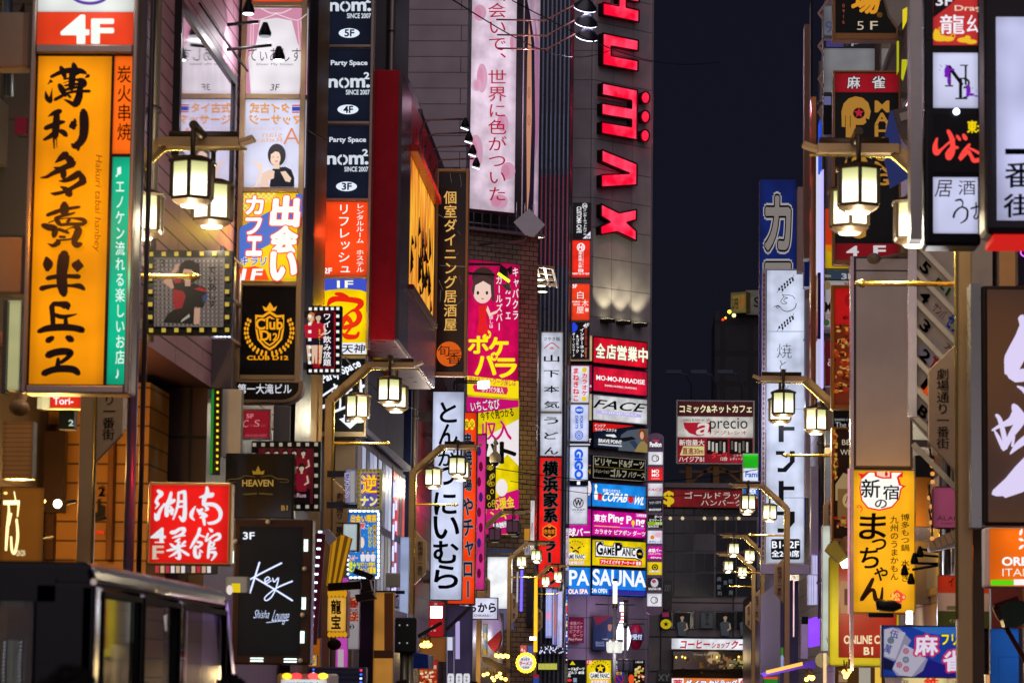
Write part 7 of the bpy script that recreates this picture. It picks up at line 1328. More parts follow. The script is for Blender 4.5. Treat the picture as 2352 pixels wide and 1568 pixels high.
# bracket flood on the mahjong sign
g_ = empty('wall_spotlight', P(500, 60, 46), 'white box spotlight beside the golden brush character sign', 'spotlight'); q = MB(); q.slab([(-.2, .2), (.1, .3), (.2, -.05), (.02, -.3), (-.12, -.1)], -.1, .15); q.build('housing', M('#a09890', 0, .4), g_)
U('F3')
g_ = empty('wall_spotlight', P(95, 680, 45), 'yellow lit box spotlight with a glaring lens left of the yellow hot pot sign', 'spotlight'); k = UO[2]*45/F
q = MB(); q.slab([((x-95)*k, (680-y)*k) for x, y in ((5, 655), (30, 610), (75, 590), (150, 690), (95, 740))], -.25, .1); q.build('housing', M('#b0a048', 0, .4), g_, .01); q = MB(); q.tube([(.1, -.05, .15), (.25, 0, .2), (.45, .2, .22)], [.1, .12, .03]); q.build('knuckle', M('#c08860', 0, .4), g_)
q = MB(); q.slab([((x-95)*k, (680-y)*k) for x, y in ((110, 740), (150, 712), (176, 712), (176, 770), (130, 775))], -.2, .05); q.build('lens', M('#f4ffd8', 6), g_); lamp('SPOT', 'bulb', (.3, -.3, -.4), 260, (1, 1, .55), g_, .1, (.3, 1.5, -3), 140)
# bits on the lower right
U('E3')
s = Sign('vertical_sign', 'tall narrow white green tinted lightbox at the lower right of the spotlights', 'lightbox', 49, 1186, 480, 1244, 1350, T=.3, fc='#8a8c88'); s.panel(1188, 485, 1240, 1345, '#d4dccc', .85); s.st([(1218,1245,3,1224,1290,3),(1212,1260,3,1228,1275,3)], '#181818', 0); s.done()
for i, (x0, y0, x1, y1) in enumerate(((1112, 660, 1160, 820), (1085, 820, 1155, 1030))):
    s = Sign('blank_lightbox', f'{"upper" if i == 0 else "lower"} bluish white ribbed lightbox right of the seat count plate', 'lightbox', 75+i, x0, y0, x1, y1, T=.3, fc='#b8b0d0'); s.panel(x0+2, y0+2, x1-2, y1-2, '#ccc8f4', .95)
    for k in range(3): s.rect(x0+8+k*16, y0+10, x0+11+k*16, y1-10, '#8a80b0', .7)
    s.done()
s = Sign('neon_drape', 'violet glowing ribbed cloth drape on the right wall', 'drape', 72, 1092, 1108, 1158, 1330, T=.1, body=False); q = MB()
for k in range(7): a_, b_ = s.m(1097+k*9.3, 1128-k*3), s.m(1095+k*9.3, 1320-k*2); q.tube([(a_[0], 0, a_[1]), (b_[0], 0, b_[1])], .06, 8)
s.part('cloth', q, M('#9048ff', 1.1)); lamp('POINT', 'glow', (0, -.8, .8), 120, (.5, .25, 1), s.root, .4)
s = Sign('violet_canopy', 'violet painted canopy edge over the bulb lantern', 'canopy', 70, 760, 1410, 1140, 1520, T=.2, body=False); q = MB(); q.slab([s.m(x, y) for x, y in ((760,1500),(1045,1425),(1140,1408),(1140,1465),(1050,1465),(780,1522))], 0, .5); s.part('edge', q, M('#7a58c8', 0, .4)); q = MB(); a_, b_ = s.m(800, 1492), s.m(1050, 1432); q.bar((a_[0], -.03, a_[1]), (b_[0], -.03, b_[1]), .05, .08); s.part('warm_tube', q, M('#f0b050', 1.5)); lamp('POINT', 'glow', (-.6, -1, 0), 60, (.6, .4, 1), s.root, .3)
# scalloped string-light curtain at the far right kerb
s = Sign('rope_lights', 'wooden post wrapped with rope lights behind the far right plaques', 'rope lights', 112, 800, 1000, 890, 1275, T=.3, body=False)
for yy in (1030, 1245):
    q = MB()
    for k in range(6): p = s.m(808+k*12, yy+8-k*4); q.lathe([(.05, -.2), (.22, 0), (.05, .2)], (p[0], 0, p[1]), 8)
    s.part('rope_coil', q, M('#c89028', .7, .4))
q = MB(); p, r_ = s.m(852, 1240), s.m(884, 1050); q.box(p[0], r_[0], 0, .2, p[1], r_[1]); s.part('post', q, M('#d88820', .7, .4)); q = MB(); p, r_ = s.m(802, 1500), s.m(816, 1070); q.box(p[0], r_[0], 0, .1, p[1], r_[1]); s.part('white_strip', q, M('#e0d8ff', 1.1))
e = block('shop', 'pale violet shop front with a green window film past the violet canopy', 3.95, 4.5, 93.2, 110, 4.6, M('#8078b0', 0, .5), 'shop')
U('E3')
def simple(name, label, cat, D, x0, y0, x1, y1, col, e=0, fn=None, T=.2, fc='#3a3438', yaw=0):
    s = Sign(name, label, cat, D, x0, y0, x1, y1, T=T, fc=fc, yaw=yaw); s.panel(x0+2, y0+2, x1-2, y1-2, col, e); fn and fn(s); s.done(); return s
simple('window', 'green and white lit window film between the near plaque and the lamp post', 'window', 92, 898, 1320, 945, 1465, '#a0a8d0', .9, lambda s: (s.rect(900, 1322, 943, 1375, '#3c8030', .8), s.rect(915, 1395, 932, 1445, '#7078c0', .9)))
simple('neon_tube_sign', 'pinkish white neon tube rising right of the far lamp post', 'neon tube', 88, 984, 830, 996, 1250, '#ffd0d8', 1.4)
simple('steel_flue', 'silver foil flue beside the violet drape', 'flue', 71, 1040, 1150, 1090, 1400, '#c8c0cc', 0)
simple('speaker_box', 'black wall box on a white arm above the silver flue', 'box', 70, 1042, 1108, 1090, 1160, '#101014', 0)
simple('green_awning', 'red and green striped awning low behind the far right lamp post', 'awning', 95, 780, 1520, 900, 1590, '#38a030', .6, lambda s: s.rect(782, 1522, 895, 1538, '#e05040', .8))
s = Sign('street_mirror', 'round grey back of a traffic mirror by the yellow frame', 'mirror', 46.5, 1140, 1350, 1236, 1470, T=.1, body=False); p = s.m(1188, 1410); q = MB(); q.tube([(p[0], 0, p[1]), (p[0], .06, p[1])], .11, 28); s.part('disc', q, M('#7a6c64', 0, .35)); q = MB(); a_ = s.m(1215, 1360); q.box(a_[0]-.05, a_[0]+.0, -.03, -.002, -1.2, a_[1]); s.part('bracket', q, MET('#b0a49c'))
def bulbs(label, D, pts, col='#ffc850', r=.08, e=7, en=60, wire=True, name='string_bulbs'):
    g_ = empty(name, P(*pts[0], D), label, 'bulbs'); l = g_.location; q = MB(); q2 = MB()
    for x, y in pts:
        p = P(x, y, D+random.uniform(-.4, .4))-l; q.ball(p, r, n=8); q2.tube([p+Vector((0, 0, r)), p+Vector((random.uniform(-.03, .03), .05, r+.14))], .012, 5); q2.lathe([(r*.5, r*.7), (r*.5, r*1.5)], p, 8)
    q.build('bulb_glass', M(col, e), g_); q2.build('wires', M('#3a2414', 0, .4), g_)
    if en: lamp('POINT', 'glow', (0, -.4, -.1), en, (1, .7, .3), g_, .2)
    return g_
bulbs('cluster of amber bulbs in a wire cage under the violet canopy', 64, [(1085, 1530), (1100, 1525), (1115, 1535), (1078, 1540), (1122, 1528)], r=.045)
U('F3'); bulbs('amber bare bulbs hanging at the bottom by the online cafe sign', 44, [(140, 1490), (160, 1505), (150, 1520), (172, 1485)], r=.035)
simple('shop_interior', 'amber lit menu wall under the online cafe sign', 'menu wall', 48.5, 75, 1455, 420, 1640, '#5a3818', .6, lambda s: (s.rect(100, 1480, 160, 1560, '#b89070', .6), s.rect(240, 1460, 320, 1640, '#c8c0b0', .6), s.T_('飲放', 95, 1488, 125, 1508, '#3a2018', b=.02, e=.2), s.rect(350, 1458, 395, 1640, '#f0c048', .9)))
bulbs('row of round brass bulbs down the dark panel right of the yellow hot pot sign', 40, [(740, 40), (745, 70), (748, 125), (748, 180), (725, 290), (742, 350), (742, 410), (740, 460), (745, 515), (745, 570)], '#d89048', .03, 1.2, 0)
simple('wall_board', 'tan boarded wall panel right of the yellow hot pot sign', 'wall panel', 43.5, 630, 150, 770, 490, '#a87c48', 0); simple('wall_board', 'dark panel over the tan boarded wall panel', 'wall panel', 43, 628, 0, 785, 148, '#242428', 0); simple('wall_board', 'smooth grey panel beside the arm spotlights', 'wall panel', 43.6, 632, 588, 850, 1025, '#6a6470', 0)
s = Sign('air_conditioner', 'white slatted light tray behind the lamp post at right', 'light tray', 40, 715, 545, 960, 650, T=.3, body=False); q = MB()
for k in range(5): a_, b_ = s.m(720+k*38, 630-k*16), s.m(755+k*38, 615-k*16); q.bar((a_[0], -.1, a_[1]), (b_[0], -.1, b_[1]), .14, .14)
s.part('lamp_units', q, M('#c8a888', 0, .4)); q = MB(); a_, b_ = s.m(720, 650), s.m(955, 610); q.bar((a_[0], 0, a_[1]), (b_[0], 0, b_[1]), .3, .05); s.part('tray', q, M('#b8b0b4', 0, .4))
simple('lit_shopfront', 'white lit glass shopfront strip behind the lamp post at right', 'shopfront', 41, 845, 640, 965, 830, '#c0c0e8', .9); simple('lit_shopfront', 'bluish lit strip beside the orange capitals lightbox', 'shopfront', 40, 1050, 600, 1112, 830, '#a8b0f0', .9)
simple('wall_board', 'brick red wall panel under the orange capitals lightbox', 'wall panel', 35, 1152, 915, 2000, 1195, '#8a4038', 0)
simple('wall_light', 'orange glowing wall edge low behind the blue mahjong sign', 'light panel', 36, 1115, 1505, 1145, 1640, '#f0b078', .8)
U('F2'); simple('neon_sign', 'tiny violet neon script at the top right edge over the brown brush sign', 'neon sign', 33, 1335, 145, 1400, 395, '#181028', 0, lambda s: s.st([(1360,150,10,1355,180,8,1375,200,8)], '#d060ff', 2)); simple('wall_board', 'warm tan wall strip above the brown brush sign', 'wall panel', 34, 1205, 145, 1320, 405, '#c09060', 0)
# ================================================================== left street level things
U('A2'); simple('lit_window', 'pale yellow lit window strip left of the orange lightbox', 'window', 28.6, 45, 500, 140, 1120, '#c8c48c', .75); simple('wall_board', 'grey violet metal jamb at the left edge beside the pale yellow window', 'wall panel', 28.5, 14, 500, 44, 1140, '#6a6468', 0); simple('red_awning', 'dull red slanted cover at the far left edge above the pale window', 'cover', 29, 100, -760, 190, -640, '#a02838', .3)
simple('lit_strip', 'greenish yellow lit strip between the lamp plaque and the steel service pole', 'light strip', 31, 772, 1160, 850, 1390, '#d8d070', .8); simple('lit_strip', 'pale yellow lit patch left of the Tori sign', 'light strip', 31.2, 255, 1165, 340, 1250, '#f0e0a0', .8); simple('door', 'dark brown timber door leaf in the glowing bar front', 'door', 33.8, 300, 1400, 440, 1960, '#2c1a0e', 0); simple('fascia', 'dim green grey fascia with a cut off white figure under the Tori sign', 'fascia', 31.4, 405, 1258, 510, 1390, '#20261e', .2, lambda s: s.T_('2', 475, 1325, 508, 1365, '#c8d8c8', b=.04, e=.8)); simple('wall_board', 'orange brown lapped boards with an amber glow at the far left', 'boards', 29, 20, 1330, 225, 1730, '#a86c38', .35, lambda s: [s.rect(22, 1350+i*32, 223, 1353+i*32, '#4a2c14', .2) for i in range(12)])
q = MB(); q.tube([P(60, -900, 28), P(52, -1560, 28)], .05, 8); tag(q.build('pipe', MET('#5a6478')), 'blue grey pipe at the top left edge', 'pipe'); q = MB()
for k in range(5): q.tube([P(160-k*9, -1540+k*20, 27.8), P(168-k*6, -1420+k*30, 27.8), P(130+k*12, -1330, 27.8), P(120+k*8, -1270+k*12, 27.8)], .012, 5)
tag(q.build('wire_tangle', M('#141012')), 'tangle of dark wires at the top left beside the white box', 'wires')
U('C3')
simple('shopfront', 'amber lit shop front left of the black meter box', 'shop', 49.7, 420, 940, 560, 1640, '#c88838', .7, lambda s: (s.rect(495, 945, 556, 1345, '#5a3018', .4), s.rect(422, 1340, 556, 1395, '#4a2c18', .3)))
simple('lit_window', 'tall bluish white lit window panel beside the wide window band', 'window', 62, 600, 560, 665, 1120, '#a8b4dc', .85); simple('dark_wall', 'black mesh service wall left of the amber shop front', 'wall', 49.6, 322, 860, 418, 1640, '#17171b', 0)
s = Sign('meter_box', 'black steel service box with four rivets hung on a pole', 'meter box', 56, 562, 1115, 716, 1358, T=.35, fc='#1c1c20', fm=M('#1e1e22', 0, .35), bev=.03); s.panel(580, 1135, 700, 1345, '#222226', 0)
for x, y in ((600, 1167), (654, 1167), (600, 1290), (653, 1290)): s.ell(x, y, 6, 6, '#c0c0c4', .6)
s.done(); q = MB(); z = s.root.location.z
for x in (630, 668): p = s.m(x, 1358); q.tube([(p[0], .15, 0), (p[0], .15, -z)], .06)
s.part('pipes', q, MET('#7a7468'))
s = Sign('antenna_box', 'grey flat antenna box on a bracket above the black steel service box', 'antenna', 55.5, 505, 808, 602, 906, T=.12, fc='#9a9690', fm=M('#96928c', 0, .5), bev=.02); s.panel(518, 820, 592, 895, '#8a8680', 0); s.done(); q = MB(); a_, b_ = s.m(430, 940), s.m(632, 940); q.bar((a_[0], .1, a_[1]), (b_[0], .1, b_[1]), .05, .06); a_, b_ = s.m(425, 1070), s.m(590, 960); q.bar((a_[0], .1, a_[1]), (b_[0], .1, b_[1]), .04, .04); s.part('bracket', q, M('#141418', 0, .4))
s = Sign('camera_cluster', 'dark cluster of cameras and lamps on a horizontal bar', 'cameras', 46.8, 105, 775, 440, 1010, T=.3, body=False)
for pts in ([(300,775),(430,825),(415,860),(288,815)], [(300,960),(420,945),(440,985),(310,1008)], [(340,850),(400,850),(415,930),(350,940)]): q = MB(); q.slab([s.m(x, y) for x, y in pts], -.2, .15); s.part('camera_head', q, M('#241a14', 0, .4))
q = MB(); a_, b_ = s.m(105, 905), s.m(330, 890); q.bar((a_[0], .1, a_[1]), (b_[0], .1, b_[1]), .12, .12); s.part('bar', q, M('#2c2018', 0, .4))
q = MB(); p = P(110, 568, 47.5); q.slab([(-.12, .1), (.0, .14), (.14, -.02), (.02, -.12)], -.1, .1); o = q.build('cctv_camera', M('#c0bcd0', 0, .4)); o.location = p; tag(o, 'small white camera in front of the lower end of the nearest lamp plaque', 'camera')
# white square floodlight over the red ice sign
flood('dazzling white square floodlight under the white hiragana lightbox', 71, 853, 1078, 80, 80, 220, (-.1, -1, -.15))
simple('wall_sign', 'red vertical shop sign behind the dazzling square floodlight', 'shop sign', 73, 800, 1005, 905, 1250, '#c01c24', .7, lambda s: (s.T_('氷', 838, 1012, 862, 1036, '#f0c0c0', b=.03), s.T_('ずし', 812, 1170, 850, 1210, '#f0e0d8', b=.03)))
for i, (x0, y0, x1, y1) in enumerate(((725, 1245, 890, 1240), (920, 1200, 1085, 1045))):
    q = MB(); q.bar(P(x0, y0, 72.5), P(x1, y1 if i else 1150, 72.5), .06, .08); tag(q.build('stay_bar', M('#2a2024', 0, .4)), ['black diagonal stay bar beneath the dazzling square floodlight', 'black diagonal stay bar under the orange skewer sign'][i], 'stay')
bulbs('cage chandelier of warm bulbs above the blue awning', 66, [(755, 1305), (768, 1308), (782, 1306), (796, 1308), (808, 1304), (776, 1290), (795, 1290)], r=.05)
s = Sign('awning', 'blue cloth awning with a white lettered end flap', 'awning', 63, 686, 1352, 832, 1468, T=.2, body=False); q = MB(); q.slab([s.m(x, y) for x, y in ((686,1352),(806,1370),(812,1465),(686,1466))], -.6, .1); s.part('cloth', q, M('#1c3c98', 0, .7)); q = MB(); q.slab([s.m(x, y) for x, y in ((808,1372),(832,1378),(832,1466),(814,1466))], -.6, .05); s.part('end_flap', q, M('#a0a8c8', 0, .7))
simple('menu_board', 'food photo menu board with red top under the blue awning', 'menu board', 65, 735, 1405, 862, 1640, '#b02818', .85, lambda s: [s.ell(random.uniform(745, 852), random.uniform(1482, 1600), random.uniform(5, 15), random.uniform(4, 10), random.choice(['#d88038', '#e8c890', '#708028', '#401808', '#c84020', '#f0e0c0']), .8, 9) for _ in range(50)]+[s.T_('席', 836, 1442, 856, 1470, '#f0d0b0', b=.03)])
simple('tile_wall', 'orange lit tiled wall behind the chandelier cage', 'wall', 67.5, 735, 1250, 920, 1420, '#a86028', .4)
e = simple('shopfront', 'violet lit shop front with aluminium door frames beyond the tile wall', 'shop', 79, 920, 1035, 1100, 1640, '#54486c', .35, lambda s: (s.rect(985, 1140, 1015, 1400, '#c0b0e8', .8), s.rect(930, 1250, 965, 1340, '#d8d8f0', .9), s.rect(925, 1245, 930, 1640, '#9a94a8', .6), s.rect(972, 1245, 978, 1640, '#9a94a8', .6)))
for i, x in enumerate((950, 1008, 1060)):
    s = Sign('paper_lantern', f'white paper lantern with black writing, {["left", "middle", "right"][i]} of the row at the bottom', 'paper lantern', 74, x-27, 1500, x+27, 1575, T=.1, body=False, group='white paper lanterns in a row'); p0, p1 = s.m(x, 1575), s.m(x+24, 1500); r_ = p1[0]-p0[0]; q = MB(); h_ = p1[1]-p0[1]; q.lathe([(r_*.7, 0), (r_*.95, h_*.15), (r_, h_*.5), (r_*.95, h_*.85), (r_*.7, h_)], (p0[0], r_, p0[1]), 16); s.part('shade', q, M('#e4e4ec', .85)); s.e = 0; s.lay = 2; s.V_('やき', x-8, 1515, x+10, 1560, '#181818', b=.04, e=0); s.done()
# shops further down on the left
simple('big_white_screen', 'huge blank white lit screen on the left wall behind the pink lamp post', 'screen', 119.9, 1203, 697, 1378, 1055, '#e4e6ea', 1.15, fc='#606888'); U('C3'); simple('wall_band', 'blue grey band above the blank white screen', 'wall band', 119.8, 1200, 640, 1400, 695, '#5a6088', .25); simple('wall_band', 'lavender band below the blank white screen', 'wall band', 119.7, 1200, 1057, 1390, 1200, '#8a80b0', .35)
bulbs('crystal chandelier of warm bulbs below the blank white screen', 95, [(1265, 1375), (1280, 1380), (1297, 1376), (1312, 1383), (1330, 1377), (1345, 1382)], r=.06, en=100); bulbs('string of amber bulbs under the striped awning', 92, [(1180, 1510), (1205, 1502), (1240, 1530), (1270, 1520), (1250, 1545), (1292, 1500), (1300, 1530), (1330, 1540)], r=.055, en=100)
U('C3'); s = Sign('awning', 'dark striped cloth awning over the amber bulb string', 'awning', 93, 1175, 1380, 1375, 1500, T=.2, body=False); q = MB(); q.slab([s.m(x, y) for x, y in ((1178,1385),(1215,1388),(1372,1470),(1370,1496),(1325,1500),(1185,1420))], -1.2, .1); s.part('cloth', q, M('#3a3028', 0, .7))
s = Sign('awning', 'dark red scalloped awning left of the crystal chandelier', 'awning', 96, 1205, 1215, 1310, 1360, T=.2, body=False); q = MB(); q.slab([s.m(x, y) for x, y in ((1210,1290),(1300,1205),(1306,1260),(1285,1330),(1262,1352),(1235,1330))], -.8, .1); s.part('cloth', q, M('#6a1828', 0, .7))
simple('bottle_wall', 'yellow lit bottle shelf strip beside the pink lamp post', 'shelf', 97, 1172, 1160, 1206, 1375, '#c8a030', .85, lambda s: [s.rect(random.uniform(1174, 1198), random.uniform(1165, 1360), random.uniform(1200, 1204), random.uniform(1165, 1370), random.choice(['#604010', '#f0e0a0', '#80a0c0']), .8) for _ in range(6)])
U('C2'); simple('wire_ornament', 'gold and black wire ornament frame below the dome camera', 'ornament', 88.5, 1198, 1575, 1260, 1935, '#3a3010', .3, lambda s: [s.ring(random.uniform(1212, 1248), random.uniform(1590, 1920), 12, 16, 4, random.choice(['#e8c838', '#181410', '#c8a020']), .9) for _ in range(22)])
g_ = empty('dome_camera', P(1258, 1605, 68.5), 'white dome security camera hanging from the third lamp arm', 'camera'); MB().lathe([(.11, -.04), (.13, .0), (.13, .12), (.07, .18), (.035, .22), (.03, .5)], (0, 0, 0), 18).build('housing', M('#c8b890', 0, .4), g_); MB().lathe([(.01, -.13), (.07, -.1), (.095, -.04)], (0, 0, 0), 16).build('dome', M('#101014', 0, .05), g_)
s = Sign('arm_lamp', 'small black lamp pair on a bent arm above the white hiragana lightbox', 'lamp', 72, 970, 1050, 1210, 1120, T=.1, body=False)
for dy in (0, 14): q = MB(); pts = [s.m(x, y) for x, y in ((975, 1120), (980, 1062+dy), (1010, 1055+dy), (1180, 1062+dy))]; q.tube([(a_[0], -.1, a_[1]) for a_ in pts], .02, 6); s.part('arm', q, M('#141416', 0, .4))
for x, y in ((1170, 1088), (1192, 1082)): a_ = s.m(x, y); q = MB(); q.box(a_[0]-.1, a_[0]+.1, -.2, .0, a_[1]-.08, a_[1]+.08); s.part('lens', q, M('#f0f4ff', 5))
U('C2'); s = Sign('arm_lamp', 'black hooded spotlights reaching over the magenta hoarding', 'lamp', 119, 1075, 255, 1420, 470, T=.1, body=False)
for x0, y0, x1, y1 in ((1075, 262, 1300, 268), (1075, 325, 1260, 340)): q = MB(); a_, b_ = s.m(x0, y0), s.m(x1, y1); q.bar((a_[0], -.4, a_[1]), (b_[0], -.5, b_[1]), .1, .1); s.part('arm', q, M('#16100f', 0, .4))
for pts in ([(1300,268),(1345,300),(1365,390),(1330,360),(1290,330)], [(1345,300),(1378,280),(1378,330),(1360,340)], [(1310,410),(1360,395),(1378,450),(1340,440)]): q = MB(); q.slab([s.m(x, y) for x, y in pts], -.7, -.4); s.part('spot_head', q, M('#14100e', 0, .4))
q = MB(); a_, b_ = s.m(1285, 332), s.m(1362, 388); q.bar((a_[0], -.72, a_[1]), (b_[0], -.72, b_[1]), .08, .1); s.part('lens', q, M('#d8f020', 3)); lamp('SPOT', 'bulb', (1.0, -1.2, .8), 200, (1, .95, .7), s.root, .1, (0, 1, -3), 120)
# far left kerb: screens and slanting hoardings near the tower block
U(1900*.57422, .2677, 2000*.57422)
for lb, x0, y0, x1, y1, D, c_, fn in (('glowing pink and white print on the slanting hoarding row', 605, 752, 662, 1180, 145.8, '#9098e0', lambda s: (s.ell(630, 990, 22, 40, '#f06090'), [s.rect(612+k*12, 770, 616+k*12, 1160, '#d0d8ff') for k in range(4)])), ('violet framed print in the middle of the slanting hoarding row', 664, 760, 704, 1240, 146.2, '#7878c8', lambda s: (s.ell(690, 1000, 8, 180, '#c07040'), s.rect(668, 770, 672, 1230, '#e8d8c0'))), ('white lavender sheet at the right of the slanting hoarding row', 706, 780, 750, 1260, 146.6, '#c8c4f0', lambda s: s.rect(716, 1080, 722, 1240, '#8080a0', .8))):
    s = Sign('hoarding', lb, 'hoarding', D, x0, y0, x1, y1, T=.2, fc='#585070', yaw=8); s.panel(x0+1, y0+1, x1-1, y1-1, c_, .95); fn(s); s.done()
simple('led_column', 'tall narrow colour LED column left of the crimson table tennis poster', 'LED column', 146.8, 775, 740, 798, 1400, '#283058', .6, lambda s: [s.rect(778+random.uniform(0, 10), y, 792, y+random.uniform(8, 26), random.choice(['#4060ff', '#ff4060', '#e0e0ff', '#e8d8a0', '#80c0ff']), 1.2) for y in range(760, 1380, 30)])
simple('led_canopy', 'canopy of yellow hanging LED tubes above the noodle shop door', 'LED canopy', 146, 540, 1390, 706, 1455, '#303018', .4, lambda s: [s.rect(545+k*9, 1398, 550+k*9, 1450, '#e0e060', 1.1) for k in range(18)])
simple('white_bulb_band', 'band of white bulbs and grey gutters over the yellow LED tubes', 'bulb band', 147, 545, 1230, 760, 1320, '#484450', .2, lambda s: [s.ell(random.uniform(550, 755), random.uniform(1250, 1310), 3, 8, '#d8d8ff', 1.4, 8) for _ in range(40)])
s = Sign('round_sign', 'round white noodle shop sign ringed with small yellow bulbs', 'round sign', 117, 365, 1318, 512, 1465, T=.1, body=False); p, r1 = s.m(437, 1392), s.m(505, 1392); R__ = r1[0]-p[0]; q = MB(); q.tube([(p[0], 0, p[1]), (p[0], .3, p[1])], R__, 32); s.part('drum', q, M('#282428', 0, .4)); q = MB(); q.tube([(p[0], -.03, p[1]), (p[0], -.004, p[1])], R__*.92, 32); s.pan = s.part('panel', q, M('#e8e8f4', 1, .4, 0, True)); s.e = 1; s.lay = 10
s.T_('横浜家系', 395, 1352, 470, 1374, '#181818', b=.03, e=.1); s.T_('ラーメン', 384, 1382, 490, 1412, '#d01818', b=.08, sh=.2); s.T_('壱角家', 410, 1422, 468, 1442, '#181818', b=.03, e=.1); s.done(); q = MB()
for k in range(18): a_ = k*math.pi/9; q.ball((p[0]+math.cos(a_)*R__*1.08, 0, p[1]+math.sin(a_)*R__*1.08), .07, n=8)
s.part('bulbs', q, M('#ffc028', 4))
simple('vertical_sign', 'white vertical sign with cut off red strokes on the left wall', 'shop sign', 122, 473, 0, 512, 470, '#d8d4d8', .9, lambda s: s.st([(478,290,4,492,190,4,490,320,4),(480,100,3,500,10,3)], '#c02028')); simple('vertical_sign', 'amber tiled box beside the white vertical sign with red strokes', 'lightbox', 118, 420, 240, 472, 345, '#d09028', .8); simple('vertical_sign', 'pale hotel sign with vertical capitals', 'shop sign', 120, 422, 350, 472, 470, '#b8a8b8', .6, lambda s: s.T_('HOTEL', 447-40, 410-7, 447+40, 410+7, '#383040', b=.02, e=.2, rot=90))
simple('service_box', 'grey rusty service box under the third lantern pair', 'service box', 125, 480, 490, 528, 640, '#6a6068', 0); simple('dark_board', 'dark violet tall panel below the grey service box', 'wall panel', 124, 440, 620, 500, 1075, '#2a2438', .1); simple('lightbox', 'lit white grey panel between the plaque and the noodle shop', 'lightbox', 116, 355, 610, 372, 880, '#d8d0e0', .8)
q = MB(); p0 = P(402, 615, 123)
for k in range(34): q.ball(P(402-k*.2, 610+k*10, 123), .06, n=6)
tag(q.build('blue_led_string', M('#5048ff', 3)), 'vertical string of tiny blue violet LEDs on the left wall', 'LED string')
q = MB(); q.tube([P(518, 650, 128), P(516, 1300, 128)], .09, 8); tag(q.build('amber_tube', M('#ffb020', 1.6)), 'long vertical amber light tube beside the far lamp post', 'light tube')
simple('red_shop_sign', 'salmon red small sign with white strokes left of the round noodle sign', 'shop sign', 121, 385, 1240, 445, 1330, '#e06050', .9, lambda s: s.st([(395,1290,5,405,1270,5,412,1300,5),(420,1280,5,432,1300,5)], '#ffffff')); simple('blue_shop_sign', 'small bluish sign beside the salmon red one', 'shop sign', 121, 447, 1245, 500, 1330, '#5060a8', .8)
flood('small white wall floodlight left of the far lamp plaque', 112, 497, 1183, 56, 26, 80, (.2, -1, -.4)); simple('red_shop_band', 'red and blue shop fascia at the very bottom left of the tower block', 'fascia', 140, 488, 1490, 550, 1600, '#b02028', .8, lambda s: s.rect(490, 1520, 548, 1600, '#2848a0', .8))
U('D3')
s = Sign('side_sign', 'violet and red white sign stack facing the street beside the ramen sign', 'shop sign', 147.5, 424, 470, 476, 790, T=.2, fc='#584868', yaw=25); s.panel(426, 475, 446, 785, '#4a4068', .6); s.panel(448, 500, 474, 790, '#d8d0e8', .8); s.V_('ラーメン', 450, 520, 470, 780, '#c02838', b=.04); s.V_('営業中', 428, 490, 444, 740, '#c0b8d8', b=.02); s.done()
# ================================================================== street lamps
BR = M('#b08e5e', 0, .35, .3); DKB = M('#4a3824', 0, .4, .4)
LG, t_, b_ = base_mat('lit_lantern_glass'); co_ = t_.nodes.new('ShaderNodeTexCoord'); sx_ = t_.nodes.new('ShaderNodeSeparateXYZ'); r_ = t_.nodes.new('ShaderNodeValToRGB'); t_.links.new(co_.outputs['Generated'], sx_.inputs[0]); t_.links.new(sx_.outputs[2], r_.inputs[0]); t_.links.new(r_.outputs[0], b_.inputs['Emission Color']); b_.inputs['Emission Strength'].default_value = 2.2; b_.inputs['Base Color'].default_value = (.2, .2, .15, 1)      # the bulb burns low in the frosted glass
for i_, (p_, c_) in enumerate(((.0, (.9, .86, .6, 1)), (.45, (1, .97, .8, 1)), (.72, (.42, .42, .2, 1)), (1, (.25, .25, .1, 1)))):
    el = r_.color_ramp.elements[i_] if i_ < 2 else r_.color_ramp.elements.new(p_)
    el.position = p_; el.color = c_
def lantern_mesh(e, x, y, ztop, on, name='lantern', k=1.0):
    """hexagonal lantern hung with its cap at ztop: part lantern > glass, hanger"""
    r = .2*k; h = .36*k; q = MB(); PH = math.pi/6
    q.lathe([(r*1.22, ztop-.05), (r*1.25, ztop-.03), (r*.6, ztop+.02), (r*.3, ztop+.03)], (x, y, 0), 6, ph=PH, smooth=False); q.lathe([(r*.7, ztop-h-.09), (r*1.05, ztop-h-.05), (r*1.08, ztop-h-.02)], (x, y, 0), 6, ph=PH, smooth=False)
    for i in range(6): a = PH+i*math.pi/3; c, s_ = math.cos(a)*r*1.04, math.sin(a)*r*1.04; q.bar((x+c, y+s_, ztop-h-.03), (x+c, y+s_, ztop-.04), .035, .035)
    q.tube([(x, y, ztop), (x, y, ztop+.3)], .025, 8)
    f = q.build(name, DKB, e); q = MB(); q.lathe([(r*.98, ztop-h-.02), (r*.98, ztop-.05)], (x, y, 0), 6, ph=PH, smooth=False)
    q.build('glass', LG if on == 1 else M('#8a5a78', .25, .3), f)
    q = MB(); q.lathe([(r*.5, ztop-h-.11), (r*.55, ztop-h-.093)], (x, y, 0), 12); q.build('bulb_opening', M('#fff8d8', 3 if on == 1 else .2), f)
    if on == 1: lamp('POINT', 'bulb', (x, y-.02, ztop-h-.25), 48, (1, .86, .58), e, .1)
    return f
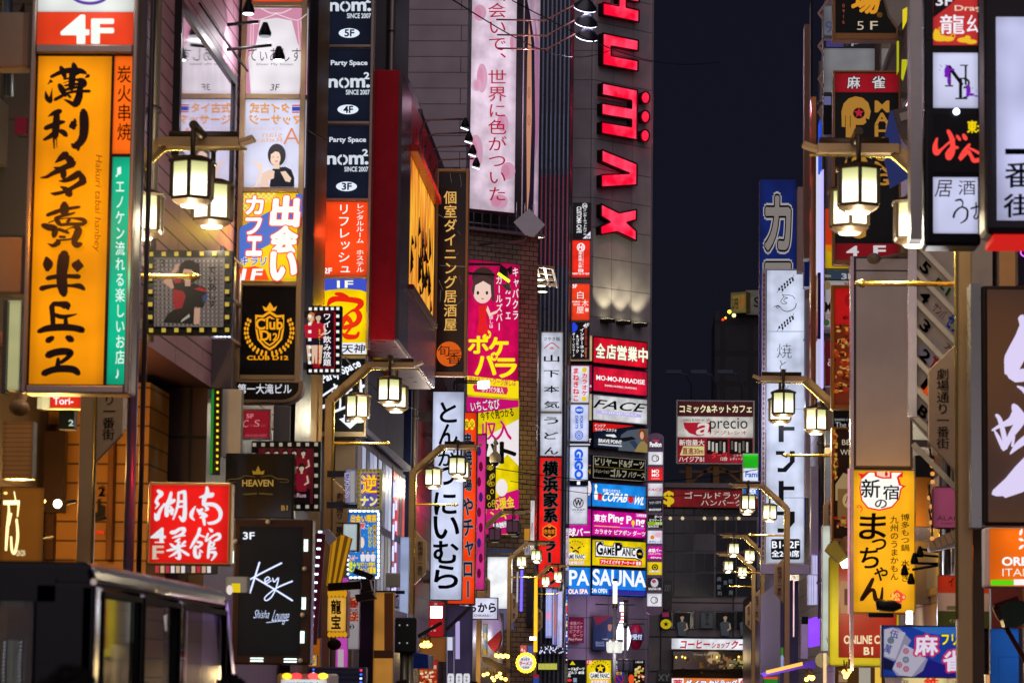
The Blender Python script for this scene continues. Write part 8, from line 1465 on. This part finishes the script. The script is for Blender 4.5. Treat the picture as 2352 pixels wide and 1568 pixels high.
def street_lamp(side, loc, label, on=1, flood_arm=False):
    e = empty('street_lamp', loc, label, 'street lamp', 0, 'street lamps with hanging lanterns'); d = -side      # d: towards the street
    c = MB(); c.box(-.075, .075, -.075, .075, 0, 6.2); c.build('post', BR, e, .01)
    q = MB(); q.bar((0, 0, 6.17), (d*.66, 0, 6.76), .11, .15); q.bar((d*.62, 0, 6.77), (d*1.42, 0, 6.77), .22, .09); q.bar((d*1.42, 0, 6.77), (d*1.56, 0, 6.82), .24, .04); q.build('arm', BR, e, .008)
    q = MB(); q.tube([(d*.08, -.08, 2.2), (d*.08, -.08, 6.12), (d*.7, -.08, 6.69), (d*1.5, -.08, 6.70)], .014, 6); q.build('edge_trim', MET('#d8c060', .25), e)
    q = MB(); q.tube([(d*.05, 0, 5.45), (d*.95, 0, 5.45), (d*.97, 0, 5.45), (d*1.06, 0, 5.45)], [.025, .025, .045, .008], 8); q.build('banner_rod', MET('#c8a850', .25), e)
    q = MB(); q.tube([(d*1.06, -.68, 6.83), (d*1.06, .68, 6.83)], .045, 10); q.tube([(d*.72, 0, 6.84), (d*1.4, 0, 6.84)], .05, 8); q.build('cross_bar', DKB, e)
    lantern_mesh(e, d*1.06, -.68, 6.5, on); lantern_mesh(e, d*1.06, .68, 6.5, on); lantern_mesh(e, d*.47, 0, 6.28, on)
    pl = [(d*.078, 4.86), (d*.34, 4.6), (d*.34, 3.9), (d*.078, 3.62)]; q = MB(); q.slab(pl, -.05, .05); p_ = q.build('name_plaque', M('#a88c70', 0, .5), e, .006)
    vs, fs, mt = [], [], []
    for i, ch in enumerate('劇場通り一番街'):
        v, f, _ = glyph(ch, .01); n = len(vs)
        for x, y in v: vs.append((d*.205+(x-.5)*.125, -.0545, 4.62-i*.112-.056+(y-.38)*.115))
        fs += [tuple(n+a for a in t) for t in f]
    me = bpy.data.meshes.new('lettering'); me.from_pydata(vs, [], fs); link('lettering', me, M('#4a1c18', 0, .6), p_)
    return e
ORD = ['nearest', 'second', 'third', 'fourth', 'fifth', 'farthest']
for i, (X, D) in enumerate(((-5.48, 29.4), (-5.4, 50.8), (-5.41, 68.9), (-5.4, 96.5), (-5.5, 119), (-5.36, 142.7))):
    street_lamp(-1, (X, D, 0), f'{ORD[i]} lantern street lamp on the left kerb'+(', unlit and pink tinted' if i == 3 else ''), 2 if i == 3 else 1)
for i, (X, D) in enumerate(((3.02, 29.6), (3.3, 52.6), (3.65, 82), (4.06, 111), (4.3, 127.7))):
    street_lamp(1, (X, D, 0), f'{ORD[i] if i < 4 else "farthest"} lantern street lamp on the right kerb')
# steel service pole by the left lightbox
for lb, x0, x1, D, m_ in (('tall violet grey steel service pole right of the orange lightbox', 288, 312, 27.4, MET('#8a84a0', .35)), ('slim dark pipe beside the violet grey service pole', 318, 330, 27.8, MET('#4a4244', .4))):
    U(); p, r_ = P(x0, 1100, D), P(x1, 1100, D); q = MB(); q.tube([((p.x+r_.x)/2, D, 0), ((p.x+r_.x)/2, D, 11)], (r_.x-p.x)/2, 14); tag(q.build('service_pole', m_), lb, 'pole')
U('B1')
for i, (pts, hx, hy, en) in enumerate((([(285, 130), (290, 45), (320, 22), (560, 0), (830, -20)], 850, 45, 60), ([(420, 215), (440, 200), (700, 172), (920, 150)], 965, 200, 0), ([(535, 375), (550, 357), (780, 335), (1010, 312)], 1060, 365, 60))):
    c_ = P(*pts[0], 37); g_ = empty('arm_spotlight', c_, f'black spotlight on a long thin arm over the pink curtain panel, {["top", "middle", "lowest"][i]} of three', 'spotlight', 0, 'arm spotlights over the curtain panel')
    MB().tube([P(x, y, 37)-c_ for x, y in pts], .022, 6).build('arm', M('#1a1416', 0, .4), g_); h = P(hx, hy, 36.9)-c_; q = MB(); q.lathe([(.075, -.09), (.08, -.05), (.045, .04), (.03, .08)], h, 12); q.build('head', M('#121012', 0, .4), g_, 0); q = MB(); q.lathe([(.068, -.1), (.068, -.091)], h, 12)
    q.build('lens', M('#e8f0ff', 4 if en else .4), g_)
    if en: lamp('SPOT', 'bulb', h+Vector((0, -.05, -.25)), en, (.95, .97, 1), g_, .1, h+Vector((-.8, .8, -2)), 110)
# ================================================================== van at the lower left
VY = 15.0
U(); vx0 = P(-560, 1400, VY).x; vx1 = P(218, 1400, VY).x; Vz = P(150, 1288, VY).z
v = empty('van', ((vx0+vx1)/2, VY, 0), 'black high roofed van parked at the left kerb, street lights mirrored in its windows', 'van'); BK = M('#08080b', 0, .14); BK.node_tree.nodes['Principled BSDF'].inputs['Specular IOR Level'].default_value = .12; l = v.location; hw = (vx1-vx0)/2; LEN = 5.5
def vb(nm, x0, x1, y0, y1, z0, z1, m_, bev=.02, parent=None): return MB().box(x0, x1, y0, y1, z0, z1).build(nm, m_, parent or v, bev)
vb('body', -hw, hw, 0, LEN, .35, 1.2, BK, .08)
q = MB(); q.slab([(-hw, Vz-.13), (-hw+.03, Vz-.02), (-hw+.1, Vz), (hw-.07, Vz), (hw-.02, Vz-.02), (hw, Vz-.13)], .02, LEN-.75); q.build('roof', BK, v, .03)
for sx in (-1, 1):
    for y0, w_ in ((0, .22), (1.35, .12), (2.7, .14)): a_, b_ = sorted((sx*hw, sx*(hw-.07))); vb('pillar', a_, b_, y0, y0+w_, 1.2, Vz-.12, BK, .01)
    q = MB(); q.bar((sx*(hw-.04), LEN-.8, Vz-.1), (sx*(hw-.04), LEN-.05, 1.22), .08, .1); q.build('pillar', BK, v)
    for y0, y1, al in ((.23, 1.34, .92), (1.48, 2.69, .92)): a_, b_ = sorted((sx*(hw-.02), sx*(hw-.03))); vb('side_window', a_, b_, y0, y1, 1.21, Vz-.16, (M('#08090c', 0, .03) if y0 < 1 else GLASS('#0c0e12', .3)) if sx > 0 else GLASS('#101014', .8), 0)
    a_, b_ = sorted((sx*(hw-.02), sx*(hw-.03))); q = MB(); q.box(a_, b_, 2.86, LEN-.85, 1.21, Vz-.16); q.build('side_window', GLASS('#0c0e12', .3), v)
    for yy in (.85, LEN-.85):
        q = MB(); a_, b_ = sorted((sx*hw, sx*(hw-.22))); q.tube([(a_, yy, .33), (b_, yy, .33)], .33, 20); w_ = q.build('wheel', M('#101010', 0, .8), v); q = MB(); x_ = sx*(hw+.004); q.tube([(x_-.01, yy, .33), (x_, yy, .33)], .19, 16); q.build('rim', MET(), w_)
    a_, b_ = sorted((sx*(hw-.02), sx*(hw-.14))); vb('tail_light', a_, b_, -.02, .03, .75, 1.15, M('#801018', .3), .01)
q = MB(); q.box(-hw+.2, hw-.2, .0, .02, Vz-.2, Vz-.08); q.build('rear_panel', BK, v); vb('rear_window', -hw+.16, hw-.3, .03, .05, 1.2, Vz-.2, GLASS('#06070a', .55), 0); vb('rear_pillar', -hw, -hw+.17, .0, .06, 1.2, Vz-.1, BK); vb('rear_pillar', hw-.31, hw, .0, .06, 1.2, Vz-.1, BK)
q = MB(); q.slab([(-hw+.08, 1.25), (-hw+.12, Vz-.12), (hw-.12, Vz-.12), (hw-.08, 1.25)], LEN-.1, LEN-.09); q.build('windscreen', GLASS('#0a0c10', .15), v)
for x in (-.45, .45): vb('seat', x-.25, x+.25, 2.6, 2.8, .6, 1.55, M('#1a1418', 0, .8), .05)
vb('brake_lamp', -.2, .2, -.012, -.001, Vz-.19, Vz-.155, M('#701018', .25), 0); vb('rear_wiper', -.3, .25, -.03, -.015, 1.3, 1.32, M('#101010'), 0)
for y0, y1 in ((.2, 1.36), (1.45, 2.72), (2.84, LEN-.82)): q = MB(); [q.box(hw+.001, hw+.012, y0, y1, z-.015, z+.015) for z in (Vz-.155, 1.2)]; [q.box(hw+.001, hw+.012, y-.012, y+.012, 1.216, Vz-.171) for y in (y0+.012, y1-.012)]; q.build('window_seal', M('#050505', 0, .7), v)
q = MB(); q.box(hw+.05, hw+.2, LEN-1.0, LEN-.9, 1.25, 1.5); q.bar((hw, LEN-.95, 1.3), (hw+.06, LEN-.95, 1.3), .04, .04); q.build('wing_mirror', BK, v, .02)
q = MB(); q.box(-.25, .25, -.02, -.005, .55, .72); q.build('number_plate', M('#c8c8b8', 0, .5), v)
q = MB(); q.tube([(hw-.01, -.0, Vz-.1), (hw-.01, LEN-.9, Vz-.1)], .018, 6); q.build('roof_trim', MET('#c0b8a8', .15), v)
# small posters beyond the van
U('A3')
s = Sign('poster_box', 'narrow lit poster of women above a small red sign beyond the van', 'poster', 24, 1145, 930, 1280, 1570, T=.1, fc='#1c1618'); s.panel(1152, 935, 1274, 1285, '#c89868', .8); s.fig(1220, 945, 200, hair='#c88838', cloth='#e8e0e0', e=.85); s.fig(1175, 1030, 180, hair='#a06028', cloth='#e8d8d0', e=.85); s.fig(1220, 1115, 190, hair='#2a1a14', cloth='#d8b090', e=.85); s.rect(1152, 1272, 1274, 1288, '#c8b090')
s.panel(1152, 1332, 1274, 1344, '#c8d0f0', 1); s.panel(1152, 1358, 1274, 1548, '#e8201c', 1); s.T_('湖', 1150, 1385, 1200, 1515, '#f0f0f4', b=.05); s.T_('南', 1205, 1375, 1272, 1520, '#f0f0f4', b=.05); s.T_('営業 03-', 1160, 1526, 1270, 1544, '#f0f0f4', b=.02); s.done()
s = Sign('picture_sign', 'white film strip framed poster seen low through the van', 'picture sign', 23, 20, 1262, 160, 1600, T=.1, fc='#181818'); s.panel(22, 1266, 158, 1598, '#181818', 0)
for i in range(12): s.poly([(26,1285+i*26),(44,1275+i*26),(44,1288+i*26),(26,1298+i*26)], '#e8e8f4', 1); s.poly([(136,1285+i*26),(156,1275+i*26),(156,1288+i*26),(136,1298+i*26)], '#e8e8f4', 1)
s.panel(48, 1275, 132, 1598, '#b8b8a8', .7); s.panel(60, 1266, 128, 1284, '#d0d0f0', 1); s.done()
# ================================================================== people
SK = M('#c09078', 0, .55); HRS = {'black': M('#0a0808', 0, .7), 'brown': M('#1a0f0a', 0, .6)}
def person(loc, H, hair, coat, label, rz=0):
    e = empty('person', loc, label, 'person', rz); k = H/1.72
    J = [(0,0,.95,.15),(0,0,1.12,.14),(0,-.01,1.3,.165),(0,-.01,1.42,.1),(0,0,1.5,.062),(0,.01,1.56,.075),(0,.015,1.62,.1),(0,.01,1.685,.075)]
    E_ = [(i, i+1) for i in range(7)]
    for sx in (-1, 1):
        n = len(J); J += [(sx*.1,0,.9,.1),(sx*.11,.01,.5,.068),(sx*.11,-.02,.1,.045),(sx*.12,.12,.045,.04)]; E_ += [(0, n), (n, n+1), (n+1, n+2), (n+2, n+3)]
        n = len(J); J += [(sx*.17,-.01,1.4,.07),(sx*.25,0,1.15,.05),(sx*.25,.1,.92,.038),(sx*.25,.14,.83,.032)]; E_ += [(3, n), (n, n+1), (n+1, n+2), (n+2, n+3)]
        m_ = n+3
        for f in range(4): n = len(J); J += [(sx*(.235+f*.012),.16+f*.004,.78,.011),(sx*(.235+f*.012),.175,.73,.009)]; E_ += [(m_, n), (n, n+1)]
        n = len(J); J += [(sx*.215,.17,.8,.011)]; E_ += [(m_, n)]
    me = bpy.data.meshes.new('body'); me.from_pydata([(x*k, y*k, z*k) for x, y, z, r in J], E_, []); o = bpy.data.objects.new('tmp', me); TS.collection.objects.link(o)
    o.modifiers.new('s', 'SKIN'); o.modifiers.new('d', 'SUBSURF').levels = 2
    for i, (x, y, z, r) in enumerate(J): me.skin_vertices[0].data[i].radius = (r*k, r*k)
    me.skin_vertices[0].data[0].use_root = True
    vl = TS.view_layers[0]; vl.update(); bm_ = bpy.data.meshes.new_from_object(o.evaluated_get(vl.depsgraph)); bpy.data.objects.remove(o)
    bm_.materials.clear()
    for p in bm_.polygons: p.use_smooth = True
    for i, m_ in enumerate((SK, M(coat, 0, .8), M('#14141a', 0, .8))): bm_.materials.append(m_)
    for p in bm_.polygons: z = p.center.z/k; p.material_index = 2 if z < .93 and abs(p.center.x) < .2*k else (1 if .88 < z < 1.47 else 0)
    b_ = bpy.data.objects.new('body', bm_); COL.objects.link(b_); b_.parent = e
    q = MB(); q.ball((0, -.02*k, 1.635*k), .115*k, 0, (.9, 1.05, 1.05), 20); q.ball((0, -.06*k, 1.575*k), .1*k, 0, (.95, .8, 1.15), 16)
    for i in range(60): a = random.uniform(0, 6.28); t = random.uniform(.1, 1.2); d = Vector((math.cos(a)*math.sin(t)*.9, math.sin(a)*math.sin(t)*1.05-.15, math.cos(t)*1.05))*.113*k; c = Vector((0, -.02*k, 1.635*k)); q.tube([c+d*.96, c+d*1.06+Vector((0, 0, .004)), c+d*1.03-Vector((0, 0, .03*k))], [.012*k, .008*k, .001], 5)
    q.build('hair', HRS[hair], e)
    q = MB()
    for sx in (-1, 1): q.ball((sx*.035*k, .1*k, 1.625*k), .012*k, n=8)
    q.build('eyes', M('#181010', 0, .2), e); q = MB(); q.ball((0, .118*k, 1.59*k), .016*k, 0, (.8, 1.1, 1.3), 8)
    for sx in (-1, 1): q.ball((sx*.1*k, 0, 1.6*k), .025*k, 0, (.5, .9, 1.3), 8)
    q.build('face_features', SK, e); q = MB(); q.ball((0, .105*k, 1.548*k), .022*k, 0, (1, .4, .3), 8); q.build('mouth', M('#7a3838', 0, .5), e)
    return e
U()
for x, yt, D, hair, coat, lb in ((166, 1487, 8.6, 'black', '#101014', 'dark haired person close by at the bottom left, seen from behind before the van'), (532, 1526, 16.6, 'black', '#181820', 'person with black hair walking beyond the van, only the top of the head showing'), (926, 1547, 27, 'brown', '#20202c', 'person in the crowd under the black service box, top of the head showing'), (1088, 1553, 31, 'black', '#2a1c20', 'person at the bottom below the white paper lanterns, top of the head showing'), (1366, 1561, 44, 'black', '#1c2028', 'distant person before the yellow arcade lightbox, top of the head showing')):
    p = P(x, yt, D); person((p.x, D, 0), p.z/1.055*1.0+.0, hair, coat, lb)
# ================================================================== low things in the street
U('C3')
s = Sign('led_message_board', 'dark LED message board with blue and red lights at its edges', 'LED board', 36, -40, 1455, 370, 1640, T=.2, fc='#38384a', fm=M('#3c3c50', 0, .4), bev=.02); s.panel(-25, 1465, 350, 1635, '#1c1c2e', .4)
for i in range(6): s.ell(335, 1478+i*28, 10, 8, ['#f03060', '#3060ff', '#d0d8ff', '#4060ff'][i % 4], 1.6, 10); s.ell(8, 1472+i*24, 8, 7, ['#4060ff', '#a0c0ff', '#f04060'][i % 3], 1.6, 10)
for i in range(30):
    for j in range(4): s.rect(30+i*10, 1480+j*36, 36+i*10, 1500+j*36, '#26263c', .4)
s.done()
U('B3')
s = Sign('food_cart', 'white food cart roof with a row of amber and red lamps at the bottom', 'cart', 33.5, 1045, 1500, 1395, 1680, T=1.2, fc='#c8c0a8', fm=M('#b8b0a0', 0, .4), bev=.03); s.panel(1075, 1540, 1390, 1670, '#e8ecec', .95); s.T_('OPEN', 1110, 1560, 1330, 1575, '#3080c0', b=.03)
s.done()
for x, c_ in ((1120, '#ffa020'), (1185, '#ff3030'), (1300, '#ff4040'), (1368, '#ffb030')): p = s.m(x, 1518); q = MB(); q.ball((p[0], -.05, p[1]), .035, 0, (1.6, 1, 1), 8); s.part('marker_lamp', q, M(c_, 3))
simple('notice_sign', 'small yellow smiling notice on an orange wall by the food cart', 'notice', 45.5, 1262, 1370, 1322, 1448, '#f0c060', .8, lambda s: (s.ring(1302, 1385, 14, 14, 3, '#604010', .2), s.T_('ます', 1272, 1405, 1312, 1432, '#302010', b=.03, e=.1))); simple('orange_wall', 'orange lit plank wall behind the small yellow notice', 'wall', 46, 1270, 1255, 1345, 1500, '#c06818', .6)
simple('shop_sign', 'tiny bright shop strip of people pictures under the red brush lightbox', 'picture strip', 34, 205, 755, 640, 812, '#484038', .3, lambda s: [s.rect(210+i*36, 758, 236+i*36, 808, random.choice(['#e8e0e8', '#c03040', '#d0b090', '#403038', '#8090c0']), .8) for i in range(11)]); simple('shop_sign', 'little white and yellow sign between the van and the script lounge sign', 'shop sign', 31.5, 690, 832, 845, 945, '#a89888', .5, lambda s: (s.rect(735, 880, 795, 942, '#e8c818', .9), s.ell(722, 925, 22, 34, '#f0e0d8', .9)))

# ================================================================== pipes, cables and air conditioners on the walls
def pipe(label, X, Y, z0, z1, r=.05, m_=None, name='drain_pipe'):
    q = MB(); q.tube([(X, Y, z0), (X, Y, z1)], r, 10)
    for k in range(int((z1-z0)/1.6)): q.tube([(X, Y, z0+.8+k*1.6), (X, Y, z0+.86+k*1.6)], r*1.35, 10)
    tag(q.build(name, m_ or MET('#7a706a', .45)), label, 'pipe')
for lb, X, Y, z0, z1, r in (('grey drain pipe near the front edge of the pink clapboard wall', -5.22, 31.2, 5, 18, .06), ('brown pipe down the pink clapboard wall behind the near lantern', -5.22, 38.2, 5, 12, .05), ('grey drain pipe on the black building behind the navy tower', -5.67, 64.5, 5, 22, .08), ('drain pipe on the dark building with steel balconies', -5.58, 71.5, 2, 15, .07), ('pale drain pipe on the brick flank by the noodle lightbox', -5.35, 133, 3, 18, .09), ('drain pipe on the mauve tiled building behind the yellow hot pot sign', 3.9, 40.5, 3, 18, .06), ('copper drain pipe on the right wall by the tenant boxes', 3.9, 54.2, 3, 19, .07), ('drain pipe on the steel fronted building right of the tall white lightbox', 3.92, 70.5, 3, 16, .08), ('grey drain pipe on the tan building at the right edge', 4.2, 33, 2, 15, .06)): pipe(lb, X, Y, z0, z1, r)
def aircon(label, x, y, z, side):
    e = empty('air_conditioner', (x, y, z), label, 'air conditioner', 0, 'air conditioners on the walls')
    a, b = (0, .34) if side < 0 else (-.34, 0)
    MB().box(a, b, 0, .82, 0, .58).build('casing', M('#a8a098', 0, .5), e, .02); q = MB(); x_ = b+.004 if side < 0 else a-.004
    for k in range(5): q.tube([(x_-.005, .3+.0, .29), (x_+.005, .3, .29)], .23-.045*k, 20) if k == 0 else q.box(min(x_-.012, x_+.012), max(x_-.012, x_+.012), .08, .52, .09+k*.09, .1+k*.09)
    q.build('fan_grille', M('#3a3836', 0, .5), e); MB().bar((.1 if side < 0 else -.1, .1, -.03), (.1 if side < 0 else -.1, .75, -.03), .4, .05).build('bracket', MET('#5a5450'), e)
for lb, x, y, z, sd in (('air conditioner high on the pink clapboard wall', -5.3, 39.5, 8.3, -1), ('air conditioner on the black building over the red box', -5.75, 66, 13.6, -1), ('lower air conditioner on the dark balcony building', -5.65, 72.5, 8.6, -1), ('air conditioner on the brick flank under the steel rack', -5.45, 135, 9, -1), ('air conditioner on the mauve tiled building beside the slanted floor guide', 3.97, 43, 7.8, 1), ('air conditioner high on the mauve tiled building', 3.97, 50, 12.5, 1), ('air conditioner on the steel fronted building right of the white lightbox', 4.0, 67, 9.2, 1), ('air conditioner on the building of pale boxes', 4.45, 76, 8.2, 1)): aircon(lb, x, y, z, sd)
for i, (p, q_, sag, lb) in enumerate((((-5.2, 34, 9.2), (-5.1, 47, 9.9), .25, 'black cable drooping along the pink clapboard wall'), ((-5.1, 47, 6.9), (-4.7, 62, 7.0), .3, 'black cable along the red clad building'), ((3.9, 39, 9.6), (3.9, 54, 9.0), .4, 'black cable drooping along the mauve tiled wall'), ((3.9, 56, 12.2), (4.3, 88, 11.2), .6, 'cable slung along the right wall past the white lightbox'), ((-5.4, 96, 8.2), (4.1, 104, 8.8), .5, 'cable slung across the street in the distance'), ((-5.5, 119, 9.2), (4.2, 128, 9.6), .5, 'farther cable slung across the street'))):
    p, q_ = Vector(p), Vector(q_); q = MB(); q.tube([p.lerp(q_, k/14)-Vector((0, 0, sag*math.sin(math.pi*k/14))) for k in range(15)], .014, 5); tag(q.build('cable', M('#141416', 0, .6)), lb, 'cable')
# drain the workshop
bpy.data.scenes.remove(TS)
